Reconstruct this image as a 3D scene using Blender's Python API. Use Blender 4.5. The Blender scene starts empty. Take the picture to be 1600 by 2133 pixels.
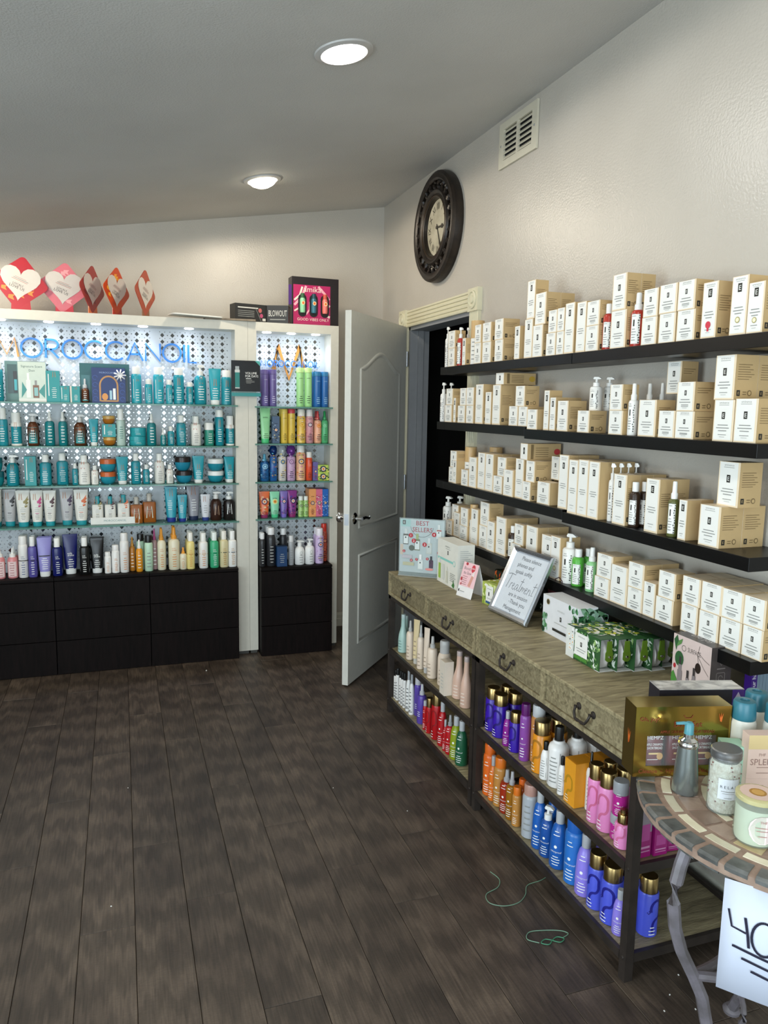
import bpy, math, random
from mathutils import Matrix, Vector
random.seed(7)
R_ = math.radians
scene = bpy.context.scene
COL = scene.collection

# ------------------------------------------------------------------ camera
cam_data = bpy.data.cameras.new('camera')
cam = bpy.data.objects.new('camera', cam_data)
COL.objects.link(cam)
scene.camera = cam
cam_data.sensor_fit = 'HORIZONTAL'
cam_data.sensor_width = 36.0
cam_data.lens = 1573.27 * 36.0 / 1600.0
cam_data.clip_start = 0.05
YAW, PITCH, ROLL = 0.3357, -0.1374, 0.0166
fwd = Vector((math.sin(YAW), math.cos(YAW), 0)); right = Vector((math.cos(YAW), -math.sin(YAW), 0)); up = Vector((0, 0, 1))
f2 = math.cos(PITCH) * fwd + math.sin(PITCH) * up
u2 = -math.sin(PITCH) * fwd + math.cos(PITCH) * up
r3 = math.cos(ROLL) * right + math.sin(ROLL) * u2
u3 = -math.sin(ROLL) * right + math.cos(ROLL) * u2
mw = Matrix((r3, u3, -f2)).transposed().to_4x4()
mw.translation = Vector((-1.676, -4.8944, 1.5006))
cam.matrix_world = mw

# ------------------------------------------------------------------ world, daylight, exposure
world = bpy.data.worlds.new('world'); scene.world = world
world.use_nodes = True
wn = world.node_tree.nodes; wl = world.node_tree.links
bg = wn['Background']
bg.inputs['Color'].default_value = (0.62, 0.78, 1.0, 1)
bg.inputs['Strength'].default_value = 1.2
scene.view_settings.view_transform = 'Standard'
scene.view_settings.look = 'None'
scene.view_settings.gamma = 1.0
scene.view_settings.use_curve_mapping = False
scene.view_settings.exposure = 0.12

def area_light(name, loc, rot, sx, sy, watts, color):
    l = bpy.data.lights.new(name, 'AREA'); l.shape = 'RECTANGLE'; l.size = sx; l.size_y = sy
    l.energy = watts; l.color = color
    o = bpy.data.objects.new(name, l); COL.objects.link(o); o.location = loc; o.rotation_euler = rot
    return o
# daylight entering by the shop windows behind the camera (front wall) and the one in the left wall
area_light('daylight_front_window', (-2.3, -6.97, 1.2), (R_(90), 0, 0), 3.1, 1.9, 130, (0.88, 0.94, 1.0))
area_light('daylight_left_window', (-4.37, -4.4, 1.15), (0, R_(-90), 0), 1.5, 2.3, 112, (0.84, 0.92, 1.0))

# ------------------------------------------------------------------ materials
def lin(hexs):
    h = hexs.lstrip('#'); out = []
    for i in (0, 2, 4):
        c = int(h[i:i + 2], 16) / 255
        out.append(c / 12.92 if c <= 0.04045 else ((c + 0.055) / 1.055) ** 2.4)
    return (*out, 1)
_M = {}
def M(hexs, rough=0.42, metal=0.0, var=0.06, scale=35.0):
    """plain painted / plastic / card surface with a faint procedural mottling"""
    key = (hexs, rough, metal, var, scale)
    if key in _M: return _M[key]
    m = bpy.data.materials.new('surface_' + hexs.lstrip('#')); m.use_nodes = True
    nt = m.node_tree; b = nt.nodes['Principled BSDF']
    b.inputs['Roughness'].default_value = rough; b.inputs['Metallic'].default_value = metal
    c = lin(hexs)
    if var > 0:
        tc = nt.nodes.new('ShaderNodeTexCoord'); n = nt.nodes.new('ShaderNodeTexNoise'); n.inputs['Scale'].default_value = scale
        mx = nt.nodes.new('ShaderNodeMix'); mx.data_type = 'RGBA'
        mx.inputs[6].default_value = tuple(x * (1 - var) for x in c[:3]) + (1,)
        mx.inputs[7].default_value = tuple(min(1, x * (1 + var)) for x in c[:3]) + (1,)
        nt.links.new(tc.outputs['Object'], n.inputs['Vector']); nt.links.new(n.outputs['Fac'], mx.inputs[0])
        nt.links.new(mx.outputs[2], b.inputs['Base Color'])
    else:
        b.inputs['Base Color'].default_value = c
    _M[key] = m
    return m
def MT(hexs, fac=0.3, rough=0.08):
    """clear glass or plastic: mostly transparent with a glossy coat"""
    key = ('T', hexs, fac, rough)
    if key in _M: return _M[key]
    m = bpy.data.materials.new('clear_' + hexs.lstrip('#')); m.use_nodes = True
    nt = m.node_tree; nt.nodes.clear()
    o = nt.nodes.new('ShaderNodeOutputMaterial'); mx = nt.nodes.new('ShaderNodeMixShader'); t = nt.nodes.new('ShaderNodeBsdfTransparent')
    b = nt.nodes.new('ShaderNodeBsdfPrincipled'); b.inputs['Base Color'].default_value = lin(hexs); b.inputs['Roughness'].default_value = rough
    t.inputs['Color'].default_value = lin(hexs); mx.inputs[0].default_value = fac
    nt.links.new(t.outputs[0], mx.inputs[1]); nt.links.new(b.outputs[0], mx.inputs[2]); nt.links.new(mx.outputs[0], o.inputs[0])
    _M[key] = m
    return m
def ME(hexs, strength):
    key = ('E', hexs, strength)
    if key in _M: return _M[key]
    m = bpy.data.materials.new('lamp_' + hexs.lstrip('#')); m.use_nodes = True
    b = m.node_tree.nodes['Principled BSDF']; b.inputs['Base Color'].default_value = lin(hexs)
    b.inputs['Emission Color'].default_value = lin(hexs); b.inputs['Emission Strength'].default_value = strength
    _M[key] = m
    return m
def noisy(name, c1, c2, scale, rough, bump=0.0, bscale=None, stretch=(1, 1, 1), detail=4, dist=0.0, rand=False, metal=0.0):
    """two-tone noise material, optionally stretched (wood grain), with bump"""
    m = bpy.data.materials.new(name); m.use_nodes = True
    nt = m.node_tree; b = nt.nodes['Principled BSDF']
    b.inputs['Roughness'].default_value = rough; b.inputs['Metallic'].default_value = metal
    tc = nt.nodes.new('ShaderNodeTexCoord'); mp = nt.nodes.new('ShaderNodeMapping'); mp.inputs['Scale'].default_value = stretch
    nt.links.new(tc.outputs['Object'], mp.inputs['Vector'])
    vec = mp.outputs['Vector']
    if rand:
        oi = nt.nodes.new('ShaderNodeObjectInfo'); ml = nt.nodes.new('ShaderNodeMath'); ml.operation = 'MULTIPLY'; ml.inputs[1].default_value = 37.0
        ad = nt.nodes.new('ShaderNodeVectorMath'); ad.operation = 'ADD'
        nt.links.new(oi.outputs['Random'], ml.inputs[0]); nt.links.new(vec, ad.inputs[0]); nt.links.new(ml.outputs[0], ad.inputs[1])
        vec = ad.outputs[0]
    n = nt.nodes.new('ShaderNodeTexNoise'); n.inputs['Scale'].default_value = scale; n.inputs['Detail'].default_value = detail; n.inputs['Distortion'].default_value = dist
    nt.links.new(vec, n.inputs['Vector'])
    rp = nt.nodes.new('ShaderNodeValToRGB'); rp.color_ramp.elements[0].position = 0.32; rp.color_ramp.elements[1].position = 0.68
    rp.color_ramp.elements[0].color = lin(c1); rp.color_ramp.elements[1].color = lin(c2)
    nt.links.new(n.outputs['Fac'], rp.inputs[0])
    col = rp.outputs[0]
    if rand:
        hs = nt.nodes.new('ShaderNodeHueSaturation'); mr = nt.nodes.new('ShaderNodeMapRange'); mr.inputs[3].default_value = 0.78; mr.inputs[4].default_value = 1.22
        nt.links.new(oi.outputs['Random'], mr.inputs[0]); nt.links.new(mr.outputs[0], hs.inputs['Value']); nt.links.new(col, hs.inputs['Color']); col = hs.outputs[0]
    nt.links.new(col, b.inputs['Base Color'])
    if bump:
        n2 = nt.nodes.new('ShaderNodeTexNoise'); n2.inputs['Scale'].default_value = bscale or scale * 3; n2.inputs['Detail'].default_value = 3
        nt.links.new(vec, n2.inputs['Vector'])
        bp = nt.nodes.new('ShaderNodeBump'); bp.inputs['Strength'].default_value = bump; bp.inputs['Distance'].default_value = 0.004
        nt.links.new(n2.outputs['Fac'], bp.inputs['Height']); nt.links.new(bp.outputs[0], b.inputs['Normal'])
    return m
WALL = noisy('beige_orange_peel_wall', '#bab3a8', '#c0b9ae', 3, 0.32, bump=0.35, bscale=120)
CEIL = noisy('grey_textured_ceiling', '#c2c0bb', '#cac8c3', 2, 0.75, bump=0.4, bscale=150)
def plank_material():
    m = bpy.data.materials.new('dark_oak_plank'); m.use_nodes = True; nt = m.node_tree; N = nt.nodes.new; L = nt.links.new; b = nt.nodes['Principled BSDF']
    tc = N('ShaderNodeTexCoord'); oi = N('ShaderNodeObjectInfo'); ml = N('ShaderNodeMath'); ml.operation = 'MULTIPLY'; ml.inputs[1].default_value = 41.0
    ad = N('ShaderNodeVectorMath'); ad.operation = 'ADD'; L(oi.outputs['Random'], ml.inputs[0]); L(tc.outputs['Object'], ad.inputs[0]); L(ml.outputs[0], ad.inputs[1])
    def noise(scl, st, det, dist=0.0):
        mp = N('ShaderNodeMapping'); mp.inputs['Scale'].default_value = st; n = N('ShaderNodeTexNoise'); n.inputs['Scale'].default_value = scl; n.inputs['Detail'].default_value = det; n.inputs['Distortion'].default_value = dist
        L(ad.outputs[0], mp.inputs['Vector']); L(mp.outputs[0], n.inputs['Vector']); return n.outputs['Fac']
    # cathedral rings: a wave distorted by slow noise, running along the plank
    mp = N('ShaderNodeMapping'); mp.inputs['Scale'].default_value = (9, 1.1, 1); L(ad.outputs[0], mp.inputs['Vector'])
    wv = N('ShaderNodeTexWave'); wv.wave_type = 'RINGS'; wv.inputs['Scale'].default_value = 2.2; wv.inputs['Distortion'].default_value = 5.0; wv.inputs['Detail'].default_value = 3; wv.inputs['Detail Scale'].default_value = 1.6; L(mp.outputs[0], wv.inputs['Vector'])
    fine = noise(26, (7, .35, 1), 6, .4); cross = noise(60, (1.2, 6, 1), 3); patch = noise(3.2, (2.2, .8, 1), 3, .6)
    r1 = N('ShaderNodeValToRGB'); e = r1.color_ramp.elements; e[0].position = .25; e[0].color = lin('#3a3029'); e[1].position = .80; e[1].color = lin('#5f5246'); L(patch, r1.inputs[0])
    def mixc(a, bcol, fac, amt, mode='MULTIPLY'):
        mx = N('ShaderNodeMix'); mx.data_type = 'RGBA'; mx.blend_type = mode; mx.inputs[0].default_value = amt; L(a, mx.inputs[6]); L(bcol, mx.inputs[7]); return mx.outputs[2]
    def ramp(fac, lo, hi, p0=.3, p1=.7):
        r = N('ShaderNodeValToRGB'); q = r.color_ramp.elements; q[0].position = p0; q[1].position = p1; q[0].color = (lo, lo, lo, 1); q[1].color = (hi, hi, hi, 1); L(fac, r.inputs[0]); return r.outputs[0]
    c = mixc(r1.outputs[0], ramp(wv.outputs['Fac'], .70, 1.22, .25, .85), None, .75); c = mixc(c, ramp(fine, .62, 1.3), None, .85); c = mixc(c, ramp(cross, .75, 1.15), None, .6)
    hs = N('ShaderNodeHueSaturation'); mr = N('ShaderNodeMapRange'); mr.inputs[3].default_value = .82; mr.inputs[4].default_value = 1.12; L(oi.outputs['Random'], mr.inputs[0]); L(mr.outputs[0], hs.inputs['Value']); L(c, hs.inputs['Color']); L(hs.outputs[0], b.inputs['Base Color'])
    b.inputs['Roughness'].default_value = .5
    bp = N('ShaderNodeBump'); bp.inputs['Strength'].default_value = .35; bp.inputs['Distance'].default_value = .002; L(fine, bp.inputs['Height']); L(bp.outputs[0], b.inputs['Normal'])
    return m
FLOOR = plank_material()
WOOD = noisy('weathered_oak', '#6d6248', '#a09473', 10, 0.55, bump=0.35, bscale=60, stretch=(6, 0.8, 6), detail=8, dist=1.0, rand=True)
IRON = noisy('bronze_iron', '#2c2622', '#3b332e', 20, 0.5, bump=0.1, metal=0.3)
WENGE = noisy('wenge_veneer', '#0a0605', '#140c0b', 14, 0.6, bump=0.1, stretch=(6, 6, 0.6), detail=6)
BLACKSHELF = noisy('black_brown_foil', '#060607', '#0b0b0c', 8, 0.34, stretch=(6, 0.6, 6))
WHITEPAINT = M('#c9c6b8', 0.45); CREAM = M('#d6d0b4', 0.5); DOORPAINT = M('#d4d2c8', 0.42)
CABWHITE = M('#d3cfc2', 0.35)
CHROME = M('#d8d8d8', 0.12, 1.0); GOLDM = M('#a58d5e', 0.28, 1.0); SILVER = M('#b9bcc0', 0.3, 0.9)
MIRROR = M('#e6e8ea', 0.03, 1.0, 0)
GLASSEDGE = MT('#86b8ae', 0.35, 0.05)
WENGE.node_tree.nodes['Principled BSDF'].inputs['Specular IOR Level'].default_value = 0.12
BLACKSHELF.node_tree.nodes['Principled BSDF'].inputs['Specular IOR Level'].default_value = 0.3
KRAFT = M('#c6a878', 0.75, 0, 0.05); KRAFTE = M('#ecd8b8', 0.7, 0, 0.04); CARD = M('#efeee8', 0.55, 0, 0.02)
INK = M('#26251f', 0.6, 0, 0); GREYINK = M('#8f908c', 0.6, 0, 0); LGREY = M('#b9bab6', 0.6, 0, 0); BROWNINK = M('#7d6743', 0.6, 0, 0); WHITEINK = M('#f2f2ee', 0.5, 0, 0)

# ------------------------------------------------------------------ mesh helpers
_T = {}
def text_geo(s):
    if s in _T: return _T[s]
    def raw(t):
        cu = bpy.data.curves.new('txt', 'FONT'); cu.body = t; cu.align_x = 'CENTER'; cu.resolution_u = 2
        o = bpy.data.objects.new('txt', cu); me = bpy.data.meshes.new_from_object(o)
        v = [(p.co.x, p.co.y) for p in me.vertices]; f = [tuple(p.vertices) for p in me.polygons]
        bpy.data.meshes.remove(me); bpy.data.objects.remove(o); bpy.data.curves.remove(cu)
        return v, f
    if 'cap' not in _T:
        v, _ = raw('H'); _T['cap'] = max(p[1] for p in v)
    v, f = raw(s); k = 1 / _T['cap']
    _T[s] = ([(x * k, y * k) for x, y in v], f)
    return _T[s]

class MB:
    def __init__(self): self.v = []; self.f = []; self.mi = []; self.mats = []
    def m(self, mat):
        if mat not in self.mats: self.mats.append(mat)
        return self.mats.index(mat)
    def face(self, pts, mat):
        i = len(self.v); self.v += [tuple(p) for p in pts]; self.f.append(tuple(range(i, i + len(pts)))); self.mi.append(self.m(mat)); return self
    def mesh(self, verts, faces, mat):
        i = len(self.v); self.v += [tuple(p) for p in verts]; k = self.m(mat)
        for fc in faces: self.f.append(tuple(i + a for a in fc)); self.mi.append(k)
        return self
    def box(self, x0, x1, y0, y1, z0, z1, mat):
        P = [(x0, y0, z0), (x1, y0, z0), (x1, y1, z0), (x0, y1, z0), (x0, y0, z1), (x1, y0, z1), (x1, y1, z1), (x0, y1, z1)]
        return self.mesh(P, [(3, 2, 1, 0), (4, 5, 6, 7), (0, 1, 5, 4), (1, 2, 6, 5), (2, 3, 7, 6), (3, 0, 4, 7)], mat)
    def lathe(self, prof, mat, seg=20, ex=2.0, sy=1.0, c=(0, 0, 0)):
        """prof: (radius, z) from bottom to top; cross-section a superellipse"""
        rings = []; vs = []; fs = []
        for r, z in prof:
            if r < 1e-5: rings.append([len(vs)]); vs.append((c[0], c[1], c[2] + z)); continue
            rg = []
            for k in range(seg):
                x, y = sup(2 * math.pi * k / seg, ex); rg.append(len(vs)); vs.append((c[0] + r * x, c[1] + r * sy * y, c[2] + z))
            rings.append(rg)
        for a, b in zip(rings, rings[1:]):
            n = max(len(a), len(b))
            for k in range(n):
                if len(a) == 1 and len(b) == 1: continue
                if len(a) == 1: fs.append((a[0], b[(k + 1) % n], b[k]))
                elif len(b) == 1: fs.append((a[k], a[(k + 1) % n], b[0]))
                else: fs.append((a[k], a[(k + 1) % n], b[(k + 1) % n], b[k]))
        return self.mesh(vs, fs, mat)
    def tube(self, path, r, mat, seg=8, closed=False, flat=1.0):
        n = len(path); P = [Vector(p) for p in path]; vs = []; fs = []
        for i in range(n):
            a = P[i - 1] if (i or closed) else P[0]; b = P[(i + 1) % n] if (i < n - 1 or closed) else P[-1]
            t = (b - a).normalized(); s = t.cross(Vector((0, 0, 1)))
            if s.length < 0.05: s = t.cross(Vector((0, 1, 0)))
            s.normalize(); w = s.cross(t).normalized(); rr = r[i] if isinstance(r, (list, tuple)) else r
            for k in range(seg):
                an = 2 * math.pi * k / seg; vs.append(P[i] + s * rr * math.cos(an) + w * rr * flat * math.sin(an))
        m = n if closed else n - 1
        for i in range(m):
            j = (i + 1) % n
            for k in range(seg): fs.append((i * seg + k, i * seg + (k + 1) % seg, j * seg + (k + 1) % seg, j * seg + k))
        if not closed: fs += [tuple(range(seg))[::-1], tuple((n - 1) * seg + k for k in range(seg))]
        return self.mesh(vs, fs, mat)
    def prism(self, outline, d0, d1, mat, axis='y', sidemat=None):
        """outline (a,b) extruded: axis y -> (a, d, b); axis z -> (a, b, d); axis x -> (d, a, b)"""
        mp = {'y': lambda a, b, d: (a, d, b), 'z': lambda a, b, d: (a, b, d), 'x': lambda a, b, d: (d, a, b)}[axis]
        n = len(outline); v = [mp(a, b, d0) for a, b in outline] + [mp(a, b, d1) for a, b in outline]
        self.mesh(v, [tuple(range(n)), tuple(range(2 * n - 1, n - 1, -1))], mat)
        return self.mesh(v, [(i, (i + 1) % n, n + (i + 1) % n, n + i)[::-1] for i in range(n)], sidemat or mat)
    def build(self, name, parent=None, loc=None, rot=None, smooth=True, angle=38):
        me = bpy.data.meshes.new(name); me.from_pydata(self.v, [], self.f)
        for mt in self.mats: me.materials.append(mt)
        if len(self.mats) > 1: me.polygons.foreach_set('material_index', self.mi)
        me.validate()
        if smooth:
            me.shade_smooth(); me.set_sharp_from_angle(angle=R_(angle))
        me.update()
        o = bpy.data.objects.new(name, me); COL.objects.link(o)
        if parent: o.parent = parent
        if loc is not None: o.location = loc
        if rot is not None: o.rotation_euler = rot
        return o
def sup(a, ex):
    c, s = math.cos(a), math.sin(a)
    if ex == 2: return c, s
    k = 2.0 / ex
    return math.copysign(abs(c) ** k, c), math.copysign(abs(s) ** k, s)
def arc(cx, cy, r, a0, a1, n, ry=None):
    return [(cx + r * math.cos(R_(a0 + (a1 - a0) * i / n)), cy + (ry or r) * math.sin(R_(a0 + (a1 - a0) * i / n))) for i in range(n + 1)]
def rrect(x0, x1, y0, y1, r, n=4):
    return arc(x1 - r, y0 + r, r, -90, 0, n) + arc(x1 - r, y1 - r, r, 0, 90, n) + arc(x0 + r, y1 - r, r, 90, 180, n) + arc(x0 + r, y0 + r, r, 180, 270, n)
def ribbon(pts, w, closed=False):
    """stroke outline as quads in 2D"""
    n = len(pts); L = []; Rr = []
    for i in range(n):
        a = pts[i - 1] if (i or closed) else pts[0]; b = pts[(i + 1) % n] if (i < n - 1 or closed) else pts[-1]
        dx, dy = b[0] - a[0], b[1] - a[1]; l = math.hypot(dx, dy) or 1
        nx, ny = -dy / l * w / 2, dx / l * w / 2
        L.append((pts[i][0] + nx, pts[i][1] + ny)); Rr.append((pts[i][0] - nx, pts[i][1] - ny))
    v = L + Rr; f = [(i, n + i, n + (i + 1) % n, (i + 1) % n) for i in range(n if closed else n - 1)]
    return v, f
def decorate(mb, mp, ops, useg=1):
    """flat print laid on a surface; mp(u, v, layer) -> point; ops in metres"""
    for k, op in enumerate(ops):
        t = op[0]; lay = 0.0003 + 0.00012 * k
        if t == 'r':
            _, u0, v0, u1, v1, mat = op; n = useg
            vs = []
            for i in range(n + 1):
                u = u0 + (u1 - u0) * i / n; vs += [mp(u, v0, lay), mp(u, v1, lay)]
            mb.mesh(vs, [(2 * i, 2 * i + 2, 2 * i + 3, 2 * i + 1) for i in range(n)], mat)
        elif t == 't':
            _, s, u, v, h, mat = op[:6]; vs, fs = text_geo(s); sx = h
            if len(op) > 6:
                wd = max(p[0] for p in vs) - min(p[0] for p in vs)
                if wd * h > op[6]: sx = op[6] / wd
            mb.mesh([mp(u + x * sx, v + y * h, lay) for x, y in vs], fs, mat)
        elif t == 'd':
            _, u, v, ru, rv, mat = op; n = 14
            vs = [mp(u + ru * math.cos(2 * math.pi * i / n), v + rv * math.sin(2 * math.pi * i / n), lay) for i in range(n)]
            mb.mesh(vs, [tuple(range(n))], mat)
        elif t == 'p':
            mb.mesh([mp(a, b, lay) for a, b in op[1]], [tuple(range(len(op[1])))], op[2])
        elif t == 's':
            v, f = ribbon(op[1], op[2], op[4] if len(op) > 4 else False)
            mb.mesh([mp(a, b, lay) for a, b in v], [q for q in f], op[3])
    return mb

# ------------------------------------------------------------------ objects, labels
def tag(o, label=None, cat=None, group=None, kind=None):
    if label: o['label'] = label
    if cat: o['category'] = cat
    if group: o['group'] = group
    if kind: o['kind'] = kind
    return o
def empty(name, loc=(0, 0, 0), rz=0, label=None, cat=None, group=None, rot=None):
    o = bpy.data.objects.new(name, None); COL.objects.link(o); o.empty_display_size = 0.05
    o.location = loc; o.rotation_euler = rot or (0, 0, rz)
    return tag(o, label, cat, group)
def copy_tree(o, parent=None):
    c = o.copy(); COL.objects.link(c); c.parent = parent
    for ch in list(o.children): copy_tree(ch, c)
    return c
ORD = 'zeroth first second third fourth fifth sixth seventh eighth ninth tenth eleventh twelfth thirteenth fourteenth fifteenth sixteenth seventeenth eighteenth nineteenth twentieth'.split()
ORD += ['twenty-' + x for x in ORD[1:10]] + ['thirtieth'] + ['thirty-' + x for x in ORD[1:10]] + ['fortieth'] + ['forty-' + x for x in ORD[1:10]]

# ================================================================== THE ROOM
def ceil_z(x): return 2.80 + 0.158 * x
XL, YF = -4.2, -6.8
# floor: dark sub-floor and planks
fl = MB().box(XL - .1, 1.7, YF - .1, .12, -.12, -.012, M('#15110e', 0.9)).build('floor', smooth=False); tag(fl, kind='structure')
PW, PL = 0.150, 1.163
joint = {-3: -1.203, -2: -.805, -1: -1.604, 0: -1.198, 1: -1.536, 2: -.864, 3: -1.202, 4: -1.520, 5: -1.746, 6: -1.40, 7: -2.222}
def plank_mesh(w, l):
    b = MB(); e = 0.0012; g = 0.0006; x, y = w / 2 - g, l / 2 - g
    v = [(-x, -y, -.011), (x, -y, -.011), (x, y, -.011), (-x, y, -.011), (-x, -y, -e), (x, -y, -e), (x, y, -e), (-x, y, -e), (-x + e, -y + e, 0), (x - e, -y + e, 0), (x - e, y - e, 0), (-x + e, y - e, 0)]
    f = [(0, 1, 5, 4), (1, 2, 6, 5), (2, 3, 7, 6), (3, 0, 4, 7), (4, 5, 9, 8), (5, 6, 10, 9), (6, 7, 11, 10), (7, 4, 8, 11), (8, 9, 10, 11), (3, 2, 1, 0)]
    return b.mesh(v, f, FLOOR)
plank_cache = {}
rr = random.Random(3)
for r in range(-18, 13):
    xc = -1.603 + r * PW; w = PW
    x0, x1 = max(xc - PW / 2, XL), min(xc + PW / 2, 0.12 if r < 11 else 0.12)
    if x1 - x0 < .02: continue
    j = joint.get(r, -rr.uniform(.3, 1.4))
    y = j
    while y < 0: y += PL
    while y > YF:
        ya, yb = min(y, 0), max(y - PL, YF)
        if ya - yb > .02:
            key = (round(x1 - x0, 3), round(ya - yb, 3))
            if key not in plank_cache:
                plank_cache[key] = o = plank_mesh(*key).build('plank', fl, smooth=False)
            else:
                o = plank_cache[key].copy(); COL.objects.link(o)
            o.location = ((x0 + x1) / 2, (ya + yb) / 2, 0)
        y -= PL
# back wall
wb = MB().box(XL - .1, .12, 0, .12, 0, 2.95, WALL).build('wall_back', smooth=False); tag(wb, kind='structure')
# right wall with the doorway
DY0, DY1, DZ = -.5, -1.375, 1.985
b = MB(); b.box(0, .12, DY0, 0, 0, 2.95, WALL); b.box(0, .12, YF - .1, DY1, 0, 2.95, WALL); b.box(0, .12, DY1, DY0, DZ, 2.95, WALL)
wr = b.build('wall_right', smooth=False); tag(wr, kind='structure')
# left wall and front wall, with the shop windows behind the camera
b = MB(); b.box(XL - .1, XL, -3.2, 0, 0, 2.3, WALL); b.box(XL - .1, XL, YF, -5.6, 0, 2.3, WALL); b.box(XL - .1, XL, -5.6, -3.2, 0, .4, WALL); b.box(XL - .1, XL, -5.6, -3.2, 1.95, 2.3, WALL)
tag(b.build('wall_left', smooth=False), kind='structure')
b = MB(); b.box(XL - .1, -3.9, YF - .1, YF, 0, 2.4, WALL); b.box(-.7, .12, YF - .1, YF, 0, 2.95, WALL); b.box(-3.9, -.7, YF - .1, YF, 0, .25, WALL); b.box(-3.9, -.7, YF - .1, YF, 2.12, 2.95, WALL)
tag(b.build('wall_front', smooth=False), kind='structure')
for i, (c, n) in enumerate((((-2.3, YF - .05), 3.2), ((XL - .05, -4.4), 2.4))):
    w = empty('window_%d' % (i + 1), (c[0], c[1], 0), 0 if i == 0 else R_(90)); tag(w, kind='structure')
    z0, z1 = (.25, 2.12) if i == 0 else (.4, 1.95)
    fr = MB(); h = n / 2
    for x in (-h, -h / 3, h / 3, h - .05): fr.box(x, x + .05, -.03, .03, z0, z1, WHITEPAINT)
    fr.box(-h, h, -.03, .03, z0, z0 + .05, WHITEPAINT); fr.box(-h, h, -.03, .03, z1 - .05, z1, WHITEPAINT); fr.build('window_frame', w, smooth=False)
    for k, x in enumerate((-h, -h / 3, h / 3)): MB().box(x + .05, x + 2 * h / 3 + (.0 if k < 2 else -.05), -.003, .003, z0 + .05, z1 - .05, MT('#f4f8f8', 0.06)).build('pane', w, smooth=False)
# sloping ceiling
v = []
for x in (XL - .1, .12):
    for y in (YF - .1, .12): v += [(x, y, ceil_z(x)), (x, y, ceil_z(x) + .1)]
ce = MB().mesh(v, [(0, 2, 6, 4), (1, 5, 7, 3), (0, 4, 5, 1), (2, 3, 7, 6), (0, 1, 3, 2), (4, 6, 7, 5)], CEIL).build('ceiling', smooth=False); tag(ce, kind='structure')
# baseboards
def baseboard(name, pts):
    (x0, y0), (x1, y1) = pts; b = MB(); d = Vector((x1 - x0, y1 - y0, 0)).normalized(); n = Vector((d.y, -d.x, 0))
    prof = [(0, 0), (.015, 0), (.015, .05), (.011, .056), (.011, .078), (.006, .092), (0, .095)]
    vs = []
    for p in ((x0, y0), (x1, y1)):
        for o, z in prof: vs.append((p[0] + n.x * o, p[1] + n.y * o, z))
    k = len(prof)
    b.mesh(vs, [(i, k + i, k + (i + 1) % k, (i + 1) % k) for i in range(k)] + [tuple(range(k))[::-1], tuple(range(k, 2 * k))], WHITEPAINT)
    return tag(b.build(name, smooth=False), kind='structure')
baseboard('baseboard_back', ((XL, 0), (-.001, 0)))
baseboard('baseboard_right', ((0, -1.49), (0, YF)))
# the dark room beyond the doorway
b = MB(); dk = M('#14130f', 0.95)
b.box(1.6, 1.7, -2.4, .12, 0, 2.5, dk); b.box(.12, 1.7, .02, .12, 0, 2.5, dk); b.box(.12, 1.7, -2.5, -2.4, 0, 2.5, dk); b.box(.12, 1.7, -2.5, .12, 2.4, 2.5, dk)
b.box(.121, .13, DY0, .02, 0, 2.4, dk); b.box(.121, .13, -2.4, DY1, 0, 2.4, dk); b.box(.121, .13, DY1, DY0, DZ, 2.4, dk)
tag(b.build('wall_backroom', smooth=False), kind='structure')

# door casing
tr = empty('trim_1', (0, 0, 0)); tag(tr, kind='structure')
def fluted(name, y0, y1, z0, z1, horiz):
    """board with four flutes, on the wall x=0, facing -x"""
    prof = []; n = 4; L = (z1 - z0) if horiz else (y0 - y1)
    pts = [(0, 0), (0, .016)]
    for k in range(n):
        a = L * (.06 + .88 * k / n); c = L * .88 / n
        pts += [(a, .018), (a + c * .22, .018), (a + c * .38, .011), (a + c * .62, .011), (a + c * .78, .018), (a + c, .018)]
    pts += [(L, .016), (L, 0)]
    b = MB(); m = len(pts); vs = []
    for e in (0, 1):
        for s, t in pts:
            vs.append((-t, y0 if e == 0 else y1, z0 + s) if horiz else (-t, y0 - s, z0 if e == 0 else z1))
    b.mesh(vs, [(i, i + 1, m + i + 1, m + i) for i in range(m - 1)] + [tuple(range(m)), tuple(range(2 * m - 1, m - 1, -1))], CREAM)
    return b.build(name, tr, smooth=False)
fluted('head_casing', -.495, -1.375, 1.985, 2.08, True)
fluted('side_casing', -.395, -.495, 0, 1.98, False)
fluted('side_casing', -1.378, -1.478, 0, 1.98, False)
for y0 in (-.387, -1.375):
    b = MB(); b.box(-.026, 0, y0 - .11, y0, 1.978, 2.088, CREAM)
    rings = [(.044, 0), (.044, .006), (.036, .008), (.034, .002), (.02, .002), (.018, .009), (0, .010)]
    vs = MB().lathe(rings, CREAM, 24); b.mesh([(-.026 - z, y0 - .055 + x, 2.033 + y) for x, y, z in vs.v], [f[::-1] for f in vs.f], CREAM)
    b.build('rosette', tr, smooth=True)
b = MB(); jm = M('#8d8f92', 0.5)
b.box(0, .125, DY0 - .02, DY0, 0, DZ, jm); b.box(0, .125, DY1, DY1 + .02, 0, DZ, jm); b.box(0, .125, DY1, DY0, DZ - .02, DZ, jm)
b.box(.05, .085, DY0 - .032, DY0 - .02, 0, DZ - .02, jm); b.box(.05, .085, DY1 + .02, DY1 + .032, 0, DZ - .02, jm)
b.build('door_jamb', tr, smooth=False)

# the open door: hinge at the far jamb, free edge towards the camera
HX, HY = -.022, -.515; EX, EY = -.5588, -1.1457
dv = Vector((EX - HX, EY - HY, 0)); DW = dv.length; ang = math.atan2(dv.y, dv.x)
door = empty('door_1', (HX, HY, 0), ang); tag(door, kind='structure')
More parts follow.
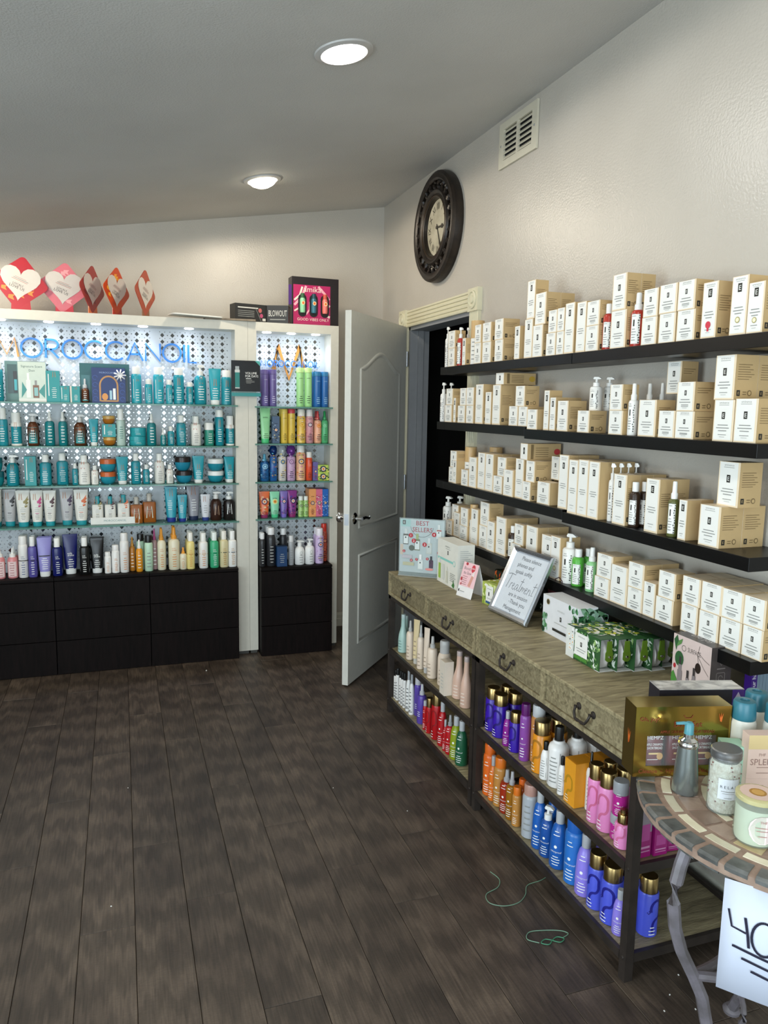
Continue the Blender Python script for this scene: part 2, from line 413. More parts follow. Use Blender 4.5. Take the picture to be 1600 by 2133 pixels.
# local: +x from hinge to free edge, visible face towards local +y
T = .034
b = MB(); b.box(0, DW, -T, 0, .012, 1.985, DOORPAINT); b.build('door_slab', door, smooth=False)
def arch(x0, x1, z0, z1, rise, n=14):
    pts = [(x0, z0), (x1, z0)]
    for i in range(n + 1):
        t = i / n; x = x1 + (x0 - x1) * t; pts.append((x, z1 + rise * 0.5 * (1 - math.cos(2 * math.pi * t)) ))
    return pts
def moulding(outline, parent):
    b = MB(); prof = [(-.014, 0), (-.010, .006), (.0, .007), (.008, .002), (.016, -.004 + .004)]
    n = len(outline); cx = sum(p[0] for p in outline) / n; cz = sum(p[1] for p in outline) / n
    vs = []
    for i in range(n):
        a = outline[i - 1]; c = outline[(i + 1) % n]; dx, dz = c[0] - a[0], c[1] - a[1]; l = math.hypot(dx, dz); nx, nz = -dz / l, dx / l
        for o, hgt in prof: vs.append((outline[i][0] + nx * o, hgt + .0003, outline[i][1] + nz * o))
    k = len(prof)
    b.mesh(vs, [(i * k + j, i * k + j + 1, ((i + 1) % n) * k + j + 1, ((i + 1) % n) * k + j) for i in range(n) for j in range(k - 1)], DOORPAINT)
    return b.build('panel_moulding', parent, angle=60)
moulding(arch(.12, DW - .13, .86, 1.70, .09), door)
moulding([(.12, .22), (DW - .13, .22), (DW - .13, .70), (.12, .70)], door)
kz = .915; kx = DW - .065
kb = MB()
def turned(mb, prof, c, mat, sgn):
    t = MB().lathe(prof, mat, 20); mb.mesh([(c[0] + x, c[1] + sgn * z, c[2] + y) for x, y, z in t.v], t.f, mat)
turned(kb, [(.0, 0), (.032, 0), (.032, .004), (.026, .010), (.011, .014), (.011, .045), (.0, .046)], (kx, 0, kz), CHROME, 1)
kb.tube([(kx, .042, kz), (kx - .03, .046, kz + .004), (kx - .06, .046, kz + .0), (kx - .085, .046, kz - .008), (kx - .098, .046, kz - .004), (kx - .100, .046, kz + .004)], [.011, .010, .009, .008, .007, .006], CHROME, 10)
kb.build('door_handle', door)
kb = MB(); turned(kb, [(.0, 0), (.03, 0), (.03, .004), (.011, .012), (.011, .03), (.024, .038), (.028, .05), (.024, .062), (0, .066)], (kx, -T, kz), CHROME, -1); kb.build('door_knob', door)
MB().box(DW, DW + .0012, -T + .005, -.005, kz - .03, kz + .03, SILVER).build('latch_plate', door, smooth=False)
for z in (.25, 1.0, 1.75): MB().lathe([(0, 0), (.007, 0), (.007, .09), (0, .09)], SILVER, 10, c=(-.006, .004, z)).build('hinge', door)

# recessed ceiling lamps
def downlight(x, y, label, warm, watts, bulge):
    z = ceil_z(x); tilt = -math.atan(0.158)
    t = empty('ceiling_lamp', (x, y, z), rot=(0, tilt, 0), label=label, cat='ceiling lamp', group='recessed ceiling lamps')
    MB().lathe([(.072, -.012), (.072, -.006), (.078, -.009), (.096, -.005), (.098, -.001), (.098, .0)], M('#bdbab6', 0.4), 36).build('trim_ring', t)
    col = '#fff4dc' if warm else '#fffdf8'
    MB().lathe([(0, -.012 - bulge), (.03, -.011 - bulge * .9), (.055, -.012 - bulge * .5), (.073, -.010), (.073, -.004), (0, -.004)], ME(col, 14.0), 36).build('lens', t)
    l = bpy.data.lights.new('bulb', 'SPOT'); l.energy = watts; l.color = (1.0, 0.88, 0.70) if warm else (1.0, 0.97, 0.92); l.spot_size = R_(178); l.spot_blend = 0.12; l.shadow_soft_size = .07
    lo = bpy.data.objects.new('bulb', l); COL.objects.link(lo); lo.location = (0, 0, -.05 - bulge); lo.parent = t
    return t
downlight(-.95, -2.34, 'large bright white recessed ceiling lamp nearer the camera, above the shelves', False, 12, .006)
downlight(-.95, -.83, 'smaller warm recessed ceiling lamp near the back wall', True, 17, .03)
downlight(-2.5, -.83, 'warm recessed ceiling lamp above the left display cabinet, out of view', True, 17, .03)
downlight(-2.5, -2.34, 'recessed ceiling lamp left of the bright white one, out of view', True, 18, .006)
downlight(-2.5, -3.9, 'recessed ceiling lamp behind and left of the camera, out of view', False, 11, .006)
downlight(-.95, -3.9, 'recessed ceiling lamp over the consoles\' near end, out of view', False, 10, .006)

# air vent
vt = empty('air_vent', (0, -1.796, 2.677), R_(-90), 'white metal air vent with dark louvre slots high on right wall', 'air vent')
vm = M('#cdc6b2', 0.5)
b = MB(); W, H = .166, .097
ys = [-W, -.118, -.008, .010, .128, W]
# frame plate around two columns of six slots
b.box(-W, -.125, -.012, -.002, -H, H, vm); b.box(.125, W, -.012, -.002, -H, H, vm); b.box(-.008, .008, -.012, -.002, -.066, .066, vm); b.box(-.125, .125, -.012, -.002, .066, H, vm); b.box(-.125, .125, -.012, -.002, -H, -.066, vm)
b.build('vent_plate', vt, smooth=False)
MB().box(-.13, .13, -.0018, -.0005, -.07, .07, M('#0a0a0a', 0.9)).build('duct_shade_sheet', vt, smooth=False)  # flat black sheet: the shade inside the duct, painted behind the louvres
for c0, c1 in ((-.125, -.008), (.008, .125)):
    for k in range(6):
        z = -.066 + .022 * k + .011
        b = MB(); v = [(c0, -.0118, z - .004), (c1, -.0118, z - .004), (c1, -.003, z + .008), (c0, -.003, z + .008), (c0, -.0118, z - .009), (c1, -.0118, z - .009), (c1, -.003, z + .0065), (c0, -.003, z + .0065)]
        b.mesh(v, [(0, 1, 2, 3), (7, 6, 5, 4), (0, 4, 5, 1), (3, 2, 6, 7), (0, 3, 7, 4), (1, 5, 6, 2)], vm); b.build('louvre', vt, smooth=False)
for x in (-.146, .146): MB().lathe([(.005, 0), (.004, .0015), (0, .002)], SILVER, 10).build('screw', vt, loc=(x, -.012, 0), rot=(R_(90), 0, 0))

# wall clock
ck = empty('wall_clock', (0, -.96, 2.47), R_(-90), 'large round dark bronze openwork wall clock with Roman numerals above the doorway', 'clock')
BR = noisy('dark_bronze', '#17110d', '#2a211a', 30, 0.4, bump=0.2, metal=0.2)
def ring_y(name, prof, mat, seg=48, parent=ck):
    t = MB().lathe(prof, mat, seg); b = MB(); b.mesh([(x, -z, y) for x, y, z in t.v], [f for f in t.f], mat)
    return b.build(name, parent)
ring_y('outer_ring', [(.285, .0), (.289, .02), (.285, .045), (.272, .055), (.258, .052), (.248, .056), (.238, .048), (.236, .02), (.285, .0)], BR)
ring_y('inner_ring', [(.196, .01), (.196, .045), (.188, .055), (.176, .052), (.170, .046), (.160, .050), (.150, .044), (.146, .02), (.146, .01), (.196, .01)], BR)
for k in range(24):
    a = 2 * math.pi * k / 24
    b = MB(); b.tube([(.190 * math.cos(a), -.035, .190 * math.sin(a)), (.205 * math.cos(a), -.042, .205 * math.sin(a)), (.218 * math.cos(a + .05), -.044, .218 * math.sin(a + .05)), (.230 * math.cos(a), -.042, .230 * math.sin(a)), (.242 * math.cos(a), -.035, .242 * math.sin(a))], [.010, .013, .009, .013, .010], BR, 6)
    b.build('openwork_bar', ck)
for k in range(72):
    pass
ring_y('bead_ring', [(.162, .048), (.158, .053), (.154, .048)], M('#4a3c2e', 0.35, 0.5), 60)
face = noisy('aged_clock_face', '#9a937f', '#c0b9a4', 12, 0.6)
ring_y('dial', [(.150, .022), (0, .022)], face)
b = MB(); num = ['XII', 'I', 'II', 'III', 'IV', 'V', 'VI', 'VII', 'VIII', 'IX', 'X', 'XI']; ink = M('#3c362c', 0.7)
for k, s in enumerate(num):
    a = 2 * math.pi * k / 12; ca, sa = math.cos(a), math.sin(a)
    decorate(b, lambda u, v, l, ca=ca, sa=sa: ((v * sa + u * ca), -.0225 - l, (v * ca - u * sa)), [('t', s, 0, .095, .034, ink, .034)])
b.build('numerals', ck, smooth=False)
b = MB()
for a, L, w in ((R_(93), .085, .008), (R_(137 + 20), .125, .005)):
    ca, sa = math.cos(a), math.sin(a); o = [(-w / 2, -.02), (w / 2, -.02), (w * .6, L * .6), (w * 1.6, L * .75), (0, L), (-w * 1.6, L * .75), (-w * .6, L * .6)]
    b.prism([(v * sa + u * ca, v * ca - u * sa) for u, v in o], -.027, -.025, ink)
b.lathe([(.010, 0), (.009, .004), (0, .005)], ink, 14)
hb = MB(); hb.v = b.v; hb.f = b.f; hb.mi = b.mi; hb.mats = b.mats
n0 = len(b.v) - 29
hb.v = [p if i < n0 else (p[0], -.027 - p[2], p[1]) for i, p in enumerate(b.v)]
hb.build('hands', ck, smooth=False)

# floating black shelves on the right wall; the far lengths run out across the door casing
def wall_shelf(z, y0, y1, label):
    b = MB(); m = min(y0 - .0008, -1.486)
    b.box(-.18, -.0005, y1 + .0008, m, z - .037, z, BLACKSHELF)
    if y0 > -1.486: b.box(-.18, -.028, m, y0 - .0008, z - .037, z, BLACKSHELF)
    o = b.build('wall_shelf', smooth=False); bv = o.modifiers.new('bevel', 'BEVEL'); bv.width = .0012; bv.segments = 2
    tag(o, label, 'shelf', 'black floating shelves')
wall_shelf(1.700, -1.414, -2.5680, 'far length of the topmost black floating wall shelf')
wall_shelf(1.700, -2.5715, -3.44, 'near length of the topmost black floating wall shelf')
wall_shelf(1.4355, -1.386, -2.2595, 'far length of the second black floating wall shelf')
wall_shelf(1.426, -2.2605, -3.42, 'near length of the second black floating wall shelf')
wall_shelf(1.146, -1.395, -2.5552, 'far length of the third black floating wall shelf')
wall_shelf(1.138, -2.5562, -3.4245, 'near length of the third black floating wall shelf')
wall_shelf(.886, -1.395, -2.283, 'far length of the lowest black floating wall shelf')
wall_shelf(.875, -2.284, -3.457, 'near length of the lowest black floating wall shelf')

# ================================================================== BACK DISPLAY CABINETS
YC, YB, ZT = -.4318, -.280, 1.9782
DIAM = M('#8f9498', 0.06, 0.95, 0)
PANEL = M('#cdd2d6', 0.45)
def cabinet(x0, x1, shelves, leds, label, xo0, xo1):
    t = empty('display_cabinet', ((x0 + x1) / 2, 0, 0), 0, label, 'display cabinet', 'white lit display cabinets')
    ox = (x0 + x1) / 2
    def part(name, *bx, mat=CABWHITE):
        return MB().box(bx[0] - ox, bx[1] - ox, *bx[2:], mat).build(name, t, smooth=False)
    part('side_panel', x0, xo0, YC, -.002, .02, ZT); part('side_panel', xo1, x1, YC, -.002, .02, ZT)
    part('header_panel', xo0, xo1, YC, -.002, 1.928, ZT)
    part('foot', x0 + .005, xo0 - .005, YC + .01, -.01, 0, .02, mat=M('#4a4844')); part('foot', xo1 + .0 + .005, x1 - .005, YC + .01, -.01, 0, .02, mat=M('#4a4844'))
    part('back_panel', xo0, xo1, YB, YB + .012, .5, 1.928, mat=PANEL)
    # diamond cut-outs with mirror behind, one joined piece
    b = MB(); n = 0; x = xo0 + .045; px, pz = .0566, .0369; y = YB - .0006
    def dia(cx, cz, hx, hz):
        b.face([(cx - ox - hx, y, cz), (cx - ox, y, cz - hz), (cx - ox + hx, y, cz), (cx - ox, y, cz + hz)], DIAM)
    while x < xo1 - .035:
        z = .60; row = 0
        while z < 1.905:
            dia(x, z, .0118, .0126)
            if n % 9 != 8 and x + px / 2 < xo1 - .02: dia(x + px / 2, z, .0035, .0037)
            for sx in (-.25, .25): dia(x + sx * px, z + pz / 2, .0026, .0027)
            z += pz
        x += px + (.026 if n % 9 == 8 else 0); n += 1
    o = b.build('mirror_diamonds', t, smooth=False); o['kind'] = 'stuff'
    for z in shelves:
        sb = MB(); sb.box(xo0 - ox + .002, xo1 - ox + .0, YC, YB - .001, z - .0085, z - .0005, GLASSEDGE); sb.box(xo0 - ox - .012, xo1 - ox + .012, -.448, YC - .0004, z - .0085, z - .0005, MT('#7fb3a6', 0.55, 0.05))
        sb.build('glass_shelf', t, smooth=False)
    for x in leds:
        s = MB(); s.lathe([(0, -.004), (.022, -.004), (.026, -.002), (.026, 0)], ME('#eaf2ff', 18.0), 20, c=(x - ox, -.365, 1.928)); lo = s.build('spot_lamp', t)
        l = bpy.data.lights.new('spot_bulb', 'SPOT'); l.energy = 3.2; l.color = (.60, .74, 1.0); l.spot_size = R_(125); l.spot_blend = .9; l.shadow_soft_size = .02
        q = bpy.data.objects.new('spot_bulb', l); COL.objects.link(q); q.location = (x - ox, -.362, 1.92); q.parent = t
    return t
GZ = [1.5001, 1.2643, 1.0476, 0.8223]; RZ = [1.4965, 1.2783, 1.0513, 0.8285]
cabinet(-2.60, -.9690, GZ, (-2.50, -2.26, -2.025, -1.787, -1.541, -1.291), 'wide white display cabinet with lit mirror-diamond back and glass shelves', -2.55, -1.042)
cabinet(-.9680, -.4249, RZ, (-.846, -.699, -.55), 'narrow white display cabinet with lit mirror-diamond back beside the door', -.9184, -.4728)

# stroke lettering, one letter per part
def letter_strokes(ch):
    """strokes in a unit-high box -> list of (points, closed), width"""
    O = arc(.5, .5, .5, 0, 360, 40)[:-1]
    return {'O': ([(O, True)], 1.0), 'C': ([(arc(.5, .5, .5, 48, 312, 30), False)], .86),
            'M': ([([(0, 0), (.14, 1), (.5, .12), (.86, 1), (1, 0)], False)], 1.0),
            'R': ([([(0, 0), (0, 1)], False), ([(0, .98), (.28, .98)] + arc(.28, .72, .26, 90, -90, 14) + [(0, .46)], False), ([(.2, .46), (.55, 0)], False)], .55),
            'A': ([([(0, 0), (.4, 1), (.8, 0)], False), ([(.15, .36), (.65, .36)], False)], .8),
            'N': ([([(0, 0), (0, 1), (.72, 0), (.72, 1)], False)], .72), 'I': ([([(0, 0), (0, 1)], False)], .05), 'L': ([([(0, 1), (0, 0), (.42, 0)], False)], .42),
            'W': ([([(.06, -.02), (.18, 1), (.5, -.42), (.82, 1), (.94, -.02)], False)], 1.0)}[ch]
def letter(name, ch, x0, z0, h, sw, mat, parent, wscale=1.0, dep=.008, y=-.2945):
    st, w = letter_strokes(ch); b = MB()
    for pts, cl in st:
        P = [(x0 + a * h * wscale, z0 + c * h) for a, c in pts]; v, f = ribbon(P, sw, cl); n = len(v)
        vs = [(a, y, c) for a, c in v] + [(a, y + dep, c) for a, c in v]; m = n // 2; fs = []
        for q in f: fs += [q[::-1], tuple(n + i for i in q)]
        k = m if cl else m - 1
        for i in range(k):
            j = (i + 1) % m; fs += [(i, j, n + j, n + i), (m + j, m + i, n + m + i, n + m + j)]
        if not cl: fs += [(0, n, n + m, m), (m - 1, 2 * m - 1, n + 2 * m - 1, n + m - 1)]
        b.mesh(vs, fs, mat)
    return b.build(name, parent, smooth=False)
BLUEL = M('#2c7fd0', 0.35); ORAL = M('#cf8a3f', 0.35)
sg = empty('wall_sign', (0, 0, 0), 0, 'blue raised letter sign with an orange first letter, wide cabinet back', 'sign')
px = [(-8, 36), (42, 83), (90, 115), (123, 162), (168, 202), (210, 245), (253, 285), (291, 321), (327, 364), (371, 373), (380, 397)]
def bx(u): return -2.28 + (u - 0) * (1.003 / 398) + 2.2e-7 * u * u
for i, (ch, (a, c)) in enumerate(zip('MOROCCANOIL', px)):
    h = .1; w = letter_strokes(ch)[1]; x0, x1 = bx(a), bx(c)
    letter('letter', ch, x0, 1.742, h, .0105, ORAL if i == 0 else BLUEL, sg, (x1 - x0) / (w * h) if ch != 'I' else 1)
sg2 = empty('wall_sign', (0, 0, 0), 0, 'orange monogram over small blue lettering on the narrow cabinet back', 'sign')
letter('monogram', 'W', -.803, 1.722, .140, .024, ORAL, sg2, 1.50, y=-.2945)
xx = -.872
for i, ch in enumerate('MOROCCANOIL'):
    w = letter_strokes(ch)[1]; k = .036; letter('letter', ch, xx, 1.735, k, .0048, BLUEL, sg2, .9, .003, y=-.3012); xx += w * k * .9 + .0088

# dressers
def dresser(x0, x1, yf, h, label):
    t = empty('chest_of_drawers', ((x0 + x1) / 2, 0, 0), 0, label, 'chest of drawers', 'low dark chests under the cabinets')
    w = (x1 - x0) / 2 - .001
    b = MB(); b.box(-w, w, yf + .018, YB - .01, .0, h - .014, WENGE); b.build('carcass', t, smooth=False)
    MB().box(-w, w, yf + .004, YB - .01, h - .0138, h - .0006, WENGE).build('top', t, smooth=False)
    zz = [.004, .196, .372, h - .017] if h > .545 else [.004, .19, .368, h - .017]
    for a, c in zip(zz, zz[1:]): MB().box(-w + .001, w - .001, yf, yf + .0175, a, c - .004, WENGE).build('drawer', t, smooth=False)
dresser(-2.546, -2.0456, -.5039, .5492, 'dark low chest of drawers at the left edge of the photo')
dresser(-2.0446, -1.5460, -.5039, .5492, 'dark low chest of drawers in the middle under the wide cabinet')
dresser(-1.5450, -1.0430, -.5039, .5492, 'dark low chest of drawers at the right end of the wide cabinet')
dresser(-.9130, -.4750, -.5143, .5438, 'dark low chest of drawers standing in the narrow cabinet by the door')

# ================================================================== CONSOLES
def console(y0, y1, label):
    XF, XB = -.4626, -.03; L = y0 - y1; t = empty('console_table', (XF, (y0 + y1) / 2, 0), R_(-90), label, 'console table', 'wood and iron console tables')
    # local x: along the wall towards the camera, local y: 0 front .. D back
    D = XB - XF; h = L / 2 - .001
    b = MB(); b.box(-h, h, 0, D, .697, .711, WOOD); o = b.build('table_top', t, smooth=False); bv = o.modifiers.new('bevel', 'BEVEL'); bv.width = .003; bv.segments = 2
    b = MB(); b.box(-h, -h + .028, .002, D, .612, .697, WOOD); b.box(h - .028, h, .002, D, .612, .697, WOOD); b.box(-h, h, .002, D, .597, .612, WOOD); b.box(-.014, .014, .002, D, .612, .697, WOOD); b.box(-h + .028, h - .028, D - .02, D, .612, .697, WOOD)
    b.build('drawer_case', t, smooth=False)
    for s in (-1, 1):
        xa, xb = (-h + .030, -.016) if s < 0 else (.016, h - .030); cx = (xa + xb) / 2
        d = MB(); d.box(xa, xb, .007, .35, .614, .694, WOOD); dr = d.build('drawer', t, smooth=False)
        k = MB(); z = .662
        for q in (-.035, .035):
            tt = MB().lathe([(0, 0), (.011, 0), (.011, .002), (.006, .004), (.004, .010), (.006, .014), (0, .016)], IRON, 12); k.mesh([(cx + q + x, .007 - zz, z + y) for x, y, zz in tt.v], tt.f, IRON)
        k.tube([(cx - .035, -.005, z), (cx - .034, -.010, z - .012), (cx - .024, -.014, z - .028), (cx - .010, -.014, z - .030), (cx, -.014, z - .029), (cx + .010, -.014, z - .030), (cx + .024, -.014, z - .028), (cx + .034, -.010, z - .012), (cx + .035, -.005, z)], [.004, .004, .004, .005, .0035, .005, .004, .004, .004], IRON, 8)
        k.build('bail_pull', dr)
    s_ = .026
    for x in (-h + .003, h - .003 - s_):
        for y in (.004, D - .004 - s_):
            b = MB(); b.box(x, x + s_, y, y + s_, 0, .597, IRON); b.build('leg', t, smooth=False)
    b = MB(); b.box(-h + .003, h - .003, .004, .016, .578, .597, IRON); b.box(-h + .003, h - .003, D - .016, D - .004, .578, .597, IRON); b.build('upper_rail', t, smooth=False)
    for z in (.332, .079):
        b = MB(); b.box(-h + .03, h - .03, .0025, .014, z - .026, z - .0005, IRON); b.box(-h + .03, h - .03, D - .014, D - .0025, z - .026, z - .0005 + .012, IRON); b.build('shelf_rail', t, smooth=False)
        for x in (-h + .004, h - .016): MB().box(x, x + .012, .031, D - .031, z - .026, z - .0005, IRON).build('end_rail', t, smooth=False)
        b = MB(); b.box(-h + .017, h - .017, .0145, D - .0145, z - .014, z - .001, WOOD); b.build('shelf_board', t, smooth=False)
        for x in (-h + .016, h - .016): MB().lathe([(.005, 0), (.004, .003), (0, .004)], IRON, 10).build('rivet', t, loc=(x, .004, z - .013), rot=(R_(90), 0, 0))
console(-1.494, -2.4625, 'far weathered oak console with two drawers and iron legs, next to the door')
console(-2.4645, -3.4023, 'near weathered oak console with two drawers and iron legs, beside the mosaic table')
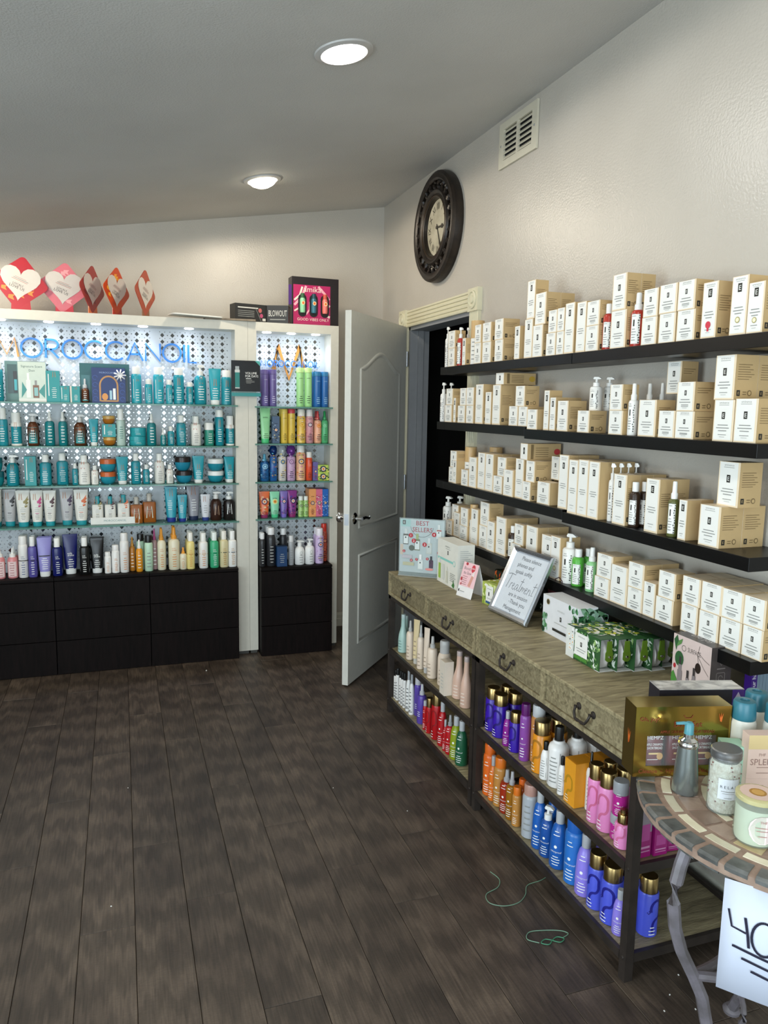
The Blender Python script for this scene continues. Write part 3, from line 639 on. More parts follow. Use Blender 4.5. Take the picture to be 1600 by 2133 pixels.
ROWS = [
 ('top wall shelf', 'y', [
  ('PB', 'wl', -1.4104, 0.0247, 0.1962, 0.025, 1.7005, -0.155, 0, 1),
  ('C', 'e', -1.5099, 0.0779, 0.0868, 0.078, 1.7005, -0.165, 0, 1),
  ('C', 'e', -1.5087, 0.0793, 0.0823, 0.053, 1.7873, -0.165, 1, 1),
  ('PB', 'red', -1.5649, 0.0304, 0.1801, 0.031, 1.7005, -0.16, 0, 1),
  ('C', 'e', -1.6486, 0.0363, 0.124, 0.068, 1.7005, -0.165, 0, 1),
  ('PB', 'wl', -1.4889, 0.0232, 0.1897, 0.023, 1.7005, -0.083, 0, 1),
  ('TB', 'kraft', -1.6979, 0.0608, 0.198, 0.061, 1.7005, -0.152, 0, 1),
  ('C', 'e', -1.8023, 0.0695, 0.0911, 0.07, 1.7005, -0.17, 0, 1),
  ('C', 'e', -1.8009, 0.0634, 0.0783, 0.063, 1.7916, -0.17, 1, 1),
  ('C', 'e', -1.8803, 0.0848, 0.0892, 0.085, 1.7005, -0.165, 0, 1),
  ('C', 'e', -1.8769, 0.0826, 0.0824, 0.083, 1.7897, -0.165, 1, 1),
  ('C', 'e', -1.9938, 0.0775, 0.0904, 0.075, 1.7005, -0.165, 0, 1),
  ('C', 'e', -1.9893, 0.0783, 0.0849, 0.075, 1.7909, -0.165, 1, 1),
  ('C', 'e', -2.1488, 0.0441, 0.1316, 0.045, 1.7005, -0.165, 0, 1),
  ('C', 'e', -2.2371, 0.0637, 0.1495, 0.053, 1.7005, -0.165, 0, 1),
  ('C', 'e', -2.2466, 0.0611, 0.1442, 0.056, 1.85, -0.165, 1, 1),
  ('C', 'e', -2.3073, 0.075, 0.1206, 0.053, 1.7005, -0.165, 0, 1),
  ('C', 'e', -2.3193, 0.0785, 0.1174, 0.06, 1.8211, -0.165, 1, 2),
  ('C', 'e', -2.403, 0.0683, 0.0829, 0.068, 1.7005, -0.165, 0, 1),
  ('C', 'e', -2.4099, 0.061, 0.0816, 0.061, 1.7834, -0.165, 1, 1),
  ('C', 'e', -2.4656, 0.0519, 0.0833, 0.052, 1.7005, -0.165, 0, 1),
  ('C', 'e', -2.465, 0.0492, 0.0829, 0.049, 1.7838, -0.165, 1, 1),
  ('C', 'e', -2.5226, 0.0607, 0.1769, 0.045, 1.7005, -0.165, 0, 1),
  ('C', 'e', -2.595, 0.0579, 0.1717, 0.045, 1.7005, -0.165, 0, 1),
  ('C', 'e', -2.6627, 0.0757, 0.0849, 0.06, 1.7005, -0.165, 0, 1),
  ('C', 'e', -2.6635, 0.0748, 0.0813, 0.068, 1.7854, -0.165, 1, 1),
  ('CB', 'red', -2.7198, 0.037, 0.1501, 0.037, 1.7005, -0.16, 0, 1),
  ('C', 'e', -2.805, 0.0804, 0.1198, 0.053, 1.7005, -0.165, 0, 1),
  ('C', 'e', -2.8007, 0.0719, 0.1127, 0.053, 1.8203, -0.165, 1, 2),
  ('SB', 'red', -2.867, 0.0419, 0.1663, 0.042, 1.7005, -0.16, 0, 1),
  ('C', 'e', -2.9566, 0.0707, 0.0827, 0.071, 1.7005, -0.165, 0, 1),
  ('C', 'e', -2.9572, 0.0676, 0.0827, 0.068, 1.7832, -0.165, 1, 1),
  ('C', 'e', -3.0367, 0.0722, 0.0854, 0.072, 1.7005, -0.165, 0, 1),
  ('C', 'e', -3.0339, 0.0759, 0.0824, 0.076, 1.7859, -0.165, 1, 1),
  ('C', 'e', -3.1143, 0.074, 0.0862, 0.053, 1.7005, -0.165, 0, 1),
  ('C', 'e', -3.1097, 0.0715, 0.081, 0.06, 1.7867, -0.165, 1, 1),
  ('C', 'e2', -3.2028, 0.0571, 0.1498, 0.056, 1.7005, -0.165, 0, 1),
  ('C', 'e3', -3.3068, 0.0566, 0.1497, 0.06, 1.7005, -0.165, 0, 1),
  ('C', 'e3', -3.3623, 0.0529, 0.1265, 0.06, 1.7005, -0.165, 0, 1),
 ]),
 ('second wall shelf', 'y', [
  ('PB', 'wl', -1.392, 0.0324, 0.1919, 0.032, 1.436, -0.165, 0, 2),
  ('C', 'e', -1.5025, 0.0839, 0.0827, 0.084, 1.436, -0.17, 0, 1),
  ('C', 'e', -1.5116, 0.0793, 0.0782, 0.06, 1.5187, -0.17, 1, 1),
  ('C', 'e', -1.5635, 0.0275, 0.1162, 0.053, 1.436, -0.165, 0, 1),
  ('C', 'e', -1.6414, 0.0839, 0.0805, 0.084, 1.436, -0.165, 0, 1),
  ('C', 'e', -1.6559, 0.071, 0.0803, 0.071, 1.5165, -0.165, 1, 1),
  ('C', 'e', -1.7315, 0.08, 0.0807, 0.08, 1.436, -0.165, 0, 1),
  ('C', 'e', -1.7301, 0.0819, 0.0813, 0.082, 1.5167, -0.165, 1, 1),
  ('C', 'e', -1.8267, 0.077, 0.1744, 0.06, 1.436, -0.165, 0, 1),
  ('C', 'e', -1.9141, 0.0578, 0.1396, 0.038, 1.436, -0.165, 0, 1),
  ('C', 'e', -1.9902, 0.0741, 0.1684, 0.064, 1.436, -0.165, 0, 2),
  ('CL', 'e', -2.0131, 0.0723, 0.0491, 0.15, 1.6044, -0.165, 1, 1),
  ('C', 'e', -2.1409, 0.0759, 0.0797, 0.076, 1.436, -0.165, 0, 1),
  ('C', 'e', -2.219, 0.0749, 0.0778, 0.075, 1.436, -0.165, 0, 1),
  ('C', 'e', -2.1909, 0.0758, 0.0818, 0.064, 1.5138, -0.165, 1, 1),
  ('C', 'e', -2.3007, 0.0779, 0.0771, 0.045, 1.4265, -0.17, 0, 1),
  ('C', 'e', -2.394, 0.0385, 0.1484, 0.053, 1.4265, -0.165, 0, 1),
  ('C', 'e', -2.438, 0.0404, 0.122, 0.053, 1.4265, -0.165, 0, 2),
  ('C', 'e', -2.5058, 0.0715, 0.1099, 0.075, 1.4265, -0.165, 0, 1),
  ('C', 'e', -2.6375, 0.073, 0.0756, 0.068, 1.4265, -0.165, 0, 1),
  ('PB', 'wl', -2.6346, 0.043, 0.1152, 0.043, 1.5021, -0.139, 1, 2),
  ('C', 'e', -2.8195, 0.0745, 0.0772, 0.045, 1.4265, -0.165, 0, 1),
  ('C', 'e', -2.8155, 0.0675, 0.0833, 0.06, 1.5037, -0.165, 1, 1),
  ('SB', 'wl', -2.8849, 0.0312, 0.1616, 0.031, 1.4265, -0.165, 0, 1),
  ('C', 'e', -2.9735, 0.0818, 0.1111, 0.068, 1.4265, -0.165, 0, 1),
  ('SB', 'wl', -2.8725, 0.0306, 0.1637, 0.031, 1.4265, -0.097, 0, 1),
  ('SB', 'wl', -2.9013, 0.0265, 0.1652, 0.026, 1.4265, -0.069, 0, 1),
  ('C', 'e', -3.0621, 0.0717, 0.0793, 0.045, 1.4265, -0.165, 0, 1),
  ('C', 'e', -3.1373, 0.0766, 0.0781, 0.075, 1.4265, -0.165, 0, 1),
  ('C', 'e', -3.1346, 0.0715, 0.0822, 0.075, 1.5046, -0.165, 1, 1),
  ('C', 'e', -2.9913, 0.0641, 0.0967, 0.06, 1.5565, -0.09, 0, 1),
  ('C', 'e', -3.2839, 0.0728, 0.1098, 0.06, 1.4265, -0.165, 0, 1),
  ('C', 'e', -3.2776, 0.071, 0.1166, 0.075, 1.5363, -0.165, 1, 2),
  ('C', 'e', -3.3596, 0.0761, 0.1127, 0.075, 1.4265, -0.165, 0, 1),
 ]),
 ('third wall shelf', 'y', [
  ('C', 'e', -1.5447, 0.0565, 0.074, 0.057, 1.1465, -0.165, 0, 1),
  ('C', 'e', -1.5685, 0.0765, 0.0797, 0.06, 1.2205, -0.165, 1, 1),
  ('C', 'e', -1.595, 0.0423, 0.1091, 0.045, 1.1465, -0.17, 0, 1),
  ('C', 'e', -1.7131, 0.0785, 0.075, 0.08, 1.1465, -0.172, 0, 1),
  ('TB', 'kraft', -1.6449, 0.0559, 0.1763, 0.057, 1.1465, -0.139, 0, 1),
  ('C', 'e', -1.7926, 0.0787, 0.1378, 0.038, 1.1465, -0.17, 0, 2),
  ('C', 'e', -1.8699, 0.0742, 0.1632, 0.038, 1.1465, -0.165, 0, 2),
  ('TB', 'kraft', -1.7604, 0.0601, 0.1812, 0.06, 1.1465, -0.069, 0, 1),
  ('C', 'e', -1.9463, 0.0765, 0.1624, 0.041, 1.1465, -0.165, 0, 3),
  ('C', 'e', -2.0283, 0.0854, 0.0741, 0.038, 1.1465, -0.165, 0, 1),
  ('C', 'e', -2.0593, 0.0795, 0.0816, 0.06, 1.2206, -0.165, 1, 2),
  ('C', 'e', -2.1323, 0.0855, 0.1094, 0.038, 1.1465, -0.172, 0, 1),
  ('C', 'e', -2.2115, 0.0677, 0.1604, 0.053, 1.1465, -0.165, 0, 1),
  ('C', 'e', -2.2788, 0.0651, 0.0747, 0.06, 1.1465, -0.17, 0, 1),
  ('C', 'e', -2.2954, 0.0684, 0.0828, 0.068, 1.2212, -0.165, 1, 2),
  ('CL', 'e4', -2.2399, 0.0575, 0.0656, 0.15, 1.3039, -0.165, 1, 1),
  ('C', 'e', -2.3986, 0.0934, 0.0849, 0.045, 1.1465, -0.165, 0, 1),
  ('C', 'e', -2.3782, 0.0616, 0.0899, 0.038, 1.2365, -0.104, 0, 1),
  ('C', 'e', -2.5311, 0.0625, 0.196, 0.041, 1.1465, -0.165, 0, 3),
  ('C', 'e', -2.6044, 0.0593, 0.1916, 0.045, 1.1385, -0.172, 0, 3),
  ('C', 'e', -2.666, 0.0621, 0.1957, 0.045, 1.1385, -0.172, 0, 3),
  ('C', 'e', -2.7292, 0.0628, 0.1945, 0.045, 1.1385, -0.172, 0, 3),
  ('PB', 'wl', -2.7909, 0.0236, 0.1922, 0.024, 1.1385, -0.155, 0, 4),
  ('C', 'e', -2.8627, 0.0684, 0.1633, 0.049, 1.1385, -0.165, 0, 3),
  ('CB', 'dark', -2.9154, 0.0352, 0.1427, 0.035, 1.1385, -0.163, 0, 2),
  ('C', 'e', -3.0217, 0.0629, 0.1638, 0.053, 1.1385, -0.165, 0, 2),
  ('SB', 'olive', -3.098, 0.0317, 0.1625, 0.032, 1.1385, -0.165, 0, 1),
  ('C', 'e', -3.156, 0.0338, 0.1159, 0.045, 1.1385, -0.165, 0, 2),
  ('C', 'e', -3.2622, 0.0782, 0.1136, 0.075, 1.1385, -0.165, 0, 2),
  ('C', 'e', -3.2918, 0.0758, 0.1206, 0.075, 1.2521, -0.139, 1, 1),
 ]),
 ('lowest wall shelf', 'y', [
  ('PB', 'wl', -1.4052, 0.0525, 0.1733, 0.052, 0.8865, -0.139, 0, 2),
  ('C', 'e', -1.5321, 0.0678, 0.0714, 0.069, 0.8865, -0.16, 0, 1),
  ('C', 'e', -1.549, 0.0785, 0.0786, 0.06, 0.9579, -0.139, 1, 1),
  ('C', 'e', -1.6046, 0.075, 0.1188, 0.038, 0.8865, -0.155, 0, 1),
  ('C', 'e', -1.6906, 0.0948, 0.0675, 0.045, 0.8865, -0.16, 0, 1),
  ('C', 'e', -1.6979, 0.0853, 0.0858, 0.06, 0.954, -0.16, 1, 1),
  ('TB', 'kraft', -1.7594, 0.041, 0.1779, 0.042, 0.8865, -0.159, 0, 1),
  ('C', 'e', -1.8178, 0.0739, 0.1642, 0.038, 0.8865, -0.165, 0, 1),
  ('C', 'e', -1.8992, 0.0866, 0.0995, 0.045, 0.8865, -0.16, 0, 1),
  ('C', 'e', -1.9081, 0.0906, 0.1065, 0.068, 0.986, -0.16, 1, 1),
  ('C', 'e', -1.9807, 0.0742, 0.1313, 0.038, 0.8865, -0.165, 0, 1),
  ('C', 'e', -2.0647, 0.0916, 0.1613, 0.049, 0.8865, -0.16, 0, 3),
  ('CB', 'dark', -2.1331, 0.0438, 0.1343, 0.045, 0.8865, -0.16, 0, 1),
  ('C', 'e', -2.1967, 0.0815, 0.0705, 0.038, 0.8865, -0.16, 0, 1),
  ('C', 'e', -2.2185, 0.0763, 0.0844, 0.045, 0.957, -0.16, 1, 1),
  ('C', 'e', -2.3129, 0.0888, 0.1612, 0.045, 0.8865, -0.156, 0, 3),
  ('C', 'e', -2.4407, 0.0965, 0.1212, 0.038, 0.9105, -0.159, 0, 1),
  ('C', 'e3', -2.4938, 0.0678, 0.1615, 0.041, 0.8755, -0.16, 0, 2),
  ('PB', 'wl', -2.556, 0.0548, 0.1819, 0.055, 0.8755, -0.165, 0, 1),
  ('CB', 'green', -2.605, 0.0429, 0.1335, 0.043, 0.8755, -0.155, 0, 2),
  ('SB', 'green2', -2.6914, 0.0404, 0.1553, 0.04, 0.8755, -0.155, 0, 1),
  ('C', 'e', -2.7824, 0.0872, 0.0698, 0.045, 0.8755, -0.155, 0, 1),
  ('C', 'e', -2.7921, 0.0891, 0.0805, 0.075, 0.9453, -0.155, 1, 1),
  ('C', 'e', -2.872, 0.0898, 0.1285, 0.045, 0.8755, -0.155, 0, 1),
  ('C', 'e', -2.9564, 0.0772, 0.0728, 0.045, 0.8755, -0.155, 0, 1),
  ('C', 'e', -2.9563, 0.0786, 0.0814, 0.064, 0.9483, -0.155, 1, 2),
  ('C', 'e', -3.0242, 0.0565, 0.1077, 0.038, 0.8755, -0.155, 0, 1),
  ('C', 'e', -3.0944, 0.0799, 0.0753, 0.045, 0.8755, -0.155, 0, 1),
  ('C', 'e', -3.0994, 0.0749, 0.0813, 0.068, 0.9508, -0.155, 1, 1),
  ('C', 'e', -3.2012, 0.068, 0.0819, 0.06, 0.8755, -0.156, 0, 1),
  ('C', 'e', -3.2022, 0.0736, 0.0803, 0.068, 0.9574, -0.156, 1, 2),
  ('C', 'e', -3.2772, 0.0767, 0.0798, 0.06, 0.8755, -0.156, 0, 1),
  ('C', 'e', -3.2813, 0.0804, 0.0833, 0.068, 0.9553, -0.156, 1, 2),
  ('C', 'e', -3.3574, 0.0768, 0.0813, 0.06, 0.8755, -0.156, 0, 1),
  ('C', 'e', -3.3568, 0.0767, 0.0799, 0.068, 0.9568, -0.156, 1, 2),
  ('C', 'e', -3.4321, 0.0695, 0.0816, 0.06, 0.8755, -0.156, 0, 1),
  ('C', 'e', -3.4316, 0.0729, 0.0787, 0.068, 0.9571, -0.156, 1, 1),
 ]),
 ('top glass shelf (wide cabinet)', 'x', [
  ('CAN', 'teal', -2.2828, 0.049, 0.2094, 0.049, 1.5001, -0.405, 0, 1),
  ('GB', 'mint', -2.1557, 0.1977, 0.2161, 0.04, 1.5001, -0.335, 0, 1),
  ('GB', 'scent', -2.1156, 0.1352, 0.2108, 0.06, 1.5001, -0.405, 0, 1),
  ('BX', 'teal', -2.0137, 0.0666, 0.1668, 0.05, 1.5001, -0.405, 0, 1),
  ('BX', 'teal', -1.9564, 0.0462, 0.0884, 0.035, 1.5001, -0.405, 0, 1),
  ('BX', 'tealw', -1.905, 0.0486, 0.0878, 0.035, 1.5001, -0.405, 0, 1),
  ('DRP', 'amber', -1.8539, 0.0406, 0.1304, 0.041, 1.5001, -0.405, 0, 1),
  ('GB', 'darkteal', -1.7506, 0.2607, 0.2167, 0.05, 1.5001, -0.345, 0, 1),
  ('GB', 'navy', -1.7306, 0.1749, 0.1918, 0.055, 1.5001, -0.405, 0, 1),
  ('CAN', 'tealg', -1.585, 0.0546, 0.2042, 0.055, 1.5001, -0.405, 0, 1),
  ('CAN', 'tealg', -1.5197, 0.0389, 0.1363, 0.039, 1.5001, -0.405, 0, 1),
  ('CAN', 'tealg', -1.4659, 0.0576, 0.2049, 0.058, 1.5001, -0.405, 0, 1),
  ('CAN', 'tealg', -1.4084, 0.0362, 0.136, 0.036, 1.5001, -0.405, 0, 1),
  ('CAN', 'teal', -1.3549, 0.0598, 0.2052, 0.06, 1.5001, -0.405, 0, 1),
  ('CAN', 'teal', -1.2952, 0.0394, 0.1255, 0.039, 1.5001, -0.405, 0, 1),
  ('PUMP', 'teal', -1.2347, 0.0703, 0.2262, 0.07, 1.5001, -0.405, 0, 1),
  ('TUBE', 'tealw', -1.1524, 0.0699, 0.207, 0.044, 1.5001, -0.405, 0, 1),
  ('CAN', 'teal', -1.0868, 0.0595, 0.2001, 0.06, 1.5001, -0.405, 0, 1),
 ]),
 ('second glass shelf (wide cabinet)', 'x', [
  ('MIST', 'teal', -2.2723, 0.0506, 0.2013, 0.051, 1.2643, -0.405, 0, 1),
  ('FOAM', 'teal', -2.2069, 0.0531, 0.1774, 0.053, 1.2643, -0.405, 0, 1),
  ('PUMPS', 'amber', -2.1246, 0.0598, 0.1722, 0.06, 1.2643, -0.405, 0, 1),
  ('SPR', 'tealdk', -2.0411, 0.0489, 0.1859, 0.049, 1.2643, -0.405, 0, 1),
  ('SPR', 'tealdk', -1.9752, 0.0455, 0.1848, 0.045, 1.2643, -0.405, 0, 2),
  ('PUMPS', 'amber', -1.8882, 0.0631, 0.1709, 0.063, 1.2643, -0.405, 0, 1),
  ('TUBE', 'tealw', -1.8169, 0.0465, 0.1466, 0.029, 1.2643, -0.405, 0, 2),
  ('JAR', 'amberj', -1.7359, 0.068, 0.0491, 0.068, 1.2643, -0.405, 0, 1),
  ('BX', 'teal', -1.7376, 0.0706, 0.0704, 0.06, 1.3134, -0.405, 1, 1),
  ('JAR', 'amberj', -1.7373, 0.0656, 0.0468, 0.066, 1.3838, -0.405, 1, 1),
  ('MIST', 'clear', -1.675, 0.0474, 0.204, 0.047, 1.2643, -0.405, 0, 1),
  ('TIN', 'teal', -1.5855, 0.0922, 0.0522, 0.092, 1.2643, -0.405, 0, 1),
  ('TIN', 'teal', -1.5819, 0.0877, 0.0482, 0.088, 1.3165, -0.405, 1, 1),
  ('SPR', 'tealdk', -1.5101, 0.0508, 0.1791, 0.051, 1.2643, -0.405, 0, 1),
  ('DRP', 'tealdk', -1.4473, 0.0311, 0.0999, 0.031, 1.2643, -0.405, 0, 1),
  ('FLIP', 'teal', -1.4047, 0.0358, 0.1093, 0.036, 1.2643, -0.405, 0, 2),
  ('FLIP', 'teal', -1.3468, 0.0534, 0.172, 0.053, 1.2643, -0.405, 0, 2),
  ('FLIP', 'white', -1.2633, 0.0549, 0.1683, 0.055, 1.2643, -0.405, 0, 2),
  ('WIDE', 'green', -1.1886, 0.0484, 0.1318, 0.048, 1.2643, -0.405, 0, 2),
  ('CAN', 'teal', -1.1288, 0.0474, 0.2074, 0.047, 1.2643, -0.405, 0, 2),
  ('FOAM', 'teal', -1.0684, 0.0469, 0.1732, 0.047, 1.2643, -0.405, 0, 2),
 ]),
 ('third glass shelf (wide cabinet)', 'x', [
  ('JAR', 'tealdk', -2.3064, 0.0571, 0.08, 0.057, 1.0476, -0.405, 0, 1),
  ('JAR', 'tealdk', -2.3061, 0.0487, 0.0738, 0.049, 1.1276, -0.405, 1, 1),
  ('PUMPS', 'teal', -2.2356, 0.0629, 0.1656, 0.063, 1.0476, -0.405, 0, 1),
  ('BX', 'teal', -2.1453, 0.0561, 0.1588, 0.05, 1.0476, -0.405, 0, 1),
  ('FLIP', 'teal', -2.0717, 0.06, 0.1662, 0.06, 1.0476, -0.405, 0, 1),
  ('FLIP', 'teal', -1.9872, 0.0607, 0.1743, 0.061, 1.0476, -0.39, 0, 1),
  ('FLIP', 'teal', -1.9219, 0.0301, 0.119, 0.03, 1.0476, -0.405, 0, 1),
  ('FLIP', 'white', -1.8751, 0.0609, 0.1631, 0.061, 1.0476, -0.405, 0, 1),
  ('FLIP', 'white', -1.8193, 0.0376, 0.1056, 0.038, 1.0476, -0.405, 0, 1),
  ('JAR', 'tealo', -1.7501, 0.0872, 0.07, 0.087, 1.0476, -0.405, 0, 1),
  ('JAR', 'tealo', -1.7494, 0.0883, 0.0727, 0.088, 1.1176, -0.405, 1, 1),
  ('TUBE', 'tealw', -1.6738, 0.0627, 0.1527, 0.039, 1.0476, -0.405, 0, 2),
  ('FLIP', 'teal', -1.6, 0.0514, 0.1712, 0.051, 1.0476, -0.405, 0, 1),
  ('FLIP', 'teal', -1.5446, 0.0358, 0.1092, 0.036, 1.0476, -0.405, 0, 1),
  ('FLIP', 'white', -1.4719, 0.0537, 0.1706, 0.054, 1.0476, -0.405, 0, 1),
  ('FLIP', 'white', -1.4154, 0.0374, 0.108, 0.037, 1.0476, -0.405, 0, 1),
  ('JAR', 'tealk', -1.3329, 0.093, 0.072, 0.093, 1.0476, -0.405, 0, 1),
  ('JAR', 'tealk', -1.34, 0.0913, 0.0804, 0.091, 1.1196, -0.405, 1, 1),
  ('TUBE', 'tealw', -1.2534, 0.0645, 0.1549, 0.04, 1.0476, -0.405, 0, 2),
  ('JAR', 'tealwh', -1.1524, 0.0942, 0.0674, 0.095, 1.0476, -0.405, 0, 1),
  ('JAR', 'tealwh', -1.152, 0.0936, 0.0719, 0.094, 1.115, -0.405, 1, 1),
  ('TUBE', 'tealw', -1.0749, 0.0588, 0.1492, 0.037, 1.0476, -0.405, 0, 2),
 ]),
 ('lowest glass shelf (wide cabinet)', 'x', [
  ('TUBE', 'sm_tan', -2.3313, 0.0678, 0.2048, 0.042, 0.8223, -0.405, 0, 2),
  ('TUBE', 'sm_black', -2.2625, 0.068, 0.2017, 0.042, 0.8223, -0.37, 0, 1),
  ('TUBE', 'sm_olive', -2.192, 0.0716, 0.1978, 0.044, 0.8223, -0.405, 0, 2),
  ('TUBE', 'sm_pink', -2.1233, 0.0634, 0.1963, 0.039, 0.8223, -0.405, 0, 2),
  ('TUBE', 'sm_brown', -2.0578, 0.0652, 0.195, 0.04, 0.8223, -0.405, 0, 2),
  ('TUBE', 'sm_purple', -1.9718, 0.072, 0.2011, 0.045, 0.8223, -0.39, 0, 1),
  ('TUBE', 'sm_orange', -1.897, 0.0758, 0.1961, 0.045, 0.8223, -0.405, 0, 2),
  ('TRAY', 'white', -1.7201, 0.2582, 0.0394, 0.085, 0.8223, -0.405, 0, 1),
  ('SQB', 'sm_olive', -1.8113, 0.0596, 0.1544, 0.06, 0.8243, -0.4, 0, 1),
  ('SQB', 'sm_brown', -1.7446, 0.059, 0.1529, 0.059, 0.8243, -0.4, 0, 1),
  ('SQB', 'sm_orange', -1.6728, 0.0663, 0.1601, 0.066, 0.8243, -0.4, 0, 1),
  ('SQB', 'amber', -1.6034, 0.0673, 0.1485, 0.067, 0.8223, -0.405, 0, 1),
  ('SQB', 'amber', -1.532, 0.0728, 0.1661, 0.073, 0.8223, -0.39, 0, 1),
  ('TUBE', 'navyt', -1.4112, 0.0686, 0.2027, 0.043, 0.8223, -0.405, 0, 2),
  ('TUBE', 'navyt', -1.3488, 0.0544, 0.1543, 0.034, 0.8223, -0.405, 0, 2),
  ('TUBE', 'greyt', -1.2826, 0.076, 0.1985, 0.045, 0.8223, -0.365, 0, 1),
  ('TUBE', 'whitegrey', -1.2162, 0.0548, 0.1546, 0.034, 0.8223, -0.39, 0, 1),
  ('PUMPS', 'brownM', -1.1551, 0.0659, 0.1704, 0.066, 0.8223, -0.405, 0, 1),
  ('PUMP', 'blackM', -1.0791, 0.0665, 0.1687, 0.066, 0.8223, -0.405, 0, 1),
 ]),
 ('chests under wide cabinet', 'x', [
  ('NOZ', 'pink', -2.3127, 0.0479, 0.1672, 0.048, 0.5492, -0.455, 0, 1),
  ('NOZ', 'pink', -2.252, 0.0516, 0.1641, 0.052, 0.5492, -0.455, 0, 2),
  ('CAN', 'wband', -2.1986, 0.0479, 0.2286, 0.048, 0.5492, -0.455, 0, 2),
  ('FLIP', 'purple', -2.1517, 0.045, 0.2238, 0.046, 0.5492, -0.455, 0, 2),
  ('TUBE', 'lavender', -2.0916, 0.0734, 0.2157, 0.045, 0.5492, -0.455, 0, 2),
  ('FLIP', 'navy', -2.0279, 0.052, 0.2099, 0.052, 0.5492, -0.455, 0, 2),
  ('TUBE', 'navy', -1.9618, 0.0783, 0.2241, 0.045, 0.5492, -0.42, 0, 1),
  ('FLIP', 'black', -1.8873, 0.0526, 0.2083, 0.053, 0.5492, -0.455, 0, 2),
  ('TUBE', 'black', -1.823, 0.0741, 0.1971, 0.045, 0.5492, -0.43, 0, 2),
  ('CAN', 'worange', -1.766, 0.0352, 0.121, 0.035, 0.5492, -0.455, 0, 1),
  ('CAN', 'worange', -1.7247, 0.0417, 0.1588, 0.042, 0.5492, -0.455, 0, 1),
  ('CAN', 'worange', -1.6767, 0.0481, 0.2256, 0.048, 0.5492, -0.455, 0, 1),
  ('SPR', 'amberspray', -1.6335, 0.0332, 0.196, 0.033, 0.5492, -0.42, 0, 1),
  ('SPR', 'orange', -1.5961, 0.0367, 0.1836, 0.037, 0.5492, -0.455, 0, 1),
  ('CAN', 'mintblk', -1.5881, 0.0438, 0.2104, 0.044, 0.5492, -0.41, 0, 1),
  ('CAN', 'mintblk', -1.5443, 0.0463, 0.2065, 0.046, 0.5492, -0.455, 0, 1),
  ('SPR', 'mauve', -1.511, 0.0325, 0.2368, 0.032, 0.5492, -0.41, 0, 1),
  ('SPR', 'creamo', -1.4725, 0.0483, 0.2388, 0.048, 0.5492, -0.44, 0, 2),
  ('SPR', 'creamo', -1.4032, 0.0624, 0.247, 0.062, 0.5492, -0.455, 0, 2),
  ('SPR', 'creamo', -1.3535, 0.0389, 0.1278, 0.039, 0.5492, -0.455, 0, 1),
  ('FLIP', 'yellow', -1.3111, 0.046, 0.214, 0.046, 0.5492, -0.455, 0, 3),
  ('FLIP', 'whiteband', -1.2374, 0.0516, 0.2082, 0.052, 0.5492, -0.455, 0, 2),
  ('FLIP', 'greenms', -1.1749, 0.0505, 0.2107, 0.051, 0.5492, -0.455, 0, 3),
  ('FLIP', 'creamms', -1.1194, 0.049, 0.2159, 0.049, 0.5492, -0.455, 0, 3),
  ('FLIP', 'whiteband2', -1.0699, 0.0498, 0.2139, 0.05, 0.5492, -0.455, 0, 3),
 ]),
 ('top glass shelf (narrow cabinet)', 'x', [
  ('CYL', 'am_purple', -0.86, 0.043, 0.2139, 0.043, 1.4965, -0.405, 0, 2),
  ('CYL', 'am_purple', -0.8144, 0.0425, 0.2154, 0.042, 1.4965, -0.405, 0, 2),
  ('CYL', 'am_lime', -0.6493, 0.046, 0.2312, 0.046, 1.4965, -0.405, 0, 1),
  ('CYL', 'am_lime', -0.5995, 0.0477, 0.2329, 0.048, 1.4965, -0.405, 0, 1),
  ('CYL', 'am_blue', -0.5443, 0.0495, 0.2115, 0.049, 1.4965, -0.405, 0, 2),
  ('CYL', 'am_blue', -0.4977, 0.0438, 0.2115, 0.044, 1.4965, -0.405, 0, 1),
 ]),
 ('second glass shelf (narrow cabinet)', 'x', [
  ('TUBE', 'am_mint', -0.8617, 0.066, 0.2077, 0.041, 1.2783, -0.405, 0, 1),
  ('BX', 'am_slate', -0.8005, 0.0434, 0.1598, 0.04, 1.2783, -0.405, 0, 1),
  ('CYL', 'am_yellow', -0.7469, 0.0434, 0.204, 0.043, 1.2783, -0.405, 0, 2),
  ('CYL', 'am_yellowr', -0.7019, 0.0432, 0.2047, 0.043, 1.2783, -0.405, 0, 2),
  ('CAN', 'am_yelpink', -0.6418, 0.0526, 0.2037, 0.053, 1.2783, -0.405, 0, 1),
  ('CAN', 'am_pink', -0.5904, 0.0455, 0.2027, 0.046, 1.2783, -0.405, 0, 1),
  ('SPR', 'am_peach', -0.5399, 0.045, 0.1944, 0.045, 1.2783, -0.405, 0, 2),
  ('SPR', 'am_green', -0.491, 0.0289, 0.1947, 0.029, 1.2783, -0.36, 0, 1),
  ('SPR', 'am_green', -0.4966, 0.0415, 0.1953, 0.042, 1.2783, -0.405, 0, 1),
 ]),
 ('third glass shelf (narrow cabinet)', 'x', [
  ('SPR', 'am_navy', -0.8661, 0.0554, 0.1618, 0.055, 1.0513, -0.405, 0, 1),
  ('TRG', 'am_blue2', -0.8135, 0.043, 0.2113, 0.043, 1.0513, -0.405, 0, 1),
  ('TRG', 'am_white', -0.76, 0.0469, 0.2111, 0.047, 1.0513, -0.405, 0, 1),
  ('TRG', 'am_mauve', -0.7052, 0.0508, 0.211, 0.051, 1.0513, -0.405, 0, 1),
  ('CAN', 'am_sun', -0.6436, 0.0584, 0.2136, 0.058, 1.0513, -0.405, 0, 1),
  ('BX', 'am_darkred', -0.6004, 0.0227, 0.154, 0.05, 1.0513, -0.36, 0, 1),
  ('CAN', 'am_red', -0.5932, 0.0392, 0.1739, 0.04, 1.0513, -0.405, 0, 1),
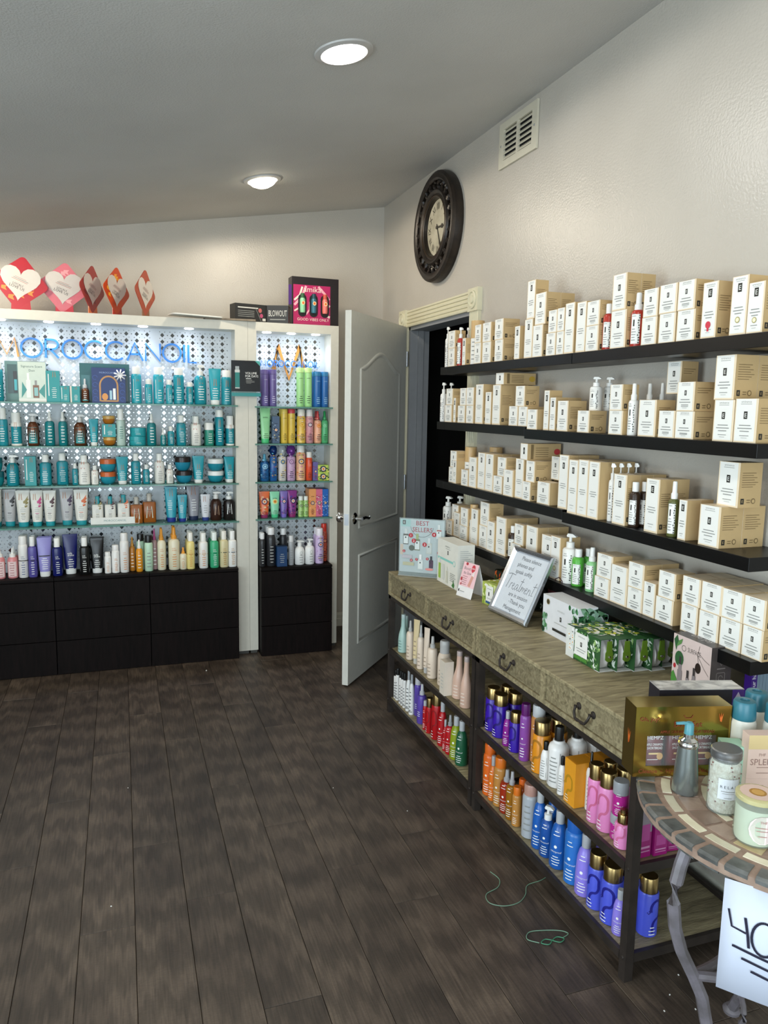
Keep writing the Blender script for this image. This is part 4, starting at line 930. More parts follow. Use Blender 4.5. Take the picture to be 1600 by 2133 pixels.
  ('BX', 'am_violet', -0.5578, 0.0304, 0.1126, 0.03, 1.0513, -0.405, 0, 1),
  ('BX', 'am_limebox', -0.5088, 0.066, 0.0476, 0.05, 1.0513, -0.405, 0, 1),
  ('BX', 'am_limebox', -0.5091, 0.0666, 0.0462, 0.05, 1.0989, -0.405, 1, 1),
 ]),
 ('lowest glass shelf (narrow cabinet)', 'x', [
  ('TUBE', 'am_orange', -0.8694, 0.0644, 0.1596, 0.04, 0.8285, -0.405, 0, 1),
  ('TUBE', 'am_greent', -0.8062, 0.0602, 0.1583, 0.037, 0.8285, -0.405, 0, 1),
  ('TUBE', 'am_violett', -0.7503, 0.046, 0.159, 0.029, 0.8285, -0.405, 0, 2),
  ('TUBE', 'am_magenta', -0.6973, 0.0585, 0.1616, 0.036, 0.8285, -0.405, 0, 2),
  ('CAN', 'am_lime2', -0.6461, 0.0321, 0.1273, 0.032, 0.8285, -0.405, 0, 1),
  ('CAN', 'am_lime2', -0.6138, 0.0318, 0.1265, 0.032, 0.8285, -0.405, 0, 1),
  ('BX', 'am_orangebox', -0.5755, 0.0433, 0.17, 0.05, 0.8285, -0.405, 0, 2),
  ('BX', 'am_pinkbox', -0.5332, 0.0398, 0.1684, 0.05, 0.8285, -0.405, 0, 2),
  ('BX', 'am_bluebox', -0.4942, 0.0366, 0.1676, 0.05, 0.8285, -0.405, 0, 2),
 ]),
 ('chest under narrow cabinet', 'x', [
  ('FLIPC', 'lp_black', -0.8947, 0.0346, 0.2032, 0.035, 0.5438, -0.47, 0, 2),
  ('FLIPC', 'lp_black', -0.8402, 0.0546, 0.2322, 0.055, 0.5438, -0.47, 0, 3),
  ('BX', 'lp_navy', -0.7817, 0.0606, 0.1211, 0.05, 0.5438, -0.49, 0, 1),
  ('FLIPC', 'lp_black', -0.7552, 0.0465, 0.2167, 0.046, 0.5438, -0.41, 0, 1),
  ('CAN', 'lp_silver', -0.7199, 0.0334, 0.1799, 0.033, 0.5438, -0.47, 0, 1),
  ('PUMPS', 'tt_white', -0.6653, 0.0602, 0.1466, 0.06, 0.5438, -0.475, 0, 1),
  ('PUMP', 'tt_white', -0.603, 0.058, 0.1553, 0.058, 0.5438, -0.475, 0, 1),
  ('CAN', 'am_lilac', -0.5415, 0.0517, 0.2177, 0.052, 0.5438, -0.47, 0, 2),
  ('CAN', 'am_redcap', -0.4966, 0.0413, 0.2358, 0.041, 0.5438, -0.4, 0, 1),
 ]),
 ('middle shelf of the far console', 'y', [
  ('NECK', 'mint', -1.5462, 0.0385, 0.1624, 0.038, 0.332, -0.4, 0, 1),
  ('NECK', 'mint', -1.5936, 0.0502, 0.1855, 0.05, 0.332, -0.44, 0, 1),
  ('SPR', 'nude', -1.7033, 0.0384, 0.1851, 0.038, 0.332, -0.44, 0, 1),
  ('TUBR', 'nudey', -1.7709, 0.0357, 0.2079, 0.036, 0.332, -0.435, 0, 1),
  ('SPR', 'nude', -1.8388, 0.0337, 0.2021, 0.034, 0.332, -0.44, 0, 1),
  ('TUBR', 'nude', -1.8993, 0.032, 0.2065, 0.032, 0.332, -0.435, 0, 1),
  ('SPR', 'nude', -1.9605, 0.0464, 0.1855, 0.046, 0.332, -0.44, 0, 1),
  ('FOAMB', 'nude', -2.054, 0.0583, 0.1942, 0.058, 0.332, -0.43, 0, 1),
  ('BX', 'nudebox', -2.1556, 0.049, 0.1425, 0.04, 0.332, -0.455, 0, 1),
  ('NECK', 'rose', -2.2081, 0.0544, 0.1969, 0.055, 0.332, -0.43, 0, 1),
  ('NECK', 'rose', -2.3036, 0.0474, 0.2056, 0.047, 0.332, -0.44, 0, 1),
 ]),
 ('bottom shelf of the far console', 'y', [
  ('CAN', 'wblack', -1.5414, 0.0287, 0.1439, 0.029, 0.079, -0.44, 0, 1),
  ('CAN', 'wblack', -1.5672, 0.0232, 0.1603, 0.023, 0.079, -0.44, 0, 1),
  ('CAN', 'wblack', -1.614, 0.0186, 0.1635, 0.019, 0.079, -0.44, 0, 1),
  ('CAN', 'wblack', -1.6382, 0.0188, 0.1646, 0.019, 0.079, -0.44, 0, 1),
  ('CAN', 'wblack', -1.668, 0.0183, 0.1714, 0.018, 0.079, -0.44, 0, 1),
  ('SLOPE', 'wsilver', -1.7062, 0.0297, 0.1964, 0.03, 0.079, -0.44, 0, 1),
  ('SLOPE', 'wsilver', -1.7504, 0.0259, 0.1937, 0.026, 0.079, -0.44, 0, 1),
  ('CAN', 'purple', -1.7687, 0.0356, 0.1868, 0.036, 0.079, -0.42, 0, 1),
  ('SPR', 'purple2', -1.8538, 0.0455, 0.1837, 0.046, 0.079, -0.44, 0, 1),
  ('FLIPC', 'redsilver', -1.9242, 0.0215, 0.1336, 0.021, 0.079, -0.44, 0, 1),
  ('GOLD', 'red', -1.9611, 0.0321, 0.1588, 0.032, 0.079, -0.44, 0, 1),
  ('GOLD', 'red', -2.0246, 0.0461, 0.2034, 0.046, 0.079, -0.44, 0, 1),
  ('SLOPE', 'redsilver', -2.0921, 0.042, 0.1907, 0.042, 0.079, -0.44, 0, 1),
  ('SLOPE', 'redsilver', -2.1449, 0.0226, 0.1348, 0.023, 0.079, -0.44, 0, 1),
  ('SPR', 'redspray', -2.1748, 0.0386, 0.1667, 0.039, 0.079, -0.44, 0, 1),
  ('SLOPE', 'olive', -2.2207, 0.0544, 0.1803, 0.054, 0.079, -0.44, 0, 1),
  ('SLOPE', 'dkgreen', -2.2751, 0.0519, 0.1808, 0.052, 0.079, -0.44, 0, 1),
 ]),
 ('middle shelf of the near console', 'y', [
  ('GOLD', 'indigo', -2.5254, 0.0558, 0.1622, 0.056, 0.332, -0.44, 0, 2),
  ('GOLD', 'indigo', -2.5822, 0.0577, 0.1574, 0.058, 0.332, -0.44, 0, 2),
  ('SLOPE', 'magenta', -2.6577, 0.0346, 0.1235, 0.035, 0.332, -0.44, 0, 1),
  ('GOLD', 'indigo', -2.7066, 0.0454, 0.1405, 0.045, 0.332, -0.44, 0, 2),
  ('CAN', 'silverpurple', -2.7761, 0.0363, 0.1971, 0.036, 0.332, -0.44, 0, 1),
  ('CAN', 'silverorange', -2.7986, 0.0501, 0.1979, 0.05, 0.332, -0.41, 0, 1),
  ('GOLD', 'amberS', -2.863, 0.06, 0.1726, 0.06, 0.332, -0.44, 0, 2),
  ('SLOPE', 'whiteblk', -2.9101, 0.0364, 0.1228, 0.036, 0.332, -0.44, 0, 1),
  ('NECKB', 'whiteblk', -2.9587, 0.0648, 0.1927, 0.065, 0.332, -0.44, 0, 3),
  ('SLOPE', 'whiteblk', -3.0132, 0.028, 0.1205, 0.028, 0.332, -0.44, 0, 1),
  ('BX', 'orangeS', -3.0749, 0.0561, 0.1373, 0.065, 0.332, -0.44, 0, 2),
  ('SPR', 'whiteblk', -3.1173, 0.0273, 0.1784, 0.027, 0.332, -0.41, 0, 1),
  ('GOLD', 'pinkS', -3.1729, 0.0455, 0.1727, 0.045, 0.332, -0.44, 0, 2),
  ('GOLD', 'pinkS', -3.2224, 0.0535, 0.1722, 0.054, 0.332, -0.44, 0, 2),
  ('JARB', 'magenta', -3.2687, 0.0385, 0.0718, 0.039, 0.332, -0.43, 0, 1),
  ('JARB', 'magenta', -3.2739, 0.0417, 0.0976, 0.042, 0.4038, -0.43, 1, 1),
  ('PUMPG', 'pink', -3.3094, 0.0449, 0.108, 0.045, 0.332, -0.445, 0, 1),
 ]),
 ('bottom shelf of the near console', 'y', [
  ('CAN', 'orange', -2.523, 0.051, 0.1971, 0.052, 0.079, -0.44, 0, 1),
  ('SLOPE', 'orangesilver', -2.5653, 0.0351, 0.1685, 0.036, 0.079, -0.44, 0, 1),
  ('CAN', 'silverorange2', -2.6063, 0.048, 0.182, 0.05, 0.079, -0.44, 0, 1),
  ('SPR', 'redclear', -2.6556, 0.0499, 0.1569, 0.052, 0.079, -0.44, 0, 1),
  ('SPR', 'amberclear', -2.7009, 0.0409, 0.1728, 0.041, 0.079, -0.44, 0, 1),
  ('CAN', 'silverorange2', -2.7455, 0.0339, 0.1402, 0.034, 0.079, -0.44, 0, 1),
  ('CAN', 'orange', -2.7297, 0.032, 0.1569, 0.032, 0.079, -0.41, 0, 1),
  ('CAN', 'silver', -2.8165, 0.0555, 0.1856, 0.055, 0.079, -0.44, 0, 1),
  ('SLOPE', 'blue', -2.8813, 0.0504, 0.1973, 0.05, 0.079, -0.44, 0, 2),
  ('PUMP', 'bluew', -2.9313, 0.0495, 0.1667, 0.049, 0.079, -0.44, 0, 1),
  ('SLOPE', 'blue', -2.9928, 0.0594, 0.1838, 0.059, 0.079, -0.44, 0, 2),
  ('CAN', 'silverblue', -3.0754, 0.0599, 0.2064, 0.06, 0.079, -0.44, 0, 1),
  ('SLOPE', 'lavender', -3.1345, 0.0576, 0.1861, 0.058, 0.079, -0.44, 0, 2),
  ('GOLD', 'violetS', -3.1969, 0.0552, 0.1663, 0.055, 0.079, -0.44, 0, 2),
  ('GOLD', 'violetS', -3.2636, 0.0611, 0.1686, 0.061, 0.079, -0.44, 0, 2),
  ('SLOPE', 'lavender', -3.3145, 0.0416, 0.1278, 0.042, 0.079, -0.44, 0, 1),
 ]),
]

# ================================================================== PRODUCTS
# body profile, cap profile(s) as fractions of the width (radius) and the height
K = {
 'CAN':   dict(b=[(0, 0), (.46, 0), (.5, .012), (.5, .74), (.46, .785), (.40, .80), (0, .80)], c=[(0, .8), (.415, .8), (.42, .97), (.38, 1), (0, 1)]),
 'CYL':   dict(b=[(0, 0), (.49, 0), (.5, .006), (.5, .87), (0, .87)], c=[(0, .875), (.49, .875), (.49, .99), (.47, 1), (0, 1)]),
 'FLIP':  dict(b=[(0, 0), (.46, 0), (.5, .018), (.5, .67), (.46, .725), (.3, .755), (.24, .765), (0, .765)], c=[(0, .765), (.29, .765), (.29, .985), (.26, 1), (0, 1)], ex=2.6),
 'FLIPC': dict(b=[(0, 0), (.47, 0), (.5, .015), (.5, .70), (.44, .79), (.37, .815), (0, .815)], c=[(0, .82), (.37, .82), (.37, .98), (.34, 1), (0, 1)]),
 'MIST':  dict(b=[(0, 0), (.48, 0), (.5, .015), (.5, .68), (.42, .70), (0, .70)], c=[(0, .70), (.36, .70), (.36, .98), (.33, 1), (0, 1)]),
 'FOAM':  dict(b=[(0, 0), (.48, 0), (.5, .02), (.5, .58), (0, .58)], c=[(0, .58), (.5, .58), (.5, .68), (.42, .70), (.42, .97), (.38, 1), (0, 1)], foot='#e8e6df'),
 'FOAMB': dict(b=[(0, 0), (.47, 0), (.5, .02), (.5, .60), (.42, .70), (.34, .72), (0, .72)], c=[(0, .72), (.35, .72), (.35, .86), (.36, .88), (.36, .97), (.3, 1), (0, 1)]),
 'PUMPS': dict(b=[(0, 0), (.45, 0), (.5, .03), (.5, .56), (.44, .66), (.28, .735), (.2, .75), (0, .75)], c=[(0, .75), (.21, .75), (.21, .90), (.12, .91), (.12, .93), (0, .93)], spout=(.93, 1.0, .27)),
 'PUMP':  dict(b=[(0, 0), (.46, 0), (.5, .02), (.5, .60), (.44, .68), (.26, .73), (0, .73)], c=[(0, .73), (.25, .73), (.25, .84), (.09, .85), (.09, .93), (0, .93)], spout=(.93, 1.0, .22)),
 'PB':    dict(b=[(0, 0), (.47, 0), (.5, .02), (.5, .66), (.44, .70), (.27, .725), (0, .725)], c=[(0, .725), (.27, .725), (.27, .83), (.10, .84), (.10, .93), (0, .93)], spout=(.93, 1.0, .24)),
 'SPR':   dict(b=[(0, 0), (.46, 0), (.5, .018), (.5, .64), (.42, .70), (.26, .725), (0, .725)], c=[(0, .725), (.25, .725), (.25, .80), (.17, .82), (.13, .99), (.1, 1), (0, 1)]),
 'SB':    dict(b=[(0, 0), (.47, 0), (.5, .02), (.5, .63), (.42, .67), (.3, .685), (0, .685)], c=[(0, .685), (.30, .685), (.30, .78), (.22, .80), (.20, .98), (.17, 1), (0, 1)]),
 'CB':    dict(b=[(0, 0), (.47, 0), (.5, .02), (.5, .72), (.42, .765), (.28, .785), (0, .785)], c=[(0, .79), (.29, .79), (.29, .985), (.26, 1), (0, 1)]),
 'TRG':   dict(b=[(0, 0), (.46, 0), (.5, .015), (.5, .66), (.44, .69), (.2, .70), (0, .70)], c=[(0, .70), (.22, .70), (.22, .79), (0, .79)], trigger=True, ex=3.0),
 'NECK':  dict(b=[(0, 0), (.45, 0), (.5, .015), (.49, .33), (.44, .46), (.30, .60), (.24, .68), (.21, .90), (0, .90)], c=[(0, .90), (.22, .90), (.22, .985), (.2, 1), (0, 1)]),
 'NECKB': dict(b=[(0, 0), (.46, 0), (.5, .02), (.5, .62), (.44, .69), (.29, .73), (.28, .77), (0, .77)], c=[(0, .775), (.23, .775), (.22, .98), (.2, 1), (0, 1)]),
 'SLOPE': dict(b=[(0, 0), (.47, 0), (.5, .02), (.485, .30), (.43, .60), (.33, .73), (.21, .775), (0, .775)], c=[(0, .78), (.22, .78), (.22, .985), (.2, 1), (0, 1)]),
 'GOLD':  dict(b=[(0, 0), (.47, 0), (.5, .012), (.5, .72), (.46, .745), (0, .745)], c=[(0, .745), (.43, .745), (.43, .985), (.40, 1), (0, 1)]),
 'JAR':   dict(b=[(0, 0), (.26, 0), (.40, .14), (.48, .40), (.5, .60), (0, .60)], c=[(0, .61), (.5, .61), (.5, .93), (.46, .98), (0, 1)]),
 'JARB':  dict(b=[(0, 0), (.47, 0), (.5, .03), (.5, .62), (0, .62)], c=[(0, .63), (.51, .63), (.51, .97), (.48, 1), (0, 1)]),
 'TIN':   dict(b=[(0, 0), (.49, 0), (.5, .03), (.5, .55), (0, .55)], c=[(0, .56), (.5, .56), (.5, .96), (.47, 1), (0, 1)]),
 'DRP':   dict(b=[(0, 0), (.46, 0), (.5, .03), (.5, .50), (.40, .58), (.24, .62), (0, .62)], c=[(0, .62), (.28, .62), (.28, .74), (.15, .75), (.14, .95), (.08, 1), (0, 1)]),
 'NOZ':   dict(b=[(0, 0), (.45, 0), (.5, .03), (.5, .60), (.42, .68), (.3, .70), (0, .70)], c=[(0, .70), (.3, .70), (.3, .79), (.13, .81), (.06, 1), (0, 1)]),
 'WIDE':  dict(b=[(0, 0), (.48, 0), (.5, .02), (.5, .68), (0, .68)], c=[(0, .69), (.49, .69), (.49, .98), (.46, 1), (0, 1)], ex=3.2),
 'PUMPG': dict(b=[(0, 0), (.46, 0), (.5, .02), (.5, .60), (.44, .635), (0, .64)], c=[(0, .64), (.36, .64), (.36, .86), (.33, .88), (.22, .885), (.22, .985), (0, 1)]),
 'SQB':   dict(b=[(0, 0), (.48, 0), (.5, .015), (.5, .68), (.46, .71), (.2, .72), (0, .72)], c=[(0, .725), (.19, .725), (.19, .985), (.17, 1), (0, 1)], ex=7),
 'TB':    dict(b=[(0, 0), (.5, 0), (.5, .60), (0, .60)], c=[(0, .602), (.5, .602), (.5, .99), (.49, 1), (0, 1)]),
}
WI = WHITEINK
def lines(v0, v1, n, w, mat, u=0, seed=1):
    r = random.Random(seed); out = []
    for i in range(n):
        v = v1 - (v1 - v0) * i / max(1, n - 1); ww = w * r.uniform(.55, 1); out.append(('r', u - ww / 2, v, u + ww / 2, v + (v1 - v0) * .22 / n + .006, mat))
    return out
def Mlet(u, v, s, mat, sw=.035):   # thin capital M
    return [('s', [(u - s / 2, v), (u - s * .36, v + s * .9), (u, v + s * .1), (u + s * .36, v + s * .9), (u + s / 2, v)], sw * 1.2, mat)]
COP = M('#b9743f', 0.5, 0, 0)
# prints: ops whose u is in widths, v in heights ('t' heights in widths)
def p_mo(lc=WI, mc=COP): return lambda k: Mlet(0, .52, .22, mc) + lines(.12, .44, 6, .52, lc)
def p_side(lc=WI): return lambda k: [('t', 'MOROCCANOIL', -.16, .2, .0, lc)] [:0] + Mlet(.14, .60, .2, COP) + lines(.08, .36, 5, .4, lc, .1) + [('r', -.30, .14, -.25, .66, lc)]
def p_lines(lc=INK, n=5, v0=.12, v1=.5, w=.55): return lambda k: lines(v0, v1, n, w, lc, 0, 3)
def p_label(bc, lc, v0=.08, v1=.58, w=.78): return lambda k: [('r', -w / 2, v0, w / 2, v1, bc)] + lines(v0 + .05, v1 - .12, 5, w * .6, lc) + Mlet(0, v1 - .1, .12, COP)
def p_milk(lc, band=None):
    def f(k):
        o = [('t', 'milk', -.06, .50, .13, lc), ('t', 'shake', .0, .455, .13, lc)] + lines(.08, .36, 6, .42, lc)
        if band: o += [('r', -.78, .405, .78, .425, band)]
        return o
    return f
def sun(u, v, r, k, c1, c2, c3):
    o = []
    for i in range(14):
        a = 2 * math.pi * i / 14; o.append(('d', u + r * 1.12 * math.cos(a), v + r * 1.12 * math.sin(a) * k, r * .2, r * .2 * k, c1))
    return o + [('d', u, v, r * 1.0, r * k, c1), ('d', u, v, r * .82, r * .82 * k, c2), ('d', u, v, r * .5, r * .5 * k, c3)]
def p_amika(ink='#1c1c22', c1='#2b2b52', c2='#f2e6d4', c3='#e8893a', pat=None, sv=.55, txt=True, seed=2):
    def f(k):
        r = random.Random(seed); o = []
        if pat:
            for i in range(26):
                u, v = r.uniform(-.55, .55), r.uniform(.03, .8); s = r.uniform(.05, .13); o.append(('d', u, v, s, s * k * .7, M(r.choice(pat), .45, 0, 0)))
        if txt: o.append(('t', 'amika:', 0, .72, .13, M(ink, .5, 0, 0)))
        o += sun(0, sv, .22, k, M(c1, .5, 0, 0), M(c2, .5, 0, 0), M(c3, .5, 0, 0)) if c1 else []
        return o + lines(.1, .26, 4, .5, M(ink, .5, 0, 0))
    return f
def p_colorproof(lc=WI): return lambda k: [('d', -.02, .40, .085, .085 * k, lc), ('t', 'colorproof', 0, .30, .10, lc, .62)] + lines(.08, .22, 4, .5, lc) + lines(.6, .66, 2, .36, lc)
def p_squig(c):
    def f(k):
        mat = M(c, .45, 0, 0)
        S = [(-.5, .42), (-.36, .47)] + [(a, b) for a, b in arc(-.05, .50, .30, 200, 20, 12, .14)] + [(a, b) for a, b in arc(.02, .43, .22, 10, -90, 8, .11)] + [(a, b) for a, b in arc(.02, .19, .26, 90, 180, 8, .13)] + [(-.24, .08)]
        return [('s', S, .13, mat)] + lines(.05, .17, 3, .36, WI, -.24)
    return f
def p_smear(c): return lambda k: Mlet(-.16, .74, .2, COP) + [('p', [(.02, .70), (.16, .74), (.38, .86), (.34, .78), (.42, .76), (.30, .70), (.40, .66), (.26, .62), (.14, .60), (.2, .64), (.04, .65)], M(c, .4, 0, .2)), ('p', [(.1, .58), (.3, .60), (.32, .56), (.16, .53)], M(c, .4, 0, .2)), ('r', -.14, .36, .14, .375, M(c, .5, 0, 0))] + lines(.20, .33, 4, .34, GREYINK) + lines(.42, .52, 3, .4, LGREY)
def p_botanic(k):
    o = [('t', 'E', -.1, .42, .12, INK), ('r', -.16, .38, -.04, .50, INK)] [1:] + lines(.12, .32, 5, .4, GREYINK, -.1) + lines(.56, .60, 2, .34, GREYINK, -.1)
    r = random.Random(5)
    for i in range(12):
        v = .08 + .045 * i; o.append(('d', .27 + r.uniform(-.05, .05), v, .05 * r.uniform(.6, 1.3), .014, M('#4c4d49', .6, 0, 0)))
    return o
def p_botlabel(k):
    return [('r', -.34, .06, .36, .60, CARD)] + p_botanic(k)
def p_verb(k): return lines(.1, .55, 6, .5, M('#55565a', .5, 0, 0)) + [('r', -.45, .07, .45, .085, INK)]
def p_frame(k): return [('s', [(-.33, .06), (.33, .06), (.33, .60), (-.33, .60)], .02, INK, True)] + lines(.1, .5, 7, .44, GREYINK)

